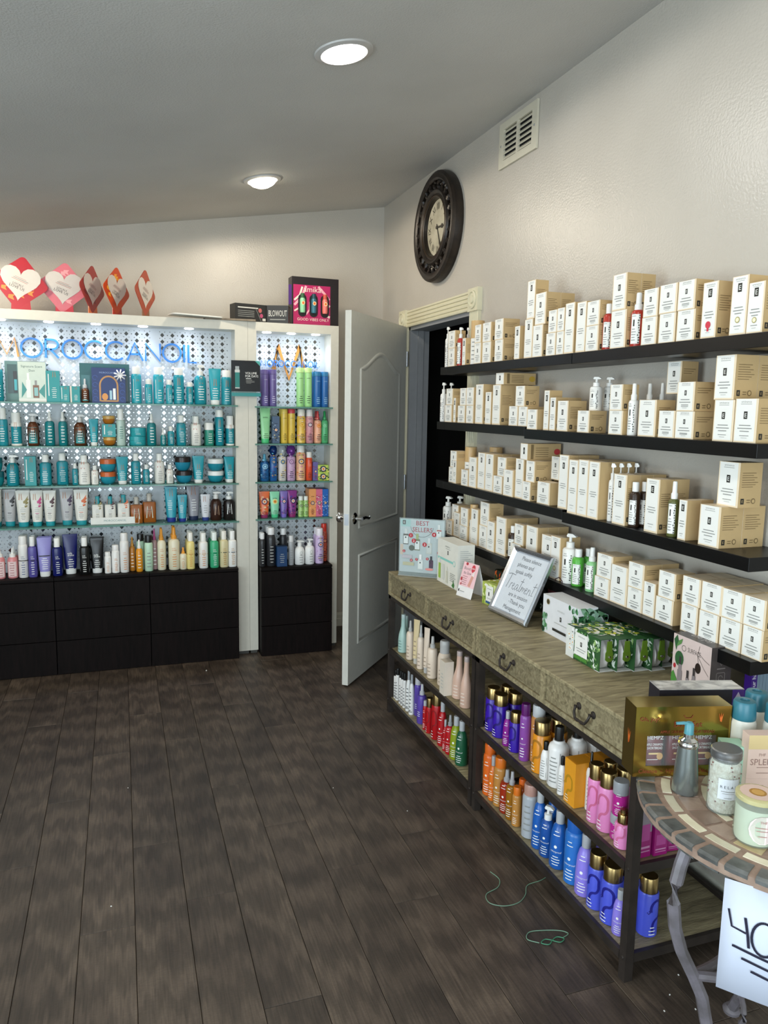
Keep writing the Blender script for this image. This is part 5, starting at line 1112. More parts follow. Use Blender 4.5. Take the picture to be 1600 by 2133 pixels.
S = {  # style: body, cap, print, words
 'wl': ('#eceae4', '#eceae4', p_botanic, 'white'), 'red': ('#b3362a', '#eeeeea', p_botlabel, 'red liquid white-capped'), 'dark': ('#33241a', '#eeeeea', p_botlabel, 'dark brown white-capped'),
 'olive': ('#5d6133', '#eeeeea', p_botlabel, 'olive white-capped'), 'green': ('#55a83c', '#eeeeea', p_botlabel, 'bright green white-capped'), 'green2': ('#8dc98a', '#eeeeea', p_botlabel, 'pale green white-capped'),
 'kraft': ('#ecebe5', '#c9a774', p_lines(GREYINK, 5, .12, .5, .4), 'kraft-lidded white'),
 'teal': ('#1c8c9a', '#e9e9e4', p_mo(), 'teal white-capped'), 'tealg': ('#2b9dac', '#e9e9e4', p_side(), 'teal fading-to-white'), 'tealdk': ('#127a80', '#e6e6e2', p_lines(WI, 6, .1, .55, .5), 'dark teal'),
 'tealw': ('#219aa8', '#e9e9e4', p_mo(), 'teal white-footed'), 'amber': ('#5a3018', '#c9c9c7', p_label(M('#3aa6ac', .5, 0, 0), WI), 'brown teal-labelled'),
 'amberj': ('#b06a1c', '#caa052', None, 'amber'), 'clear': ('#b9cec4', '#eeeeea', p_lines(M('#2f7a72', .5, 0, 0), 6, .2, .5, .5), 'clear pale green'),
 'white': ('#eae7df', '#f0efe9', lambda k: Mlet(-.12, .54, .28, M('#c0563a', .5, 0, 0), .04) + lines(.1, .4, 6, .5, GREYINK), 'white'), 'green': ('#2c8a76', '#e9e9e4', p_lines(WI), 'green'),
 'tealo': ('#2590a4', '#c9622c', None, 'teal orange-lidded'), 'tealk': ('#1f86a0', '#241613', None, 'teal black-lidded'), 'tealwh': ('#1f8a9c', '#eeeeea', None, 'teal white-lidded'),
 'navyt': ('#2a9cae', '#1c2f86', lambda k: Mlet(0, .74, .24, COP) + [('p', [(.5, .14), (.5, .5), (.2, .32), (-.2, .15), (-.34, .14)], M('#1c2f86', .4, 0, 0))] + lines(.36, .6, 5, .4, WI, -.1), 'teal and navy'),
 'greyt': ('#9b9aa2', '#24304f', lambda k: Mlet(0, .76, .3, COP) + lines(.3, .6, 5, .4, WI), 'grey navy-footed'), 'whitegrey': ('#d6d6da', '#2b3f86', lambda k: Mlet(-.1, .72, .24, COP) + lines(.3, .56, 4, .4, GREYINK), 'white navy-footed'),
 'brownM': ('#35190f', '#e4e2dd', lambda k: Mlet(.05, .2, .36, M('#c9a58a', .5, 0, 0), .05), 'brown monogrammed'), 'blackM': ('#1b1312', '#eeeeea', lambda k: Mlet(0, .22, .4, WI, .06) + lines(.38, .44, 2, .4, GREYINK), 'black monogrammed'),
 'pink': ('#d98a8c', '#eeeeea', lambda k: [('r', -.44, .06, .44, .56, M('#efd8d6', .5, 0, 0))] + lines(.1, .5, 6, .5, M('#a86464', .5, 0, 0)), 'pink nozzle-topped'),
 'wband': ('#eceae6', '#eceae6', p_milk(M('#5a5f8c', .5, 0, 0), INK), 'white black-banded'), 'purple': ('#564f9a', '#e6e6e4', p_milk(WI, INK), 'purple white-capped'), 'lavender': ('#8f8acb', '#eeeeea', lambda k: [('r', -.5, .52, .5, .545, INK)] + lines(.2, .46, 6, .5, WI), 'lavender white-capped'),
 'navy': ('#141c62', '#eeeeea', p_milk(WI), 'navy white-capped'), 'black': ('#121212', '#e9e9e6', p_milk(WI), 'black white-capped'), 'worange': ('#eceae6', '#eceae6', p_milk(M('#d88a3c', .5, 0, 0)), 'white orange-lettered'),
 'amberspray': ('#b7782a', '#c58b33', p_lines(WI), 'amber'), 'orange': ('#e0931f', '#eeeae4', p_lines(WI), 'orange'), 'mintblk': ('#bfe0c4', '#141414', p_lines(GREYINK), 'mint black-capped'), 'mauve': ('#b08f8f', '#b0447e', p_lines(WI), 'mauve pink-topped'),
 'creamo': ('#e4dcc0', '#e79a34', p_milk(M('#d88a3c', .5, 0, 0)), 'cream orange-topped'), 'yellow': ('#ecd98a', '#efece2', p_milk(M('#d88a3c', .5, 0, 0), M('#c07a2c', .5, 0, 0)), 'yellow white-capped'), 'whiteband': ('#eeece6', '#f0eee8', p_milk(M('#d88a3c', .5, 0, 0), M('#c99040', .5, 0, 0)), 'white gold-banded'),
 'greenms': ('#3fae7c', '#e9f0ea', p_milk(WI, M('#1f7a54', .5, 0, 0)), 'green white-capped'), 'creamms': ('#dccfa2', '#eeeae0', p_milk(M('#b98434', .5, 0, 0), INK), 'cream black-banded'), 'whiteband2': ('#efeee9', '#f1f0ec', p_milk(M('#b98434', .5, 0, 0), INK), 'white black-banded'),
 'am_purple': ('#6a5b94', '#6a5b94', p_amika('#d9d3ea', None), 'purple'), 'am_lime': ('#a6dc92', '#c9ee9c', p_amika('#1f3a20', None), 'lime green'), 'am_blue': ('#2463a6', '#2c78a8', p_amika('#a9cfe6', None), 'deep blue'),
 'am_mint': ('#9fe0a4', '#54c882', p_amika('#1d3a24', None), 'mint green'), 'am_yellow': ('#e2bf4c', '#e8c85c', p_amika('#3a2c14', None), 'yellow'), 'am_yellowr': ('#e2bf4c', '#d0454c', p_amika('#3a2c14', None), 'yellow red-topped'),
 'am_yelpink': ('#e8bf55', '#eee6da', p_amika('#2a2434', '#e9b03a', '#f3d66a', '#e3a02c', ['#d99a9c', '#efd9b0', '#e8b23c']), 'yellow and pink patterned'), 'am_pink': ('#d99aa0', '#e6dcda', p_amika('#2a2434', '#5a3a5c', '#f2dcd6', '#c9b7c8', ['#c06a7c', '#e6b9b4']), 'pink patterned'),
 'am_peach': ('#f0b08e', '#cf4a4c', p_amika('#2a2434', '#f08a3c', '#f6c07a', '#e8752c', ['#f6c9a8', '#e58a6c']), 'peach red-topped'), 'am_green': ('#54b277', '#2f9a58', p_amika('#173a22', '#8fd8a8', '#63bf86', '#8fd8a8'), 'green'),
 'am_navy': ('#23629a', '#4a9ab8', p_amika('#0f2a4c', '#9fd0e8', '#23629a', '#9fd0e8', ['#7fc0e0', '#2c78b8', '#123f70']), 'blue patterned'), 'am_blue2': ('#1f5c9c', '#1f4f9a', p_amika('#0f2040', '#16305c', '#7fb9d0', '#c4622c', ['#4aa0b8', '#e0b83c', '#6a4a9c']), 'blue patterned'),
 'am_white': ('#d6cfcb', '#dfe3e6', p_amika('#1c1c22', '#2b4a6c', '#8fc4c8', '#e8a23a', ['#e8d6b0', '#e8c85c']), 'white patterned'), 'am_mauve': ('#c49fc0', '#a05ac0', p_amika('#2a1c34', '#8a5a8c', '#e3c6d8', '#b07ab0', ['#d9b8d6', '#a67ab0']), 'mauve patterned'),
 'am_sun': ('#e9b48a', '#e6e2dc', p_amika('#2a1c34', '#2b2b52', '#f3e2cc', '#e0a03c', ['#e28a4c', '#f2d67a', '#d98a9c']), 'peach sunburst'), 'am_red': ('#e4532f', '#efe9e2', p_amika('#5a1410', '#f08a6c', '#e4532f', '#f08a6c'), 'red white-capped'),
 'am_lime2': ('#a9d07a', '#eef0e8', p_amika('#24401c', '#3a5a2c', '#dfeec0', '#5a6a2c', ['#d6ecb0']), 'small lime'), 'am_orange': ('#e8703c', '#8f2a5c', p_amika('#3a1420', '#4a1c4c', '#f6e2cc', '#e8702c', ['#f0b08a', '#d9384c', '#f6d0a0'], .62), 'orange patterned'),
 'am_greent': ('#8fdcb0', '#4fc88c', p_amika('#1d3a24', '#e8f0b0', '#f0c84c', '#d9702c', None, .62), 'pale green'), 'am_violett': ('#7a62b0', '#7a6ac0', p_amika('#2a1c4c', '#241c4c', '#efe6ee', '#e8704c', ['#5a3a9c', '#c04a9c'], .62), 'violet patterned'), 'am_magenta': ('#8f3a8c', '#8f2a6c', p_amika('#2a1c4c', '#1c1c3c', '#efe6ee', '#e89a6c', ['#5a3a9c', '#d0408c', '#3a2a6c'], .62), 'magenta patterned'),
 'am_lilac': ('#c9b2d8', '#e8e2ea', p_amika('#3a1c54', '#3a2a5c', '#efe2ee', '#d9602c', ['#dcc6e4', '#f0dc9a', '#b48ac0']), 'lilac patterned'), 'am_redcap': ('#c9543c', '#d8321f', p_amika('#3a1420', '#5a1c2c', '#f2b08a', '#d9602c', ['#e8a06c', '#8f2a2c']), 'orange red-capped'),
 'lp_black': ('#2b2b2e', '#e4e4e4', p_lines(LGREY, 6, .1, .5, .5), 'charcoal white-capped'), 'lp_silver': ('#a7a9ac', '#d9d9d9', p_lines(GREYINK, 6, .1, .5, .5), 'silver'), 'tt_white': ('#eeeeec', '#eeeeec', lambda k: [('s', arc(0, .5, .13, 0, 360, 16, .06), .02, GREYINK)] + lines(.1, .4, 4, .4, GREYINK), 'white'),
 'mint': ('#a9c8bf', '#b6c9c6', p_lines(M('#6f8f88', .5, 0, 0), 4, .08, .3, .5), 'pale mint long-necked'), 'nude': ('#e6d3bf', '#b9b7b4', p_lines(M('#a8927c', .5, 0, 0), 4, .08, .34, .5), 'cream'), 'nudey': ('#e4cfa2', '#c4bfb6', p_lines(M('#a8927c', .5, 0, 0), 4, .2, .5, .5), 'pale yellow'), 'rose': ('#d4b09c', '#b9a8a2', p_lines(M('#e8d8cc', .5, 0, 0), 4, .08, .28, .5), 'dusty rose long-necked'),
 'wblack': ('#e9e6e2', '#121212', p_verb, 'white black-capped'), 'wsilver': ('#eae9e6', '#9fa2a5', p_verb, 'white silver-capped'), 'purple2': ('#5c46a6', '#c2c0c6', p_lines(WI, 3, .2, .3, .4), 'purple'), 'redsilver': ('#b4141c', '#b4b4b6', p_colorproof(), 'red silver-capped'), 'redspray': ('#b4141c', '#9a9a9c', p_colorproof(), 'red'),
 'dkgreen': ('#1d5a3c', '#b9bcbe', p_colorproof(), 'dark green silver-capped'), 'indigo': ('#36169c', 'gold', p_squig('#22106c'), 'indigo gold-capped'), 'magenta': ('#8a1c8c', '#b4b4b6', p_colorproof(), 'magenta silver-capped'),
 'silverpurple': ('#8a4aa0', '#5c1464', p_colorproof(), 'silver-purple'), 'silverorange': ('#c98a4c', '#c4c6c8', p_colorproof(), 'silver-orange tall'), 'amberS': ('#d98a1c', 'gold', p_squig('#a8701c'), 'amber gold-capped'), 'whiteblk': ('#ebe9e6', '#121212', p_frame, 'white black-capped'),
 'pinkS': ('#e38ac0', 'gold', p_squig('#c9668c'), 'pink gold-capped'), 'orange_': ('#d9641c', '#d9641c', p_colorproof(), 'orange'), 'orangesilver': ('#d9701c', '#aaaaac', p_colorproof(), 'orange silver-capped'), 'silverorange2': ('#b9803c', '#d9701c', p_colorproof(), 'silver orange-capped'),
 'redclear': ('#b4381c', '#a9a9ab', p_colorproof(), 'translucent red'), 'amberclear': ('#b0741c', '#a9a9ab', p_colorproof(), 'translucent amber'), 'silver': ('#a9adb2', '#b58a7c', p_lines(GREYINK, 5, .15, .6, .5), 'large silver'), 'blue': ('#1c5cb0', '#b4b6b8', p_colorproof(), 'blue silver-capped'),
 'bluew': ('#1a4f9c', '#eeeeea', p_colorproof(), 'blue white-pumped'), 'silverblue': ('#2a6fc0', '#1c5cb0', p_colorproof(), 'silver-blue'), 'violetS': ('#4a56cc', 'gold', p_squig('#1c1c80'), 'blue-violet gold-capped'),
}
for c, h in (('olive', '#6a4c12'), ('brown', '#4a1c22'), ('pink', '#d0508c'), ('black', '#201a1c'), ('purple', '#4a3a54'), ('orange', '#e0703c'), ('tan', '#8a6a4c')):
    S['sm_' + c] = ('#e6e2d8' if c not in ('black', 'purple') else '#b9b6b6', '#2196a0', p_smear({'olive': '#9a8c54'}.get(c, h)), 'white %s-smeared' % c)
OVR = {('CAN', 'orange'): 'orange_', ('CAN', 'purple'): 'purple2', ('SLOPE', 'olive'): 'olive_s', ('SLOPE', 'lavender'): 'lav_s', ('SPR', 'orange'): 'orange', ('GOLD', 'red'): 'redgold', ('PB', 'wl'): 'wl', ('CB', 'green'): 'greenb', ('JARB', 'magenta'): 'mag_j', ('PUMPG', 'pink'): 'pinkg', ('SQB', 'amber'): 'ambersq', ('NECKB', 'whiteblk'): 'whiteblk', ('FLIPC', 'redsilver'): 'redsilver', ('JAR', 'tealdk'): 'tealdkj', ('TIN', 'teal'): 'tealtin'}
S.update({'olive_s': ('#8a9a1c', '#b4b6b8', p_colorproof(), 'olive green silver-capped'), 'lav_s': ('#8f7fe0', '#a9aaae', p_colorproof(), 'lavender silver-capped'), 'redgold': ('#b4141c', 'gold', p_squig('#8c1016'), 'red gold-capped'), 'greenb': ('#58b040', '#eeeeea', p_botlabel, 'bright green white-capped'),
          'mag_j': ('#b8288c', '#9a9ca0', p_colorproof(), 'magenta grey-lidded'), 'pinkg': ('#e38ac0', 'gold', p_squig('#d4709c'), 'pink gold-pumped'), 'ambersq': ('#9a5416', '#b9b2a6', lambda k: Mlet(0, .16, .46, M('#cfe0d0', .5, 0, 0), .05) + lines(.42, .5, 2, .4, M('#6a4416', .5, 0, 0)), 'square amber'), 'tealdkj': ('#127a80', '#0f5a62', None, 'dark teal'), 'tealtin': ('#2a9aa2', '#2a9aa2', p_lines(WI, 2, .2, .35, .4), 'teal')})
NOUN = dict(CAN='spray can', CYL='cylinder bottle', FLIP='shampoo bottle', FLIPC='bottle', MIST='mist bottle', FOAM='foam bottle', FOAMB='foam pump bottle', PUMPS='pump bottle', PUMP='pump bottle', PB='pump bottle', SPR='spray bottle', SB='spray bottle', CB='bottle', TRG='trigger spray bottle', NECK='bottle', NECKB='bottle', SLOPE='bottle', GOLD='bottle', JAR='jar', JARB='jar', TIN='tin', DRP='dropper bottle', NOZ='bottle', WIDE='square-capped bottle', PUMPG='bottle', SQB='bottle', TB='round tube', TUBE='tube', TUBR='tube', C='kraft carton', CL='kraft carton', BX='carton', GB='gift box', TRAY='display tray')
def capmat(c): return GOLDM if c == 'gold' else M(c, .32)
GLOSSY = {'am_red', 'redclear', 'amberclear'}

def round_item(kind, style, w, h, rot):
    k = K[kind]; st = S[OVR.get((kind, style), style)]; ex = k.get('ex', 2.0); seg = 20 if ex < 5 else 24
    bp = [(r * w, z * h) for r, z in k['b']]
    noun = NOUN[kind]; name = {'spray can': 'spray_can', 'jar': 'cream_jar', 'tin': 'round_tin', 'round tube': 'cardboard_tube'}.get(noun, noun.replace(' ', '_').replace('-', '_'))
    t = empty(name, (0, 0, 0), rot)
    bm = M(st[0], .3 if kind not in ('TB',) else .7)
    if style in ('redclear', 'amberclear'): bm = MT(st[0], .72, .08)
    b = MB().lathe(bp, bm, seg, ex)
    if k.get('foot'): b.lathe([(.501 * w, 0), (.505 * w, .002 * h), (.505 * w, .06 * h), (.5 * w, .062 * h)], M(k['foot'], .4), seg, ex)
    b.build('body', t)
    cm = capmat(st[1]); c = MB().lathe([(r * w, z * h) for r, z in k['c']], cm, seg, min(ex, 3))
    if k.get('spout'):
        z0, z1, r = k['spout']; r *= w; z0 *= h; z1 *= h
        c.prism([(-r, z0 + .3 * (z1 - z0)), (-r * .8, z0), (r * .8, z0), (r * 1.7, z0 + .1 * (z1 - z0)), (r * 1.75, z0 + .4 * (z1 - z0)), (r * .8, z1), (-r * .7, z1)], -r * .55, r * .55, cm)
    if k.get('trigger'):
        z = .79 * h; a = w * .2
        c.box(-a * .6, a * .6, -a * 1.6, a * 1.5, z, z + .10 * h, cm); c.box(-a * .45, a * .45, -a * 2.4, -a * 1.6, z + .045 * h, z + .09 * h, cm); c.tube([(0, -a * 1.2, z), (0, -a * 1.5, z - .07 * h), (0, -a * 1.3, z - .13 * h)], a * .35, cm, 6)
    c.build('cap', t)
    if k.get('trigger'):
        MB().lathe([(.24 * w, .72 * h), (.5 * w, .80 * h), (.52 * w, .93 * h), (.36 * w, .995 * h), (0, h)], MT(st[1] if style != 'am_white' else '#e8ecee', .28, .06), 18, sy=.8).build('clear_cover', t)
    if st[2] and w > .015:
        zmax = [z for r, z in bp if r > .3 * w][-1]
        def rad(z):
            for (r0, a), (r1, c_) in zip(bp, bp[1:]):
                if a <= z <= c_ and c_ > a: return r0 + (r1 - r0) * (z - a) / (c_ - a)
            return bp[-2][0]
        def mp(u, v, l):
            r = max(rad(min(v, zmax)), .15 * w); a = u / r; a = max(-1.4, min(1.4, a)); x, y = sup(a - math.pi / 2, ex)
            if ex > 2: x = math.copysign(min(abs(u) , r * abs(x)) if abs(u) < r * .92 else r * abs(x), u); y = -abs(1 - (abs(x) / r) ** ex) ** (1 / ex); return (x, (r + l) * y, v)
            return ((r + l) * x, (r + l) * y, v)
        ops = scale_ops(st[2](w / h), w, h, zmax)
        p = MB(); decorate(p, mp, ops, 5); p.build('printed_label', t, smooth=False)
    return t, st[3] + ' ' + noun
def scale_ops(ops, w, h, vmax=None):
    out = []
    for op in ops:
        if op[0] == 'r': out.append(('r', op[1] * w, op[2] * h, op[3] * w, op[4] * h, op[5]))
        elif op[0] == 't': out.append(('t', op[1], op[2] * w, op[3] * h, op[4] * w, op[5]) + ((op[6] * w,) if len(op) > 6 else ()))
        elif op[0] == 'd': out.append(('d', op[1] * w, op[2] * h, op[3] * w, op[4] * h, op[5]))
        elif op[0] == 'p': out.append(('p', [(a * w, b * h) for a, b in op[1]], op[2]))
        elif op[0] == 's': out.append(('s', [(a * w, b * h) for a, b in op[1]], op[2] * w, op[3]) + tuple(op[4:]))
    return out
def tube_item(style, w, h, d, rot):
    st = S[OVR.get(('TUBE', style), style)]; t = empty('squeeze_tube', (0, 0, 0), rot)
    ch = .13 * h; n = 24; b = MB(); vs = []; rows = [(.36, .36 * 1.0, ch), (.39, .34, .2 * h), (.43, .28, .45 * h), (.47, .17, .72 * h), (.49, .06, .93 * h), (.5, .03, .96 * h), (.5, .025, h)]
    dep = min(d, w)
    for rx, ry, z in rows:
        for k in range(n):
            a = 2 * math.pi * k / n; x, y = sup(a, 2.3); vs.append((rx * w * x, ry * dep * 1.3 * y, z))
    fs = [(i * n + k, i * n + (k + 1) % n, (i + 1) * n + (k + 1) % n, (i + 1) * n + k) for i in range(len(rows) - 1) for k in range(n)]
    fs += [tuple(range(n))[::-1], tuple((len(rows) - 1) * n + k for k in range(n))]
    b.mesh(vs, fs, M(st[0], .3)); b.build('body', t, angle=50)
    MB().lathe([(0, 0), (.33 * w, 0), (.35 * w, .006), (.36 * w, ch), (0, ch)], M(st[1], .35), n, 2.3, min(1, 1.3 * dep * .36 / (.36 * w))).build('cap', t)
    if st[2]:
        def mp(u, v, l):
            v = min(max(v, ch), h)
            for (rx0, ry0, z0), (rx1, ry1, z1) in zip(rows, rows[1:]):
                if z0 <= v <= z1: q = (v - z0) / (z1 - z0); rx = rx0 + (rx1 - rx0) * q; ry = ry0 + (ry1 - ry0) * q; break
            s = min(.97, abs(u) / (rx * w)); y = (1 - s ** 2.3) ** (1 / 2.3)
            return (math.copysign(s * rx * w, u), -(ry * dep * 1.3 * y + l + .0003), v)
        p = MB(); decorate(p, mp, scale_ops(st[2](w / h), w, h), 6); p.build('printed_label', t, smooth=False)
    return t, st[3] + ' squeeze tube'

def carton_print(t, w, h, d, style):
    """white front label with logo and lettering; printed kraft side"""
    p = MB(); sl = w < .045 or h / w > 1.9
    mp = lambda u, v, l: (u, -d / 2 - l, v)
    bw = .08; o = [('r', -w * (.5 - bw * .6), h * .035, w * (.5 - bw * 1.3), h * .985, CARD)]
    c = -w * .02; lv = .80 if sl else .62
    lh = min(.17 * h, .022) ; lw = lh * .62
    o += [('t', 'eminence', c, h * (.90 if not sl else .93), min(.006, w * .1), GREYINK, w * .62), ('r', c - w * .24, h * (.865 if not sl else .905), c + w * .24, h * (.875 if not sl else .912), GREYINK)]
    o += [('r', c - lw / 2, h * lv - lh / 2, c + lw / 2, h * lv + lh / 2, INK), ('t', 'E', c, h * lv - lh * .28, lh * .55, CARD)]
    pv = .38 if not sl else .46
    for i, ww in enumerate((.5, .62, .4)): o.append(('r', c - w * ww / 2, h * pv - i * .0075, c + w * ww / 2, h * pv - i * .0075 + .0022, GREYINK))
    o += [('r', c - w * .2, h * .15, c + w * .2, h * .15 + .0016, GREYINK), ('r', c - w * .13, h * .10, c + w * .13, h * .10 + .0013, LGREY)]
    if style == 'e2': o.append(('d', c, h * .24, w * .17, w * .17, M('#d2384a', .5, 0, 0))); o.append(('r', c - w * .06, h * .24 - w * .3, c + w * .06, h * .24, M('#d2384a', .5, 0, 0)))
    if style == 'e3': o += [('d', c, h * .26, w * .14, w * .14, M('#a89a5c', .5, 0, 0)), ('d', c, h * .26, w * .10, w * .10, M('#f3f0c8', .5, 0, 0))]
    decorate(p, mp, o); p.build('front_label', t, smooth=False)
    if d > .045:
        q = MB(); ms = lambda u, v, l: (w / 2 + l, u - d / 2, v)
        lo = [('r', d * .10, h * .08, d * .10 + .011, h * .08 + .015, INK), ('t', 'E', d * .10 + .0055, h * .08 + .004, .007, KRAFT), ('r', d * .36, h * .11, d * .52, h * .11 + .002, BROWNINK), ('r', d * .36, h * .11 + .006, d * .52, h * .11 + .008, BROWNINK), ('d', d * .66, h * .08 + .008, .007, .0075, BROWNINK), ('d', d * .66, h * .08 + .008, .0045, .005, KRAFT)]
        for i in range(3 if h < .1 else 7): lo.append(('r', d * .10, h * .62 + i * .0062 - (0 if h < .1 else .02), d * (.6 + .28 * ((i * 7) % 5) / 5), h * .62 + i * .0062 + .0014 - (0 if h < .1 else .02), BROWNINK))
        decorate(q, ms, lo[:6]); q.build('side_logos', t, smooth=False); q = MB(); decorate(q, ms, lo[6:]); q.build('side_print', t, smooth=False)
def carton_item(kind, style, w, h, d, rot):
    t = empty('product_carton', (0, 0, 0), rot)
    b = MB(); e = .0006
    b.box(-w / 2 + e, w / 2 - e, -d / 2, d / 2, 0, h - .0008, KRAFT)
    b.box(-w / 2 + e, w / 2 - e, -d / 2 - .0002, -d / 2 + .0004, 0, h - .0008, KRAFTE)
    b.build('box_body', t, smooth=False)
    # tucked lid, slightly bowed
    n = 6; vs = []
    for i in range(n + 1):
        x = -w / 2 + .002 + (w - .004) * i / n; z = h - .0008 + .0007 * math.sin(math.pi * i / n); vs += [(x, -d / 2 + .001, z), (x, d / 2 - .001, z)]
    MB().mesh(vs, [(2 * i, 2 * i + 2, 2 * i + 3, 2 * i + 1) for i in range(n)], KRAFTE).build('lid_flap', t, smooth=False)
    if kind == 'CL':
        p = MB(); c = w / 2; decorate(p, lambda u, v, l: (u, -d / 2 - l, v), [('r', -w * .46, h * .04, w * .44, h * .96, CARD), ('r', -.006, h * .35, .006, h * .75, INK), ('t', 'E', 0, h * .48, .008, CARD)]); p.build('front_label', t, smooth=False)
        q = MB(); o = [('r', .014, .004, .026, h - .004, BROWNINK)]
        for i in range(5): o.append(('r', .035, h * (.2 + .13 * i), d * .62, h * (.2 + .13 * i) + .002, BROWNINK))
        o.append(('d', d * .88, h * .5, .014, .012, M('#c23a3c' if style == 'e4' else '#c9a23c', .5, 0, 0)))
        decorate(q, lambda u, v, l: (w / 2 + l, u - d / 2, v), o); q.build('side_print', t, smooth=False)
        return t, 'kraft carton lying on its side'
    carton_print(t, w, h, d, style)
    pr = h / w
    a = 'slim tall' if pr > 2.6 else 'tall' if pr > 1.7 else 'upright' if pr > 1.25 else 'squat'
    ex = {'e2': ' red-sealed', 'e3': ' gold-starred'}.get(style, '')
    return t, a + ex + ' kraft carton with white front'
BOXES = {
 'teal': ('#1a9497', '#158286', 'teal'), 'tealw': ('#1a9497', '#e4ded0', 'teal white-striped'), 'am_slate': ('#4f6480', '#435570', 'slate patterned'), 'am_darkred': ('#8a2430', '#6a1c26', 'dark red'), 'am_violet': ('#6c62a0', '#584e8c', 'violet'), 'am_limebox': ('#bcd860', '#a8c450', 'lime patterned'),
 'am_orangebox': ('#f0a060', '#e08a4c', 'orange'), 'am_pinkbox': ('#e07090', '#c8506c', 'pink swirled'), 'am_bluebox': ('#2a6ac0', '#2058a4', 'blue swirled'), 'lp_navy': ('#123a66', '#0e2c50', 'navy'), 'nudebox': ('#e0d4c4', '#d2c4b0', 'cream'), 'orangeS': ('#e39a28', '#d08a1c', 'orange')}
def box_item(style, w, h, d, rot):
    c1, c2, words = BOXES[style]; t = empty('product_carton', (0, 0, 0), rot)
    b = MB(); m1, m2 = M(c1, .4), M(c2, .45)
    b.box(-w / 2, w / 2, -d / 2, d / 2, 0, h, m1); b.build('box_body', t, smooth=False)
    MB().box(-w / 2 + .001, w / 2 - .001, -d / 2 + .001, d / 2 - .001, h, h + .0006, m2).build('lid_flap', t, smooth=False)
    p = MB(); mp = lambda u, v, l: (u, -d / 2 - l, v)
    if style.startswith('teal'): ops = Mlet(.1, .8, .2, COP) + lines(.15, .45, 6, .4, WI, .08) + ([('r', -.5, 0, -.34, 1, M('#e4ded0', .5, 0, 0))] if style == 'tealw' else [('r', -.36, .2, -.29, .9, WI)])
    elif style.startswith('am_'):
        pal = {'am_slate': ['#8fa4b8', '#d9c88a', '#2b3a52'], 'am_limebox': ['#2a4a1c', '#f0e070', '#7aa83c'], 'am_pinkbox': ['#f4e6e4', '#d03a5c', '#f0b0c0'], 'am_bluebox': ['#bfdcf2', '#7ab4e4', '#184a8c'], 'am_orangebox': ['#f8c890', '#d9643c', '#f0b070']}.get(style, ['#b04050'])
        ops = p_amika('#1c1c22', '#2b2b52' if style != 'am_darkred' else None, '#f2e6d4', '#e8893a', pal, .5, True, len(style))(w / h)
    elif style == 'orangeS': ops = p_squig('#b8861c')(1)
    else: ops = lines(.2, .6, 5, .5, LGREY) + [('t', 'healthy', -.1, .72, .13, LGREY)] [:0]
    decorate(p, mp, scale_ops(ops, w, h)); p.build('front_print', t, smooth=False)
    return t, words + ' carton'
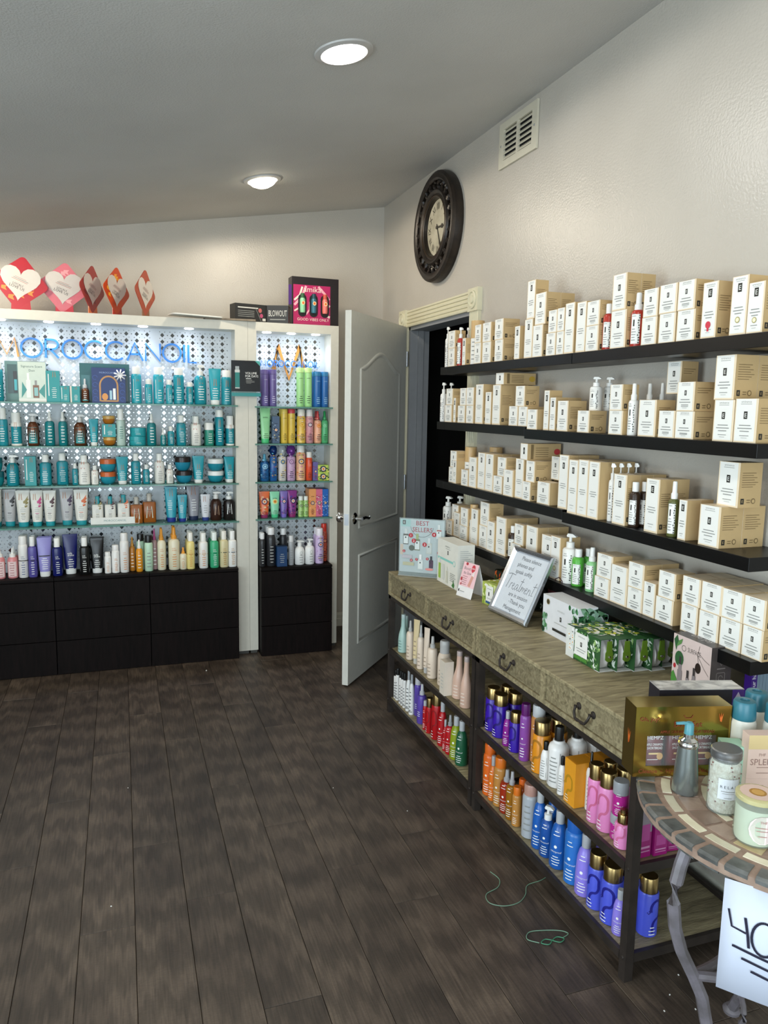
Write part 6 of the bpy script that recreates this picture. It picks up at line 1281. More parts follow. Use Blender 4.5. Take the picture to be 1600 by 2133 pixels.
def gift_item(style, w, h, d, rot):
    t = empty('gift_box', (0, 0, 0), rot); c = {'mint': '#5f7f7a', 'scent': '#cfdcd0', 'darkteal': '#1c5a5c', 'navy': '#16306c'}[style]
    MB().box(-w / 2, w / 2, -d / 2, d / 2, 0, h, M(c, .4)).build('box_body', t, smooth=False)
    p = MB(); mp = lambda u, v, l: (u, -d / 2 - l, v)
    if style == 'scent':
        o = [('t', 'Signature Scent', 0, .86, .085, M('#56706a', .5, 0, 0)), ('t', 'Duo', 0, .76, .085, M('#56706a', .5, 0, 0)), ('r', -.22, .1, -.06, .55, M('#eef0ec', .4, 0, 0)), ('r', -.18, .55, -.1, .72, M('#f4f4f0', .4, 0, 0)), ('r', .02, .1, .24, .42, M('#7a4a24', .3, 0, 0)), ('r', .06, .15, .2, .36, M('#8fc0c0', .4, 0, 0)), ('r', .09, .42, .17, .54, M('#8a8a86', .3, 0, 0)), ('p', [(-.4, .1), (-.2, .3), (-.36, .5)], M('#4f9a96', .5, 0, 0)), ('p', [(.44, .1), (.22, .26), (.46, .46)], M('#4f9a96', .5, 0, 0)), ('r', -.5, 0, .5, .08, M('#e9e8e2', .5, 0, 0))]; words = 'pale mint scent duo'
    elif style == 'mint': o = [('r', -.44, .2, -.2, .92, M('#2c4a48', .3, 0, 0)), ('r', -.30, .22, -.2, .75, M('#171412', .3, 0, 0)), ('r', -.28, .28, -.21, .55, M('#3aa6ac', .3, 0, 0))]; words = 'grey-green windowed'
    elif style == 'navy':
        g = M('#c08a4c', .4, 0, 0); st = [(a, b) for a, b in ((-.26, .05), (-.26, .5))] + [(x, y) for x, y in arc(0, .5, .26, 180, 0, 14, .26)] + [(.26, .05)]
        o = [('s', st, .05, g), ('t', 'MOROCCANOIL', 0, .84, .05, M('#8fa8d8', .5, 0, 0), .6), ('d', -.12, .18, .09, .1, M('#d98a1c', .3, 0, 0)), ('r', .02, .1, .09, .36, M('#9fc4d4', .3, 0, 0)), ('r', .12, .1, .2, .42, M('#eef0ec', .3, 0, 0)), ('r', -.24, .04, .26, .08, g)]
        for i in range(8): o.append(('s', arc(-.4 + .8 * (i % 2), .12 + .2 * (i // 2), .07, 0, 300, 10, .06), .012, M('#3a5aa8', .4, 0, 0)))
        words = 'navy arch-printed'
        rb = MB()
        for i in range(9):
            a = 2 * math.pi * i / 9; cx, cz = w * .34, h * .80; q = w * .17; dx, dz = math.cos(a), math.sin(a)
            rb.tube([(cx, -d / 2 - .004, cz), (cx + dx * q * .6, -d / 2 - .014, cz + dz * q * .6), (cx + dx * q, -d / 2 - .006, cz + dz * q), (cx + dx * q * .5, -d / 2 - .003, cz + dz * q * .5)], .004, M('#eeeef0', .3), 6)
        rb.build('ribbon_bow', t)
    else: o = [('r', .3, .05, .46, .7, M('#0f3c3e', .3, 0, 0)), ('r', -.47, .06, -.3, .7, M('#2a6a6c', .3, 0, 0))]; words = 'dark teal'
    decorate(p, mp, scale_ops(o, w, h)); p.build('front_print', t, smooth=False)
    return t, words + ' gift box'
def tray_item(w, h, d, rot):
    t = empty('display_tray', (0, 0, 0), rot); m = M('#e9e7e1', .5); b = MB()
    b.box(-w / 2, w / 2, -d / 2, d / 2, 0, .0018, m); b.box(-w / 2, w / 2, -d / 2, -d / 2 + .002, .0018, h, m); b.box(-w / 2, w / 2, d / 2 - .002, d / 2, .0018, h, m); b.box(-w / 2, -w / 2 + .002, -d / 2 + .002, d / 2 - .002, .0018, h, m); b.box(w / 2 - .002, w / 2, -d / 2 + .002, d / 2 - .002, .0018, h, m)
    b.build('tray', t, smooth=False)
    p = MB(); decorate(p, lambda u, v, l: (u, -d / 2 - l, v), [('t', 'MOROCCANOIL', 0, h * .38, h * .28, M('#6f8f90', .5, 0, 0), w * .6)]); p.build('front_print', t, smooth=False)
    return t, 'white card display tray'
CATS = dict(C='carton', CL='carton', BX='carton', GB='gift box', TRAY='tray', JAR='jar', JARB='jar', TIN='tin', TB='tube', TUBE='tube', TUBR='tube', CAN='can')
for rowname, axis, items in ROWS:
    base = [q for q in items if not q[8]]
    rank = {}
    for i, q in enumerate(sorted(base, key=lambda q: -q[2] if axis == 'y' else q[2])): rank[id(q)] = i + 1
    below = None; nup = 0
    for q in items:
        kind, style, c, w, h, d, z, fr, isup, n = q
        flat = kind in ('C', 'CL', 'BX', 'GB', 'TRAY', 'SQB')
        if axis == 'y': rot = R_(-90) if flat else R_(-58 + random.uniform(-6, 6))
        else: rot = 0 if flat else R_(random.uniform(-4, 10))
        if kind in ('C', 'CL'): t, words = carton_item(kind, style, w, h, d, rot)
        elif kind == 'BX': t, words = box_item(style, w, h, d, rot)
        elif kind == 'GB': t, words = gift_item(style, w, h, d, rot)
        elif kind == 'TRAY': t, words = tray_item(w, h, d, rot)
        elif kind in ('TUBE', 'TUBR'): t, words = tube_item(style, w, h, d, rot)
        else: t, words = round_item(kind, style, w, h, rot)
        loc = (lambda f: (f, c, z)) if axis == 'y' else (lambda f: (c, f, z))
        t.location = loc(fr + d / 2)
        if not isup:
            below = q; nup = 0; r = rank[id(q)]; lab = '%s, %s from left on %s' % (words, ORD[r], rowname)
        else:
            nup += 1; r = rank[id(below)]; lab = '%s stacked atop the %s item%s, %s' % (words, ORD[r], '' if nup == 1 else ' stack', rowname)
        cat = CATS.get(kind, 'bottle')
        tag(t, lab, cat, 'products on the ' + rowname)
        for k in range(1, n):
            cpy = copy_tree(t); cpy.location = loc(fr + d / 2 + k * (d * (1.22 if K.get(kind, {}).get('spout') else 1) + .0012))
            tag(cpy, '%s, %s behind the %s item, %s' % (words, 'just' if k == 1 else ORD[k], ORD[r] + (' stacked' if isup else ''), rowname), cat, 'products on the ' + rowname)

# ================================================================== SINGLE THINGS
def planar(d=0.0): return lambda u, v, l: (u, -d - l, v)
# ---------- on top of the cabinets
def heart(s, n=26):
    pts = []
    for i in range(n):
        t = 2 * math.pi * i / n; pts.append((s * .0215 * 16 * math.sin(t) ** 3, s * .0215 * (13 * math.cos(t) - 5 * math.cos(2 * t) - 2 * math.cos(3 * t) - math.cos(4 * t))))
    return pts[::-1]
def fan_sign(x, y, rz, tilt, size, c1, c2, c3, label):
    t = empty('heart_fan_sign', (x, y, ZT), R_(rz), label, 'sign', 'heart fan signs on the cabinet')
    r = size / 2; cz = r * 1.0
    dia = []
    for k in range(4):
        a = R_(90 * k - 90); nx, nz = math.cos(a), math.sin(a); q = .16 * size
        cx0, cz0 = nx * (r - q * .7), nz * (r - q * .7)
        dia += [(cx0 + q * .5 * math.cos(a + R_(b)), cz0 + q * .5 * math.sin(a + R_(b))) for b in (-45, -20, 0, 20, 45)]
    rt = R_(tilt); ro = lambda p: (p[0] * math.cos(rt) - p[1] * math.sin(rt), cz + p[0] * math.sin(rt) + p[1] * math.cos(rt))
    b = MB(); b.prism([ro(p) for p in dia], -.002, .002, M(c1, .3)); b.build('board', t, smooth=False)
    hb = MB(); hw = r * .34; hb.prism([(-hw, .0), (hw, .0), (hw * .9, r * .5), (-hw * .9, r * .5)], -.0019, .0019, M(c2, .3)); hb.build('handle', t, smooth=False)
    p = MB(); rr = random.Random(int(x * 100)); ops = []
    for i in range(16):
        u, v = rr.uniform(-.62, .62) * r, rr.uniform(-.62, .62) * r
        if abs(u) + abs(v) < .8 * r: s = r * .1; ops.append(('p', [ro((u - s, v - s * .5)), ro((u + s, v - s)), ro((u + s * .4, v)), ro((u + s, v + s * .9)), ro((u - s, v + s * .6))], M(c3, .3, 0, 0)))
    hp = [ro((a, c + r * .06)) for a, c in heart(size)]
    rt2 = R_(tilt - 14)
    ops += [('p', hp, M('#cdc6be', .35, 0, .05))]
    decorate(p, planar(.002), ops)
    cr, sr = math.cos(rt2), math.sin(rt2)
    tx = lambda u, v, l: (u * cr - v * sr, -.004 - l, cz + u * sr + v * cr)
    ink = M('#3a3634', .5, 0, 0); q = size
    decorate(p, tx, [('t', 'LOCALS', -.02 * q, -.06 * q, .036 * q, ink), ('t', 'LOVE US', -.02 * q, -.12 * q, .048 * q, ink), ('r', -.16 * q, .03 * q, .12 * q, .036 * q, M('#a0443c', .5, 0, 0)), ('r', -.14 * q, .055 * q, .13 * q, .061 * q, ink), ('r', -.12 * q, .08 * q, .08 * q, .085 * q, M('#a0443c', .5, 0, 0))])
    p.build('printed_heart', t, smooth=False)
fan_sign(-2.155, -.375, 4, -9, .285, '#b01f2c', '#b3262f', '#e8893c', 'red and orange heart fan sign at the left end of the cabinet top')
fan_sign(-1.945, -.335, 4, -6, .275, '#d4707c', '#c42a3c', '#eaa0a4', 'pink heart fan sign overlapping the red one on the cabinet top')
fan_sign(-1.80, -.375, 62, -4, .265, '#a03a38', '#d9703c', '#7a2c30', 'maroon heart fan sign turned sideways, third from the left')
fan_sign(-1.675, -.375, 58, -4, .265, '#c8481f', '#b8301f', '#e8a02c', 'orange-red heart fan sign turned sideways, fourth from the left')
fan_sign(-1.525, -.375, 63, -4, .262, '#a8452c', '#8a5a3c', '#b85a2c', 'rust heart fan sign turned sideways, nearest the flat white board')
o = MB().prism(rrect(-.14, .14, -.09, .09, .03), 0, .006, M('#e9e7df', .4), 'z'); o = o.build('foam_board', loc=(-1.26, -.415, ZT + .012), rot=(R_(2), R_(1), R_(8)), smooth=False)
tag(o, 'flat white rounded board lying on the cabinet top, overhanging its edge', 'board')
b = MB(); n = 9
b.prism([(-.14, -.016), (.14, -.02), (.145, .0), (.12, .02), (-.13, .022), (-.15, .004)], 0, .010, noisy('driftwood', '#6d6152', '#8f826f', 20, .7, stretch=(1, 6, 1)), 'z')
o = b.build('driftwood_strip', loc=(-1.065, -.425, ZT + .0005), rot=(0, 0, R_(-6)), smooth=False); tag(o, 'thin grey wooden strip lying on the cabinet top beside the black boxes', 'wood strip')
def black_box(x, y, rz, w, h, d, label, front):
    t = empty('black_carton', (x, y, ZT), R_(rz), label, 'carton', 'black cartons on the cabinet'); m = M('#232323', .45)
    MB().box(-w / 2, w / 2, -d / 2, d / 2, .0005, h, m).build('box_body', t, smooth=False)
    p = MB(); wi = M('#c9c7c0', .5, 0, 0)
    # end panel on local +x side with upright lettering, long panel on front
    e = lambda u, v, l: (w / 2 + l, u, v)
    decorate(p, lambda u, v, l: (w / 2 + l, -d * .14 - v, h * .5 + u), [('t', 'BRAZILIAN', 0, -.018, .016, wi, h * .84), ('t', 'BLOWOUT', 0, -.042, .018, wi, h * .84)])
    p.build('end_lettering', t, smooth=False); p = MB()
    if front == 'text': decorate(p, planar(d / 2), [('t', 'BLOWOUT', -.0, h * .4, .034, wi, w * .86), ('r', -w * .36, h * .2, w * .36, h * .25, GREYINK)])
    else: decorate(p, planar(d / 2), [('r', -w * .42, h * .76, w * .2, h * .82, wi), ('d', w * .26, h * .68, .011, .013, M('#b0605c', .5, 0, 0)), ('d', w * .3, h * .4, .010, .012, M('#b0486c', .5, 0, 0)), ('r', w * .33, h * .12, w * .43, h * .26, wi)] + [('r', -w * .42, h * (.6 - .1 * i), w * .08, h * (.6 - .1 * i) + .003, GREYINK) for i in range(4)] + [('s', [(w * .12, h * .8), (w * .3, h * .05)], .002, GREYINK)])
    p.build('printed_label', t, smooth=False)
black_box(-.945, -.335, 12, .200, .105, .09, 'black carton with small pictures on its long side, on cabinet top', 'pic')
black_box(-.772, -.355, -20, .125, .104, .085, 'black carton turned askew between the picture carton and pink gift box', 'text')
# pink swirl gift box
t = empty('swirl_gift_box', (-.548, -.30, ZT), R_(2), 'black and magenta swirl gift box with three windows on cabinet top', 'gift box')
w, h, d = .29, .285, .085
MB().box(-w / 2, w / 2, -d / 2, d / 2, .0005, h, M('#1a1214', .4)).build('box_body', t, smooth=False)
MB().box(w / 2, w / 2 + .001, -d / 2 + .003, d / 2, .001, h, M('#7c1c24', .4)).build('side_panel', t, smooth=False)
p = MB(); MG = M('#b01f5c', .4, 0, .03); CR = M('#efd8cc', .4, 0, 0); BK = M('#1a1214', .4, 0, 0)
o = [('r', -.47 * w, .0, .32 * w, .84 * h, MG)]
for i, (x0, y0, x1, y1, ww) in enumerate(((-.45, .42, -.2, .82, .03), (-.45, .52, -.28, .8, .025), (-.45, .3, -.26, .52, .02), (.06, .82, .30, .56, .03), (.12, .56, .31, .42, .028), (.14, .3, .31, .2, .03), (-.2, .24, -.12, .5, .02))):
    o.append(('s', [(x0 * w, y0 * h), ((x0 + x1) / 2 * w + .01, (y0 + y1) / 2 * h - .008), (x1 * w, y1 * h)], ww * w * 1.6, CR if i % 3 else M('#e8a8b4', .4, 0, 0)))
o += [('t', 'amika:', -.05 * w, .70 * h, .032, CR), ('t', 'GOOD VIBES ONLY', -.05 * w, .11 * h, .0155, CR, .72 * w), ('r', -.4 * w, .07 * h, .28 * w, .073 * h, M('#d8608c', .4, 0, 0)), ('r', -.33 * w, .045 * h, .2 * w, .048 * h, M('#d8608c', .4, 0, 0))]
for cx, c in ((-.28, 0), (-.04, 1), (.20, 2)):
    o.append(('p', [(cx * w + a, .42 * h + b_) for a, b_ in rrect(-.026, .026, -.066, .066, .025)], BK))
decorate(p, planar(d / 2), o); p.build('front_print', t, smooth=False)
for cx, cb, cc in ((-.28, '#8fd0a0', '#2f5c3a'), (-.04, '#2c6a7c', '#16424e'), (.20, '#e0746a', '#c4503c')):
    q = MB(); q.lathe([(0, 0), (.014, 0), (.0165, .01), (.0165, .075), (.012, .085), (0, .085)], M(cb, .35), 14, c=(cx * w, -d / 2 - .006, .27 * h)); q.lathe([(0, .085), (.013, .085), (.012, .112), (0, .113)], M(cc, .35), 14, c=(cx * w, -d / 2 - .006, .27 * h)); mb_ = q.build('mini_bottle', t)
    s = MB(); decorate(s, lambda u, v, l, cx=cx: (cx * w + u, -d / 2 - .0226 - l, v), [('d', 0, .27 * h + .055, .011, .012, M('#f0d8b0', .4, 0, 0)), ('d', 0, .27 * h + .055, .007, .008, M('#e0742c', .4, 0, 0))]); s.build('sun_print', mb_, smooth=False)
MB().box(-w / 2 - .02, -w / 2 - .002, -d / 2 - .002, -d / 2 + .002, .12, .235, M('#4a2470', .4)).build('hang_tag', t, smooth=False)
# ---------- volume card on the pillar between the cabinets
t = empty('promo_card', (-.984, -.438, 1.552), 0, 'black promotional card with a green bottle fixed on the pillar between cabinets', 'sign')
w, h = .166, .203
b = MB(); b.prism([(-w / 2, .028), (w / 2, .028), (w / 2, h - .03), (w / 2 - .03, h), (-w / 2, h)], -.014, -.010, M('#0b0d12', .25)); b.build('card', t, smooth=False)
MB().box(-w / 2, w / 2 + .002, -.022, .0, 0, .020, M('#2f8a8a', .35)).build('holder', t, smooth=False)
MB().box(-w / 2 + .004, w / 2 - .004, -.010, -.001, .02, h * .8, MT('#e8f0f0', .15)).build('back_plate', t, smooth=False)
MB().prism([(w / 2 - .03, h), (w / 2, h), (w / 2, h - .03)], -.0115, -.010, M('#4fa8a0', .4)).build('corner_tab', t, smooth=False)
p = MB(); decorate(p, planar(.014), [('r', -.062, .05, -.036, .135, M('#1f7a74', .4, 0, 0)), ('r', -.063, .135, -.035, .150, M('#c9ccc8', .4, 0, 0)), ('r', -.060, .150, -.038, .170, M('#9fa6a6', .4, 0, 0)), ('r', -.062, .044, -.036, .05, M('#c9ccc8', .4, 0, 0)), ('t', 'VOLUME', .030, .126, .0125, WHITEINK, .066), ('t', 'FOR DAYS', .034, .109, .0125, WHITEINK, .074), ('r', .0, .100, .03, .103, WHITEINK), ('r', .0, .092, .036, .0945, GREYINK), ('r', .0, .086, .05, .088, GREYINK), ('r', .0, .080, .05, .082, GREYINK), ('r', .002, .074, .03, .076, GREYINK)]); p.build('printed_label', t, smooth=False)

# ---------- console top
ZC = .7115
t = empty('acrylic_sign', (-.352, -1.648, ZC), math.atan2(-.098, .128), 'best sellers poster in a clear acrylic stand on the far console', 'sign')
w, h = .215, .272
MB().box(-w / 2, w / 2, -.002, .0005, .018, h, M('#d9dadb', .25)).build('poster', t, smooth=False)
MB().box(-w / 2 - .004, w / 2 + .004, -.0055, -.0026, .002, h + .004, MT('#f2f6f6', .08, .05)).build('acrylic_front', t, smooth=False)
b = MB(); b.box(-w / 2 - .004, w / 2 + .004, .0008, .0035, .002, h + .004, MT('#e6ecec', .2, .05)); b.box(-w / 2 - .004, w / 2 + .004, -.012, .06, 0, .003, MT('#e6ecec', .45, .05)); b.build('acrylic_base', t, smooth=False)
p = MB(); RD = M('#b0202c', .5, 0, 0); o = [('r', -.105, .235, -.055, .27, M('#bcdcd8', .5, 0, 0)), ('r', -.105, .10, -.09, .15, M('#f0cdb8', .5, 0, 0)), ('r', -.095, .245, -.080, .265, INK), ('t', 'E', -.0875, .250, .010, CARD), ('s', arc(.0, .245, .056, -170, -10, 20), .0015, INK), ('t', 'BEST', .002, .244, .021, RD), ('t', 'SELLERS', .002, .213, .021, RD, .096)]
def vial(x, z, sc, body, capc, lab='#e9e9e6', tilt=0):
    return [('r', x - .013 * sc, z, x + .013 * sc, z + .05 * sc, M(body, .4, 0, 0)), ('r', x - .011 * sc, z + .004, x + .011 * sc, z + .042 * sc, M(lab, .4, 0, 0)), ('r', x - .006 * sc, z + .05 * sc, x + .006 * sc, z + .075 * sc, M(capc, .4, 0, 0)), ('r', x - .004 * sc, z + .03 * sc, x + .002 * sc, z + .037 * sc, INK)]
o += vial(-.078, .150, 1, '#4a4438', '#d9d9d6') + vial(-.022, .125, 1.05, '#6a6a3c', '#a8b06c') + vial(.036, .112, 1, '#cfcbc0', '#dedede', '#cfd0cc') + vial(.082, .185, .9, '#e9e6e2', '#e4e2de')
o += [('r', .072, .222, .094, .228, M('#b0342c', .5, 0, 0)), ('d', -.048, .135, .014, .014, M('#4c5240', .5, 0, 0))] + vial(-.004, .035, .95, '#dcdcda', '#e2e2e0') + vial(.048, .045, .75, '#3a1f34', '#1c1620', '#4a2c44') + [('r', -.095, .085, -.045, .10, M('#b4b0b4', .5, 0, 0)), ('r', -.09, .05, -.035, .066, M('#b4b294', .5, 0, 0)), ('d', .040, .038, .02, .006, M('#dc8a84', .5, 0, 0))]
for s, u, v in (('1', -.053, .195), ('2', -.038, .170), ('3', .015, .155), ('4', .060, .205), ('5', .083, .120), ('6', -.085, .118), ('7', -.022, .082), ('8', -.048, .076), ('9', .030, .088)):
    rr_ = .0105 if s in '1234' else .0065; o += [('d', u, v, rr_, rr_, RD), ('t', s, u, v - rr_ * .5, rr_ * 1.0, WHITEINK)]
decorate(p, planar(.002), o); p.build('printed_poster', t, smooth=False)
# starter kit box
t = empty('skincare_kit_box', (-.267, -1.845, ZC), R_(-90), 'large white skincare kit carton with a mint stripe on the far console', 'carton')
w, h, d = .222, .200, .080
MB().box(-w / 2, w / 2, -d / 2, d / 2, 0, h, M('#e6e4da', .45)).build('box_body', t, smooth=False)
p = MB(); TE = M('#8fcfc4', .5, 0, 0); o = [('t', 'eminence', .0, .172, .009, GREYINK), ('r', -.02, .164, .03, .166, GREYINK), ('r', .0, .140, .011, .157, INK), ('t', 'E', .0055, .145, .008, CARD), ('r', -.105, .108, .085, .118, TE), ('d', .075, .112, .013, .013, TE), ('d', .075, .112, .010, .010, M('#e6e4da', .45, 0, 0)), ('r', -.095, .018, -.070, .088, M('#9fc04c', .4, 0, 0)), ('r', -.088, .088, -.077, .115, M('#e0e2de', .4, 0, 0)), ('r', -.055, .018, -.028, .090, M('#d6d6ce', .4, 0, 0)), ('r', -.010, .012, .012, .066, M('#cfcdbc', .4, 0, 0)), ('r', -.004, .066, .006, .086, M('#dcdad0', .4, 0, 0)), ('p', [(.055, .012), (.075, .030), (.085, .018), (.078, .004), (.090, .002), (.07, -.0 + .004)], M('#3f7a3c', .5, 0, 0)), ('p', [(.070, .02), (.078, .04), (.066, .032)], M('#3f7a3c', .5, 0, 0))]
for i in range(5): o.append(('r', .035, .062 - i * .008, .035 + (.055, .048, .06, .05, .04)[i], .0645 - i * .008, GREYINK))
decorate(p, planar(d / 2), o); p.build('printed_label', t, smooth=False); p = MB(); decorate(p, lambda u, v, l: (w / 2 + l, u - d / 2, v), [('r', .01, .10 + .009 * i, .07 - .01 * (i % 3), .103 + .009 * i, LGREY) for i in range(9)]); p.build('side_print', t, smooth=False)
# tent card
t = empty('tent_card', (-.328, -2.066, ZC), R_(-77), 'pink and white folded tent card in front of the white kit carton', 'sign')
w, h = .100, .142; k = .042
b = MB(); b.mesh([(-w / 2, 0, 0), (w / 2, 0, 0), (w / 2, k, h), (-w / 2, k, h), (w / 2, 2 * k, 0), (-w / 2, 2 * k, 0)], [(0, 1, 2, 3), (3, 2, 4, 5)], M('#e9e6e4', .5)); o = b.build('card', t, smooth=False); o.modifiers.new('thick', 'SOLIDIFY').thickness = .0006
p = MB(); PK = M('#f0c4c8', .5, 0, 0); RS = M('#b4343c', .5, 0, 0)
decorate(p, lambda u, v, l: (u, k * v / h - l - .0008, v), [('r', -w / 2, .044, w / 2, h, PK), ('t', 'Boost', -.018, .112, .0125, M('#6a5c5c', .5, 0, 0)), ('t', 'the Glow', -.012, .094, .0115, M('#6a5c5c', .5, 0, 0), .05), ('d', .020, .122, .012, .016, M('#cc3c48', .5, 0, 0)), ('t', 'NEW', .020, .119, .006, WHITEINK), ('d', -.026, .136, .008, .006, RS), ('p', [(.008, .050), (.024, .046), (.034, .090), (.020, .094)], M('#d89c8c', .4, 0, 0)), ('p', [(.020, .094), (.034, .090), (.034, .112), (.026, .112)], M('#eee0dc', .4, 0, 0)), ('d', -.040, .072, .006, .008, RS), ('d', -.036, .052, .004, .005, RS)] + [('r', -.036, .084 - .008 * i, -.002 - .004 * (i % 2), .086 - .008 * i, M('#b47c7c', .5, 0, 0)) for i in range(5)] + [('r', -.042, .02, -.036, .03, INK), ('r', -.03, .022, .0, .024, GREYINK)])
p.build('printed_front', t, smooth=False)
# citrus gift box, floral boxes, burgundy bag
def flora(mb, mp, w, h, cols, n, seed, s0=.008, s1=.02, leaf=True):
    r = random.Random(seed); ops = []
    for i in range(n):
        u, v = r.uniform(-.46, .46) * w, r.uniform(.04, .94) * h; a = r.uniform(0, 6.3); s = r.uniform(s0, s1); ca, sa = math.cos(a), math.sin(a); m = M(r.choice(cols), .45, 0, 0)
        pts = [(-s, 0), (-s * .3, s * .42), (s, 0), (-s * .3, -s * .42)] if leaf else arc(0, 0, s * .6, 0, 330, 8)
        ops.append(('p', [(max(-w / 2, min(w / 2, u + x * ca - y * sa)), max(0, min(h, v + x * sa + y * ca))) for x, y in pts], m))
    decorate(mb, lambda u, v, l: mp(u, v, .0003 + (l % .0012)), ops)
def floral_box(x, y, rz, w, h, d, base, cols, label, white=True, seed=1):
    t = empty('floral_gift_box', (x, y, ZC), R_(rz), label, 'gift box')
    MB().box(-w / 2, w / 2, -d / 2, d / 2, 0, h, M(base, .4)).build('box_body', t, smooth=False)
    p = MB(); flora(p, planar(d / 2), w, h, cols, 34, seed); flora(p, lambda u, v, l: (w / 2 + l, u, v), d, h, cols, 20, seed + 1); flora(p, lambda u, v, l: (u, v - d / 2, h + l), w, d, cols, 24, seed + 2); p.build('floral_print', t, smooth=False)
    if white:
        q = MB(); decorate(q, planar(d / 2 + .003), [('r', -w * .2, h * .1, w * .30, h * .9, CARD), ('r', -.003, h * .45, .005, h * .62, INK), ('r', -w * .12, h * .75, w * .2, h * .77, GREYINK), ('r', -w * .12, h * .32, w * .22, h * .34, GREYINK), ('r', -w * .2, h * .1, w * .30, h * .2, M('#2f5c8c', .5, 0, 0))]); q.build('paper_label', t, smooth=False)
    return t
floral_box(-.245, -2.215, -84, .105, .092, .080, '#b4c25c', ['#dfe6a8', '#8fa83c', '#f4f2e4', '#d8d24c', '#6f8f2c'], 'lime and white citrus print gift box behind the framed sign', True, 4)
floral_box(-.125, -2.085, -90, .11, .105, .075, '#20281c', ['#d8642c', '#e07a2c', '#2f4a24', '#4c6a34', '#18201a', '#b8481c'], 'dark gift box printed with orange flowers, beside the tent card', False, 9)
floral_box(-.120, -2.265, -86, .12, .10, .075, '#1c241c', ['#3a5230', '#6c8a5c', '#20301c', '#c9c9b4', '#101810'], 'dark green leaf print gift box behind the citrus one', False, 14)
t = empty('gift_bag', (-.15, -2.535, ZC), R_(-88), 'plain burgundy gift bag standing behind the silver frame', 'bag')
w, h, d = .12, .150, .06
b = MB(); b.mesh([(-w / 2, -d / 2, 0), (w / 2, -d / 2, 0), (w / 2, d / 2, 0), (-w / 2, d / 2, 0), (-w / 2, -d / 2 + .012, h), (w / 2, -d / 2 + .012, h), (w / 2, d / 2 - .012, h), (-w / 2, d / 2 - .012, h)], [(3, 2, 1, 0), (0, 1, 5, 4), (1, 2, 6, 5), (2, 3, 7, 6), (3, 0, 4, 7)], M('#4a1420', .5)); b.build('bag_body', t, smooth=False)
MB().tube([(-.025, -.016, h - .004), (-.022, -.016, h + .02), (0, -.016, h + .03), (.022, -.016, h + .02), (.025, -.016, h - .004)], .0018, M('#38101a', .5), 6).build('bag_handle', t)
# framed notice, leaning back on its easel
t = empty('picture_frame', (-.309, -2.408, ZC + .0005), R_(-86.3), 'silver framed handwritten notice leaning on the console tops', 'picture frame')
w, h = .262, .277; ln = R_(25); FR = M('#b9bcc2', .22, .85)
def lean(x, y, z): return (x, y * math.cos(ln) + z * math.sin(ln), -y * math.sin(ln) + z * math.cos(ln))
def frame_bar(P0, P1, inward):
    """mitred moulding bar between two outer corners"""
    b = MB(); prof = [(0, 0), (0, -.012), (.006, -.016), (.016, -.011), (.020, -.004), (.020, 0)]; vs = []
    dx, dz = P1[0] - P0[0], P1[1] - P0[1]; l = math.hypot(dx, dz); ux, uz = dx / l, dz / l
    for P, s in ((P0, 1), (P1, -1)):
        for o, y in prof: vs.append(lean(P[0] + ux * o * s + inward[0] * o, y + .006, P[1] + uz * o * s + inward[1] * o))
    k = len(prof); b.mesh(vs, [(i, (i + 1) % k, k + (i + 1) % k, k + i) for i in range(k)] + [tuple(range(k))[::-1], tuple(range(k, 2 * k))], FR)
    return b.build('frame_bar', t, smooth=False)
c = [(-w / 2, .004), (w / 2, .004), (w / 2, h), (-w / 2, h)]
for i, inn in enumerate(((0, 1), (-1, 0), (0, -1), (1, 0))): frame_bar(c[i], c[(i + 1) % 4], inn)
b = MB(); b.mesh([lean(x, .003, z) for x, z in ((-w / 2 + .018, .02), (w / 2 - .018, .02), (w / 2 - .018, h - .018), (-w / 2 + .018, h - .018))], [(0, 1, 2, 3)], M('#d3d8de', .5, 0, .05)); b.build('paper', t, smooth=False)
b = MB(); b.mesh([lean(x, .0015, z) for x, z in ((-w / 2 + .018, .02), (w / 2 - .018, .02), (w / 2 - .018, h - .018), (-w / 2 + .018, h - .018))], [(0, 1, 2, 3)], MT('#ffffff', .07, .03)); b.build('glass', t, smooth=False)
b = MB(); b.mesh([lean(-.03, .008, .2), lean(.03, .008, .2), (.035, .235, .001), (-.035, .235, .001)], [(0, 1, 2, 3)], M('#2c2c2c', .6)); ee = b.build('easel_back', t, smooth=False); ee.modifiers.new('thick', 'SOLIDIFY').thickness = .003
p = MB(); GI = M('#55585e', .6, 0, 0); mp = lambda u, v, l: lean(u, .0027 - l, v)
hw = [('Please silence', .004, .232, .0195, .205), ('phones and', -.018, .205, .0195, .17), ('speak softly', -.012, .178, .0195, .18), ('are in session', .012, .086, .0195, .20), ('-Thank you', .020, .060, .0195, .165), ('Management', .006, .033, .0195, .185)]
for s, u, v, hh, mx in hw:
    decorate(p, mp, [('t', s, u, v, hh * .82, GI, mx * .95)])
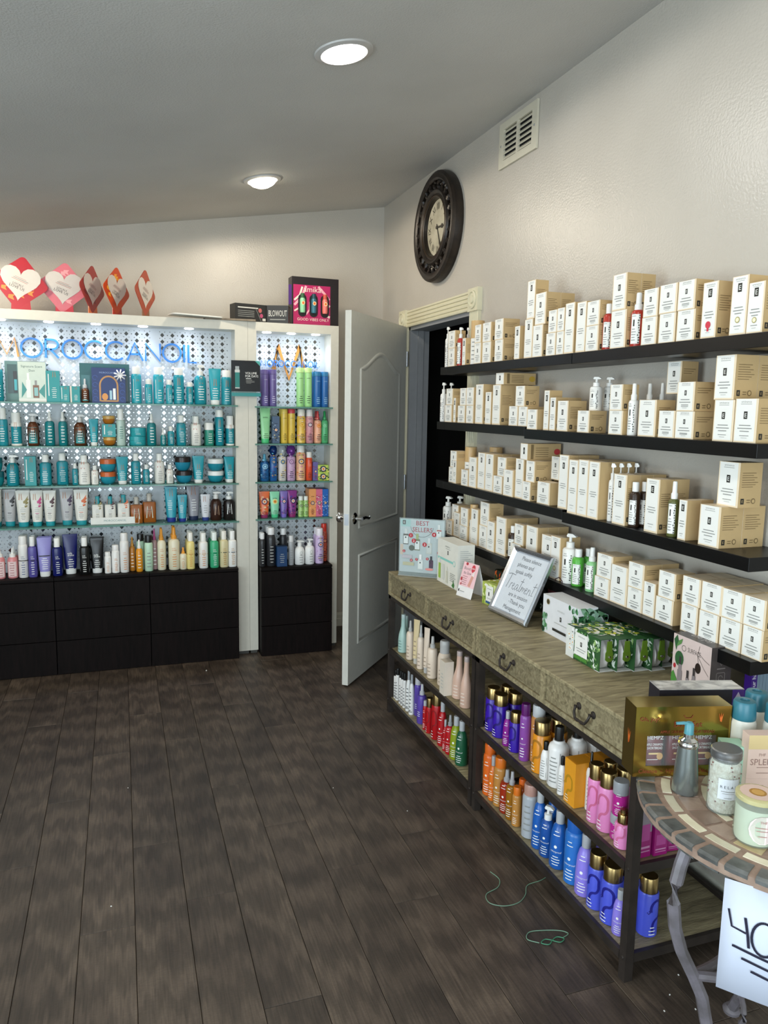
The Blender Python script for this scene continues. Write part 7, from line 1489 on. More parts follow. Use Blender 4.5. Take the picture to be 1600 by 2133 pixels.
# script word drawn as pen strokes
def script(pts, wd): decorate(p, mp, [('s', [(.0 + a * .0125 - .098, .112 + b_ * .0150) for a, b_ in pts], wd * 1.35, GI)])
script([(-.4, 3.6), (1, 3.9), (3.4, 3.8)], .0016); script([(1.5, 3.8), (1.2, 2), (.8, 0)], .0018)
script([(2.4, 0), (2.7, 1.5), (2.6, 1.2), (3.1, 1.6), (3.6, 1.5)], .0015); script([(3.8, .8), (4.5, 1.1), (4.7, 1.5), (4.2, 1.7), (3.9, 1), (4.1, .2), (4.8, 0), (5.3, .5)], .0015)
script([(6.6, 1.5), (5.9, 1.6), (5.4, .8), (5.7, 0), (6.4, .5), (6.7, 1.6), (6.6, .4), (7, 0), (7.5, .4)], .0015); script([(8.2, 3.6), (7.8, 1.2), (7.8, .1), (8.4, .2)], .0016); script([(7.2, 2.7), (8.8, 2.8)], .0014)
script([(8.5, 0), (8.8, 1.6), (8.9, .4), (9.2, 1.4), (9.6, 1.4), (9.7, .2), (10, 1.2), (10.5, 1.4), (10.6, 0)], .0015); script([(10.9, .8), (11.6, 1.1), (11.7, 1.5), (11.2, 1.6), (10.9, .8), (11.3, 0), (12, .4)], .0015)
script([(12.3, 0), (12.5, 1.6), (12.6, .9), (13.1, 1.5), (13.5, 1.2), (13.5, 0), (14, .3)], .0015); script([(15, 3.6), (14.6, 1.2), (14.5, .1), (15.2, .3)], .0016); script([(14, 2.5), (16, 2.7)], .0014)
p.build('handwriting', t, smooth=False)
# succulent gift carton
t = empty('succulent_gift_carton', (-.197, -2.693, ZC), R_(-90), 'white gift carton printed with green succulents on the near console', 'carton')
w, h, d = .222, .137, .118
MB().box(-w / 2, w / 2, -d / 2, d / 2, 0, h, M('#e4e4e6', .4)).build('box_body', t, smooth=False)
p = MB(); G5 = ['#2f6a3c', '#4f8a54', '#8fb49a', '#1c3a24', '#6c9a70', '#a9c8b4']
flora(p, lambda u, v, l: (w / 2 + l, u, v), d, h, G5, 60, 21, .014, .03)
r = random.Random(4); ops = []
for i in range(30):
    u, v = -w / 2 + abs(r.gauss(0, .012)) + .004, r.uniform(.004, .075); s = r.uniform(.006, .014); ops.append(('d', u, v, min(s * .6, .01), s * .8, M(r.choice(G5), .45, 0, 0)))
for i in range(34):
    u, v = w / 2 - abs(r.gauss(0, .02)) - .004, r.uniform(.04, h - .006); s = r.uniform(.006, .014); ops.append(('d', min(u, w / 2 - s * .6), v, s * .6, min(s * .8, h - v), M(r.choice(G5), .45, 0, 0)))
decorate(p, lambda u, v, l: (u, -d / 2 - (.0003 + l % .0012), v), ops)
decorate(p, planar(d / 2 + .002), [('d', -.075, .116, .010, .010, M('#8a7434', .4, 0, 0)), ('d', -.075, .116, .0075, .0075, M('#3a3420', .4, 0, 0)), ('t', 'eminence', .01, .096, .008, LGREY), ('r', .004, .064, .013, .080, INK), ('t', 'E', .0085, .069, .007, CARD), ('r', -.03, .052, .05, .054, LGREY), ('r', -.04, .022, .045, .031, INK)])
p.build('printed_label', t, smooth=False)
# floral pouch sets
def pouch(x, y, label, i):
    w, h, d = .182, .103, .052
    t = empty('pouch_gift_set', (x + d / 2, y, ZC), R_(-90), label, 'gift set', 'leaf print pouch gift sets'); e = w / 2
    MB().box(-e, e - .03, -d / 2, d / 2, 0, h, M('#2f5a30', .4)).build('sleeve', t, smooth=False)
    b = MB(); b.box(e - .0299, e, -d / 2, d / 2, 0, .002, M('#e6e6e2', .5)); b.box(e - .0299, e, -d / 2, -d / 2 + .0015, .002, h, M('#2f5a30', .4)); b.box(e - .0299, e, -d / 2 + .0016, d / 2, h - .0015, h, M('#2f5a30', .4)); b.build('sleeve_end', t, smooth=False)
    # cloth pouch bulging in the open end
    b = MB(); n = 8; vs = []
    for a in range(n + 1):
        for c_ in range(n + 1):
            u = -1 + 2 * a / n; v = c_ / n; bul = (1 - u * u) ** .5 * math.sin(math.pi * min(1, v * 1.05)) ** .6
            vs.append((e - .026 + .030 * bul * (.75 + .25 * math.sin(5 * u + 3 * v + i)), u * (d / 2 - .004), .004 + v * (h - .009)))
    b.mesh(vs, [(a * (n + 1) + c_, (a + 1) * (n + 1) + c_, (a + 1) * (n + 1) + c_ + 1, a * (n + 1) + c_ + 1) for a in range(n) for c_ in range(n)], M('#d6d2d0', .85, 0, .08)); b.build('cloth_pouch', t)
    b = MB(); b.prism([(-.008, h - .004), (.008, h - .004), (.010, h * .66), (.013, h * .60), (.013, h * .40), (.006, h * .34), (-.006, h * .34), (-.013, h * .40), (-.013, h * .60), (-.010, h * .66)], e + .008, e + .011, M('#5c7a1c', .5), 'x'); sp = b.build('green_strap', t, smooth=False)
    MB().lathe([(.005, 0), (.004, .003), (0, .004)], CHROME, 12).build('snap_button', sp, loc=(e + .011, 0, h * .48), rot=(0, R_(90), 0))
    p = MB(); flora(p, planar(d / 2), w, h, ['#3f7a40', '#6a9a54', '#dfe9da', '#24482a', '#eef3ea', '#a4c47c', '#c4dcc0', '#e9efe4'], 110, 30 + i, .006, .014); flora(p, lambda u, v, l: (u - .015, v - d / 2, h + l), w - .03, d, ['#9fbe4c', '#3f7a40', '#d9d84c', '#24482a', '#f0eee6', '#e6ead8'], 50, 60 + i, .008, .02); p.build('leaf_print', t, smooth=False)
    q = MB(); r = random.Random(i); ops = [('r', -e, 0, -e + .045, h, M('#dfe0da', .5, 0, 0))]
    for j in range(12): u, v = r.uniform(-e + .006, -e + .040), r.uniform(.008, h - .008); ops += [('d', u, v, .006, .006, WHITEINK), ('d', u, v, .0025, .0025, M('#e0a02c', .5, 0, 0))]
    decorate(q, lambda u, v, l: (u, -d / 2 - .0018 - l % .0012, v), ops)
    decorate(q, planar(d / 2 + .0032), [('r', -.040, .020, .030, h - .010, CARD), ('t', 'eminence', -.004, .080, .0065, GREYINK), ('r', -.009, .052, .001, .066, INK), ('t', 'E', -.004, .056, .007, CARD), ('r', -.03, .042, .022, .044, GREYINK), ('r', -.025, .034, .015, .036, GREYINK), ('r', -.040, .008, .030, .019, M('#4c8a34', .5, 0, 0))]); q.build('daisy_label', t, smooth=False)
for i, nm in enumerate(('front leaf print gift set with white pouch, first of the row', 'second leaf print gift set with white pouch in the row', 'third leaf print gift set with white pouch in the row', 'fourth leaf print pouch gift set, partly behind the others', 'last leaf print pouch gift set, nearest the wall')):
    pouch(-.321 + .0545 * i, -2.932 - .012 * min(i, 3) + (.02 if i > 3 else 0), nm, i)
# pink holiday carton
t = empty('botanical_carton', (-.165, -3.27, ZC), R_(-90), 'pink carton with leaves and three bottles pictured, below the lowest shelf', 'carton')
w, h, d = .147, .167, .070
b = MB(); b.box(-w / 2, w / 2, -d / 2, d / 2, 0, h, M('#4c4442', .4)); b.box(-w / 2, w / 2, -d / 2 - .0004, -d / 2, 0, h, M('#d9c4be', .4)); b.build('box_body', t, smooth=False)
p = MB(); GR = M('#2f5c34', .45, 0, 0); GB_ = M('#8d8284', .35, 0, 0)
o = [('t', 'SURFACE', .01, .128, .013, M('#5c5450', .5, 0, 0), .05), ('s', arc(-.030, .134, .008, 0, 360, 12), .0015, M('#5c5450', .5, 0, 0)), ('d', .028, .095, .011, .015, M('#241612', .5, 0, 0)), ('s', [(.03, .158), (.024, .13), (.028, .11)], .0012, M('#3a3028', .5, 0, 0)), ('s', [(.024, .13), (.05, .10), (.068, .085)], .001, M('#3a3028', .5, 0, 0)), ('s', [(.024, .14), (.05, .125), (.070, .118)], .001, M('#3a3028', .5, 0, 0)), ('p', [(.02, .01), (.05, .0 + .004), (.062, .035), (.046, .03), (.042, .062), (.032, .036), (.018, .04)], GR), ('p', [(-.07, .15), (-.06, .12), (-.052, .15), (-.058, .166)], GR), ('p', [(-.06, .13), (-.04, .145), (-.036, .16), (-.052, .15)], M('#5c8a4c', .45, 0, 0)), ('d', -.062, .075, .005, .007, M('#b0202c', .5, 0, 0)), ('p', [(-.073, .0), (-.045, .0), (-.045, .03), (-.066, .06), (-.073, .05)], M('#4c8a3c', .45, 0, 0)), ('d', -.045, .10, .017, .022, GR)]
for x, hh in ((-.040, .085), (-.008, .055), (.016, .07)): o += [('r', x - .009, .0, x + .009, hh * .8, GB_), ('r', x - .006, hh * .8, x + .006, hh, GB_), ('r', x - .004, hh, x + .004, hh + .022, M('#3c3638', .4, 0, 0))]
decorate(p, planar(d / 2 + .0004), o); p.build('printed_label', t, smooth=False); p = MB()
LI = M('#8f8682', .5, 0, 0)
decorate(p, lambda u, v, l: (w / 2 + l, u, v), [('s', [(0, .115), (-.010, .135), (-.004, .142), (0, .136), (.004, .142), (.010, .135), (0, .115)], .0015, LI), ('s', rrect(-.014, .014, .065, .095, .004), .0015, LI, True), ('s', arc(0, .08, .007, 0, 300, 10), .0015, LI), ('r', -.014, .105, .014, .108, LI)]); p.build('side_print', t, smooth=False); p = MB()
decorate(p, lambda u, v, l: (u, v, h + l), [('t', 'the joy', 0, -.008, .02, M('#cfc8c4', .5, 0, 0))]); p.build('lid_lettering', t, smooth=False)
# purple display stand
t = empty('purple_display_stand', (-.050, -3.372, ZC), 0, 'purple display stand lettered along its edge at the right edge of the photo', 'display stand')
w, h = .095, .245; PU = M('#3f1c7c', .35)
b = MB(); b.box(-w / 2, -w / 2 + .020, -.012, .012, 0, h, PU); b.box(w / 2 - .012, w / 2, -.012, .012, 0, h, PU); b.box(-w / 2 + .020, w / 2 - .012, -.012, .012, h - .02, h, M('#7a5cb0', .35)); b.box(-w / 2 + .020, w / 2 - .012, -.012, .012, 0, .03, PU); b.build('frame', t, smooth=False)
b = MB()
for i in range(5): b.box(-w / 2 + .0225 + i * .0118, -w / 2 + .0335 + i * .0118, -.006, .008, .035, h - .03, M('#7f94a4', .3))
b.build('sachet_rack', t, smooth=False)
p = MB(); decorate(p, lambda u, v, l: (-w / 2 + .0145 - v, -.012 - l, .118 + u), [('t', 'your hair, your way!', 0, 0, .0125, WHITEINK, .19)]); p.build('lettering', t, smooth=False)
# cartons and bottles seen through the near console's open end
for i, (x, y, hh, lab) in enumerate(((-.402, -3.352, .155, 'tall magenta carton fading to silver, behind the console leg'), (-.352, -3.356, .098, 'magenta carton in the middle of three at the console end'), (-.302, -3.350, .070, 'low magenta carton furthest back at the console end'))):
    t = empty('magenta_carton', (x, y, .3325), R_(3 - 3 * i), lab, 'carton', 'magenta cartons at the console end')
    w, d = .042, .042
    MB().box(-w / 2, w / 2, -d / 2, d / 2, 0, hh, M('#a01c74', .35)).build('box_body', t, smooth=False)
    p = MB(); decorate(p, planar(d / 2), ([('r', -w / 2, hh * .45, w / 2, hh, M('#9a8f98', .35, .3, 0))] if i == 0 else []) + [('r', -w * .36, hh * .3, w * .36, hh * .6, M('#b84a94', .4, 0, 0)), ('r', -w * .4, hh * .16, w * .4, hh * .2, M('#d090b8', .4, 0, 0)), ('r', -w * .4, hh * .1, w * .4, hh * .12, M('#d090b8', .4, 0, 0))]); p.build('printed_label', t, smooth=False)
for x, y, lab in ((-.345, -3.335, 'blue-violet gold-capped bottle just inside the near console end, bottom shelf'),):
    t, wd = round_item('GOLD', 'violetS', .056, .168, R_(20)); t.location = (x, y, .0795); tag(t, lab, 'bottle', 'products on the bottom shelf of the near console')

# ---------- mosaic bistro table
TX, TY, TZ, TR = -.404, -3.828, .72, .316
tb = empty('mosaic_table', (TX, TY, 0), 0, 'round stone mosaic table with curved grey iron legs, right foreground', 'table')
GROUT = noisy('pinkish_grout', '#8a7263', '#a08877', 40, .8, bump=.3)
MB().lathe([(0, -.028), (TR - .014, -.028), (TR - .003, -.022), (TR - .003, -.004), (TR - .010, -.0016), (0, -.0016)], GROUT, 72, c=(0, 0, TZ)).build('grout_bed', tb)
STONE = [noisy('slate_tile', '#4c4d4b', '#70716e', 30, .45, bump=.3, rand=True), noisy('cream_tile', '#cfc6aa', '#ded7bf', 25, .5, rand=True), noisy('brown_marble_tile', '#8a7264', '#b39b8a', 14, .4, dist=1.5, rand=True), noisy('gold_marble_tile', '#b39a6c', '#d6c49a', 14, .4, dist=1.2, rand=True)]
def wedge(r0, r1, a0, a1, mat, edge=False):
    n = 3; b = MB(); top, bot = [], []
    A = [a0 + (a1 - a0) * i / n for i in range(n + 1)]
    out = [(r1 * math.cos(a), r1 * math.sin(a)) for a in A]; inn = [(r0 * math.cos(a), r0 * math.sin(a)) for a in A[::-1]]
    z1 = TZ; z0 = TZ - (.030 if edge else .004)
    if edge:
        k = .994; ch = [(x * k * .985, y * k * .985) for x, y in out]
        b.prism(inn + ch, z0 + .002, z1, mat, 'z'); vs = [(x, y, z1 - .004) for x, y in out] + [(x * .97, y * .97, z0) for x, y in out] + [(x, y, z1) for x, y in ch] + [(x, y, z0 + .002) for x, y in ch]; m = n + 1
        b.mesh(vs, [(i, i + 1, m + i + 1, m + i)[::-1] for i in range(n)] + [(2 * m + i, 2 * m + i + 1, i + 1, i)[::-1] for i in range(n)] + [(0, m, 3 * m, 2 * m), (n, 2 * m + n, 3 * m + n, m + n), ], mat)
    else: b.prism(inn + out, z0, z1, mat, 'z')
    return b.build('tile', tb, smooth=False)
N1 = 38
for k in range(N1):
    a = 2 * math.pi * k / N1; wedge(.279, TR, a + .020, a + 2 * math.pi / N1 - .020, STONE[0], True)
N2 = 22
for k in range(N2):
    a = 2 * math.pi * (k + .3) / N2; wedge(.248, .266, a + .012, a + 2 * math.pi / N2 - .035, STONE[1])
N3 = 26
for k in range(N3):
    a = 2 * math.pi * k / N3; m = STONE[3] if k % 7 in (0, 2) else STONE[2]
    if k % 7 == 1:
        c = (.218 * math.cos(a + .12), .218 * math.sin(a + .12)); MB().prism([(c[0] + .022 * math.cos(q) * math.cos(a) - .016 * math.sin(q) * math.sin(a), c[1] + .022 * math.cos(q) * math.sin(a) + .016 * math.sin(q) * math.cos(a)) for q in [2 * math.pi * i / 12 for i in range(12)]], TZ - .004, TZ, STONE[0], 'z').build('tile', tb, smooth=False)
    else: wedge(.197, .238, a + .014, a + 2 * math.pi / N3 - .014, m)
N4 = 15
for k in range(N4):
    a = 2 * math.pi * (k + .6) / N4; wedge(.171, .187, a + .02, a + 2 * math.pi / N4 - .05, STONE[1])
for r0, r1, n in ((.125, .162, 18), (.082, .117, 12), (.03, .074, 7)):
    for k in range(n):
        a = 2 * math.pi * k / n; wedge(r0, r1, a + .02, a + 2 * math.pi / n - .02, STONE[2] if (k % 4) else STONE[3])
LEGM = noisy('grey_painted_iron', '#5f5a5c', '#79737a', 25, .45, bump=.15)
prof = [(.283, .690), (.296, .655), (.304, .62), (.307, .58), (.299, .527), (.280, .474), (.246, .412), (.219, .358), (.201, .291), (.205, .22), (.228, .14), (.262, .07), (.300, .012)]
for i, az in enumerate((181, 61, 301)):
    a = R_(az); ca, sa = math.cos(a), math.sin(a)
    b = MB(); b.tube([(r * ca, r * sa, z) for r, z in prof], .0125, LEGM, 8); lg = b.build('leg', tb)
    MB().lathe([(0, 0), (.020, 0), (.022, .008), (.014, .018), (0, .02)], LEGM, 14).build('foot_pad', lg, loc=(.302 * ca, .302 * sa, 0))
    MB().tube([(.24 * ca + .03 * math.cos(q) * ca, .24 * sa + .03 * math.cos(q) * sa, .06 + .03 * math.sin(q)) for q in [i_ * .55 for i_ in range(9)]], .007, LEGM, 6).build('scroll', lg)
for i, az in enumerate((181, 61, 301)):
    a0, a1 = R_(az), R_(az + 120); P0 = Vector((.246 * math.cos(a0), .246 * math.sin(a0), .412)); P1 = Vector((.246 * math.cos(a1), .246 * math.sin(a1), .412)); mid = (P0 + P1) * .5 * .45 + Vector((0, 0, .18))
    pts = [P0 * (1 - t_) ** 2 + mid * 2 * t_ * (1 - t_) + P1 * t_ ** 2 for t_ in [k / 12 for k in range(13)]]
    MB().tube(pts, .010, LEGM, 8).build('stretcher', tb)
MB().lathe([(.20, .684), (.215, .684), (.215, .692), (.20, .692), (.20, .684)], LEGM, 48).build('top_ring', tb)
# paper sign taped to the rim
t = empty('paper_sign', (-.705, -3.945, .700), math.atan2(-.0455, .041), 'white handwritten discount paper hanging from the mosaic table rim', 'sign')
w, h = .27, .205
b = MB(); n = 8; vs = []
for i in range(n + 1):
    for j in range(3): x = w * i / n; vs.append((x, -.006 * math.sin(math.pi * i / n) - .010 * (1 - j / 2) * .6, -h + h * j / 2))
b.mesh(vs, [(3 * i + j, 3 * i + 3 + j, 3 * i + 4 + j, 3 * i + 1 + j) for i in range(n) for j in range(2)], M('#ccd2e2', .6, 0, .01)); b.build('sheet', t).modifiers.new('thick', 'SOLIDIFY').thickness = .0004
p = MB(); BI = M('#17162c', .5, 0, 0)
mp = lambda u, v, l: (u, -.0075 - .006 * math.sin(math.pi * u / w) * 1.0 + .006 * (v + h) / h - l, v)
decorate(p, mp, [('s', [(.010, -.052), (.017, -.082), (.040, -.087)], .0035, BI), ('s', [(.037, -.059), (.043, -.09), (.046, -.112)], .0045, BI), ('s', [(a, b_) for a, b_ in arc(.068, -.088, .019, 95, 455, 24, .030)], .0042, BI), ('s', [(.020, -.116), (.06, -.122), (.105, -.128)], .0042, BI), ('s', [(.036, -.134), (.07, -.139), (.105, -.144)], .004, BI), ('s', [(.052, -.152), (.10, -.160)], .004, BI)]); p.build('marker_writing', t, smooth=False)
# ---------- things on the mosaic table
t = empty('gold_gift_set', (-.553, -3.650, TZ + .0003), math.atan2(-.055, .205), 'shiny gold gift set box with three maroon bottles in its window', 'gift set')
w, h, d = .212, .156, .060; GD = M('#b39a4e', .16, .95, .03); y0 = 0
b = MB(); wx0, wx1, wz0, wz1 = -w / 2 + .028, w / 2 - .030, .024, .092
b.box(-w / 2, w / 2, .003, d, 0, .0015, GD); b.box(-w / 2, w / 2, d - .0015, d, .0015, h, GD); b.box(-w / 2, -w / 2 + .0015, 0, d, .0015, h, GD); b.box(w / 2 - .0015, w / 2, 0, d, .0015, h, GD)
b.box(-w / 2, w / 2, 0, .0015, 0, wz0, GD); b.box(-w / 2, w / 2, 0, .0015, wz1, h, GD); b.box(-w / 2, wx0, 0, .0015, wz0, wz1, GD); b.box(wx1, w / 2, 0, .0015, wz0, wz1, GD); b.build('box_body', t, smooth=False)
MB().box(-w / 2, w / 2, 0, d, h, h + .0012, GD).build('box_lid', t, smooth=False)
p = MB(); RB = M('#8a3a24', .4, 0, 0); OR = M('#e0702c', .4, 0, 0)
o = [('t', 'Cleanse', -w * .34, .008, .009, RB), ('t', 'Hydrate', -w * .05, .008, .009, RB), ('t', 'Nourish', w * .30, .008, .009, RB), ('d', -w * .2, .012, .0012, .0012, RB), ('t', 'Body Set', .01, .112, .012, RB), ('t', 'APPLE CINNAMON SHORTBREAD', .01, .098, .006, RB, .12), ('t', 'Oh, joy!', -.075, .126, .009, RB), ('s', [(.0, .138), (.004, .132), (.016, .132), (.020, .138)], .0015, RB)]
for a_ in (60, 90, 120): o.append(('p', [(.082 + .010 * math.cos(R_(a_)), .130 + .014 * math.sin(R_(a_))), (.080, .124), (.084, .122)], OR))
decorate(p, planar(0), o); p.build('printed_label', t, smooth=False); p = MB()
for a_ in (70, 95, 120): decorate(p, lambda u, v, l: (-w / 2 - l, u, v), [('p', [(.03 + .018 * math.cos(R_(a_)), .075 + .024 * math.sin(R_(a_))), (.026, .068), (.032, .064)], OR)])
p.build('leaf_emblem', t, smooth=False)
MB().box(wx0, wx1, .0016, .0022, wz0, wz1, MT('#ffffff', .06, .03)).build('window_film', t, smooth=False)
for cx in (-.056, .0, .052):
    q = MB(); q.lathe([(0, 0), (.022, 0), (.024, .006), (.024, .085), (.016, .098), (0, .1)], M('#6a141c', .3), 18, 3, .7, c=(cx, .028, .004)); bo = q.build('boxed_bottle', t)
    s = MB(); decorate(s, lambda u, v, l, cx=cx: (cx + u, .0088 - l, v), [('t', 'HEMPZ', 0, .080, .008, WHITEINK, .036), ('t', 'APPLE CINNAMON', 0, .066, .0055, WHITEINK, .036), ('t', 'SHORTBREAD', 0, .058, .0055, WHITEINK, .034), ('r', -.013, .046, .013, .050, M('#e0c080', .4, 0, 0)), ('d', .012, .042, .007, .008, M('#c89a5c', .4, 0, 0)), ('r', -.016, .034, .008, .0352, WHITEINK)]); s.build('bottle_label', bo, smooth=False)
t = empty('marble_gift_set', (-.431, -3.566, TZ + .0003), math.atan2(-.054, .192), 'grey marble topped gift set box with purple corner behind the gold one', 'gift set')
w, h, d = .200, .150, .058
MB().box(-w / 2, w / 2, 0, d, 0, h, M('#2c2a30', .3)).build('box_body', t, smooth=False)
MB().box(-w / 2, w / 2, 0, d, h, h + .0012, noisy('marble_print', '#8d8a88', '#e6e2dc', 14, .22, dist=2.2)).build('box_lid', t, smooth=False)
p = MB(); decorate(p, planar(0), [('r', w * .36, 0, w / 2, h, M('#4a2c84', .3, 0, 0)), ('t', 'Hempz', w * .43, .105, .008, M('#c9c0d8', .4, 0, 0), .024), ('p', [(w * .38, .125), (w * .43, .145), (w * .48, .125), (w * .43, .130)], M('#c9c0d8', .4, 0, 0))]); p.build('printed_label', t, smooth=False)
# silver serum bottle
t = empty('serum_bottle', (-.588, -3.706, TZ + .0003), R_(-20), 'tapered silver serum bottle with blue-green pump spout on the mosaic table', 'bottle')
MB().lathe([(0, 0), (.0255, 0), (.0265, .003), (.0225, .06), (.019, .100), (0, .100)], M('#8f9796', .22, .75), 28).build('body', t)
MB().lathe([(.0195, .099), (.0205, .102), (.0205, .106), (.018, .110), (.0185, .113), (.011, .118), (.011, .126), (0, .126)], CHROME, 28).build('collar', t)
b = MB(); TL = M('#4f8f9a', .35); b.lathe([(0, .126), (.0095, .126), (.009, .146), (.006, .150), (0, .151)], TL, 18); b.tube([(0, 0, .147), (-.012, 0, .148), (-.027, 0, .147)], [.004, .0035, .003], TL, 8); b.build('pump_spout', t)
# relax bath salts jar
t = empty('bath_salt_jar', (-.566, -3.787, TZ + .0003), R_(-12), 'glass jar of pale bath salts with grey metal lid and RELAX label', 'jar')
SALT = noisy('salt_and_petals', '#cfc0b0', '#efe9df', 120, .9, bump=.8, bscale=220)
MB().lathe([(0, .003), (.0265, .003), (.028, .008), (.028, .094), (.025, .104), (0, .104)], SALT, 28).build('bath_salts', t)
r = random.Random(2); b = MB()
for i in range(26):
    a = r.uniform(0, 6.28); z = r.uniform(.01, .1); c = (.0283 * math.cos(a), .0283 * math.sin(a), z); b.lathe([(0, -.002), (.002, 0), (0, .002)], M('#7a3a2c', .8, 0, 0), 5, c=c)
o = b.build('petal_bits', t); o['kind'] = 'stuff'
MB().lathe([(0, 0), (.028, 0), (.0302, .003), (.0302, .096), (.027, .106), (.0265, .112)], MT('#eef4f2', .14, .04), 32).build('glass_jar', t)
MB().lathe([(.0285, .110), (.0292, .111), (.0288, .115), (.0295, .117), (.0288, .121), (.0292, .126), (.027, .128), (0, .1285)], M('#8c8d8e', .35, .8), 32).build('metal_lid', t)
p = MB(); mp = lambda u, v, l: ((.0306 + l) * math.sin(u / .0306), -(.0306 + l) * math.cos(u / .0306), v)
decorate(p, mp, [('r', -.028, .034, .012, .076, M('#dfe3ea', .5, 0, 0)), ('t', 'R E L A X', -.008, .057, .0055, M('#3c4250', .5, 0, 0)), ('r', -.022, .050, .006, .0512, GREYINK), ('r', -.020, .046, .002, .0468, GREYINK), ('r', -.016, .037, -.002, .038, GREYINK)], 8); p.build('paper_label', t, smooth=False)
# candle
t = empty('candle_jar', (-.588, -3.890, TZ + .0003), R_(-10), 'cream candle in a glass jar with pink label and gold-seal lid', 'candle')
MB().lathe([(0, .003), (.034, .003), (.0355, .010), (.0355, .068), (0, .068)], M('#d6d8c6', .5), 32).build('wax', t)
MB().lathe([(0, 0), (.034, 0), (.0375, .006), (.0375, .076), (.036, .080)], MT('#eef4ee', .16, .04), 36).build('glass_jar', t)
b = MB(); b.lathe([(.0365, .080), (.038, .081), (.038, .088), (.034, .0905), (0, .0905)], M('#d8cf9a', .25, .3), 36); b.build('glass_lid', t)
p = MB(); decorate(p, lambda u, v, l: (u, v, .0906 + l), [('d', 0, 0, .031, .031, M('#e8cabc', .5, 0, 0)), ('d', .0, .0, .015, .015, M('#b8863c', .5, 0, 0)), ('d', 0, 0, .011, .011, M('#d9a85c', .5, 0, 0))]); p.build('lid_seal', t, smooth=False); p = MB()
mp = lambda u, v, l: ((.0379 + l) * math.sin(u / .0379), -(.0379 + l) * math.cos(u / .0379), v)
decorate(p, mp, [('d', -.010, .036, .025, .027, M('#eedbd6', .5, 0, 0)), ('t', 'FHF', -.010, .049, .005, M('#b98a84', .5, 0, 0)), ('r', -.024, .040, .004, .0412, M('#b98a84', .5, 0, 0)), ('r', -.022, .034, .002, .0352, M('#b98a84', .5, 0, 0)), ('r', -.019, .024, -.003, .0252, M('#b98a84', .5, 0, 0))], 4); p.build('printed_label', t, smooth=False)
# mint carton
t = empty('mint_carton', (-.478, -3.712, TZ + .0003), R_(-26), 'small mint green carton between the serum bottle and teal-capped bottles', 'carton')
w, h = .044, .094
MB().box(-w / 2, w / 2, -w / 2, w / 2, 0, h, M('#a9d4bc', .45)).build('box_body', t, smooth=False)
p = MB(); decorate(p, planar(w / 2), [('t', 'the', -.004, .066, .004, INK), ('t', 'milk', 0, .058, .008, INK), ('r', -.012, .052, .012, .0532, GREYINK)]); p.build('printed_label', t, smooth=False)
# teal-capped bottles
for i, (x, y, lab) in enumerate(((-.425, -3.685, 'front cream bottle with teal flip cap beside the pink boxes'), (-.357, -3.650, 'cream bottle with teal flip cap behind the front teal-capped one'), (-.372, -3.722, 'cream bottle with teal flip cap cut by the right photo edge'))):
    t = empty('lotion_bottle', (x, y, TZ + .0003), R_(-20), lab, 'bottle', 'teal-capped lotion bottles')
    MB().lathe([(0, 0), (.0245, 0), (.026, .003), (.026, .122), (.0235, .130), (0, .130)], M('#dcd8cc', .35), 26).build('body', t)
    MB().lathe([(.0, .1305), (.0238, .1305), (.0245, .134), (.0232, .166), (.021, .170), (.010, .171), (.009, .168), (0, .168)], M('#2f7080', .35), 26).build('flip_cap', t)
# pink boxes
for i, z in enumerate((TZ + .0003, TZ + .0003 + .034)):
    t = empty('pink_carton', (-.426, -3.757, z), math.atan2(-.30, .95), ('lower' if i == 0 else 'upper') + ' pale pink carton of the two stacked beside the candle', 'carton', 'stacked pale pink cartons')
    w, h, d = .100, (.0338, .094)[i], .028
    MB().box(-w / 2, w / 2, -d / 2, d / 2, 0, h, M('#e2c6b8', .45)).build('box_body', t, smooth=False)
    p = MB(); PI = M('#9a7a70', .5, 0, 0)
    decorate(p, planar(d / 2), [('r', -w / 2, h - .030, w / 2, h, M('#dcc490', .4, 0, 0)), ('t', 'FHF', -.02, h - .045, .006, PI), ('t', 'SPLENDID', -.005, .030, .013, PI, .078), ('r', -.03, .024, .03, .0252, PI), ('r', -.03, .012, .03, .0132, PI)] if i else [('t', 'FHF', -.02, .014, .006, PI)]); p.build('printed_label', t, smooth=False)

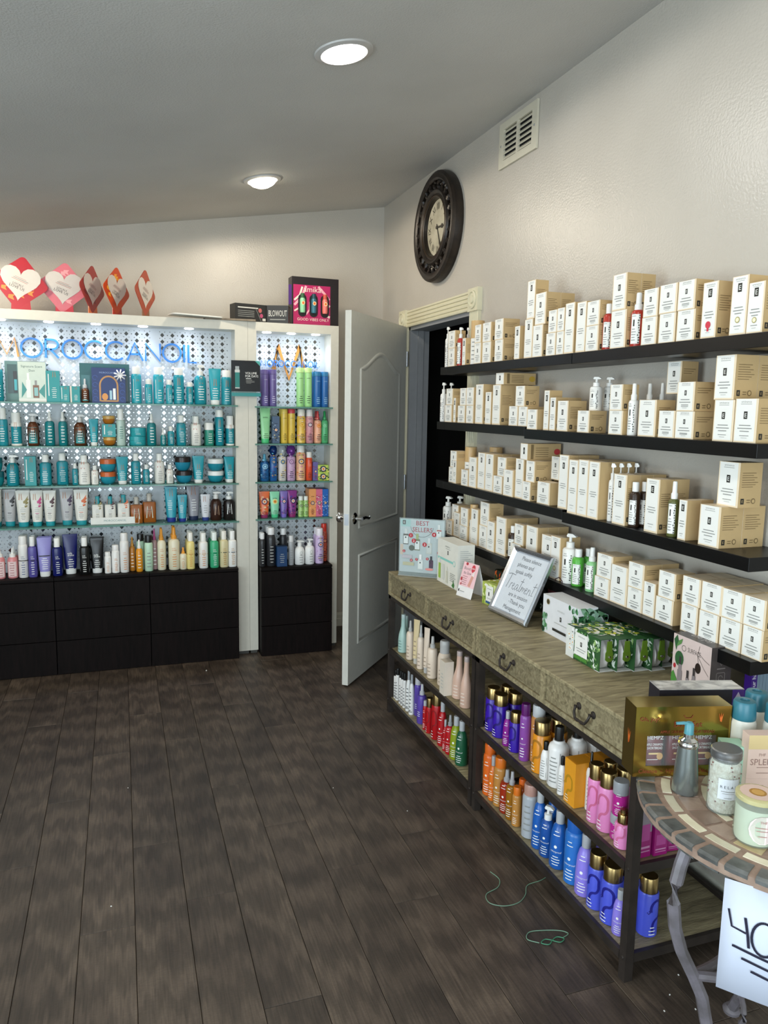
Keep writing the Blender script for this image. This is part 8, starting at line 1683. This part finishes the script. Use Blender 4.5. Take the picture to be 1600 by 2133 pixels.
# ---------- bits on the floor
CORD = M('#6f8f78', .5); GRN = M('#3f8a64', .5)
def sm(pts, n=6):
    out = []; P = [pts[0]] + pts + [pts[-1]]
    for i in range(1, len(P) - 2):
        for k in range(n):
            t_ = k / n; q = [.5 * (2 * P[i][j] + (P[i + 1][j] - P[i - 1][j]) * t_ + (2 * P[i - 1][j] - 5 * P[i][j] + 4 * P[i + 1][j] - P[i + 2][j]) * t_ ** 2 + (3 * P[i][j] - P[i - 1][j] - 3 * P[i + 1][j] + P[i + 2][j]) * t_ ** 3) for j in (0, 1)]; out.append(q)
    return out + [pts[-1]]
o = MB().tube([(x, y, .0016) for x, y in sm([(-.575, -2.855), (-.566, -2.90), (-.590, -2.935), (-.640, -2.955), (-.650, -2.995), (-.615, -3.022), (-.565, -3.022), (-.525, -2.995), (-.495, -2.955), (-.44, -2.945), (-.39, -2.925)])], .0014, CORD, 6).build('elastic_cord')
tag(o, 'loose green elastic cord curling out from under the console', 'cord')
t = empty('cord_bow', (-.555, -3.185, 0), 0, 'green elastic cord loop tied in a small bow on the floor', 'cord')
MB().tube([(x, y, .0016) for x, y in sm([(-.04, -.012), (-.065, .012), (-.045, .036), (.0, .030), (.045, .014), (.06, -.004), (.035, -.014)])], .0014, CORD, 6).build('loop', t)
MB().tube([(x, y, .0034) for x, y in sm([(0, -.016), (-.018, -.006), (-.036, -.016), (-.018, -.028), (0, -.016), (.02, -.008), (.036, -.020), (.018, -.030), (0, -.017)])], .0013, GRN, 6).build('bow', t)
r = random.Random(11); WH = M('#dcdad4', .8)
spots = [(-1.255, -.665), (-1.69, -1.93), (-1.745, -2.66), (-.92, -2.17), (-.70, -2.42), (-.42, -3.51), (-.37, -3.47), (-.34, -3.53), (-.30, -3.42)]
for i, (x, y) in enumerate(spots):
    s = .006 if i == 0 else .0028
    o = MB().lathe([(0, 0), (s * .9, 0), (s, s * .4), (s * .5, s * .8), (0, s * .9)], WH, 6, 2, .7).build('paper_crumb', loc=(x, y, 0.0003), rot=(0, 0, r.uniform(0, 3)))
    tag(o, ['largest white paper crumb, on the floor before the dark chests', 'tiny white crumb mid-floor, left of centre', 'tiny white crumb on the nearer left floor', 'tiny white crumb mid-floor towards the consoles', 'tiny white crumb close to the near console rail', 'tiny white crumb under the mosaic table, nearest its front leg', 'tiny white crumb under the mosaic table, by the console foot', 'tiny white crumb under the mosaic table, near the paper sign', 'tiny white crumb furthest back under the mosaic table'][i], 'crumb', 'white crumbs on the floor')
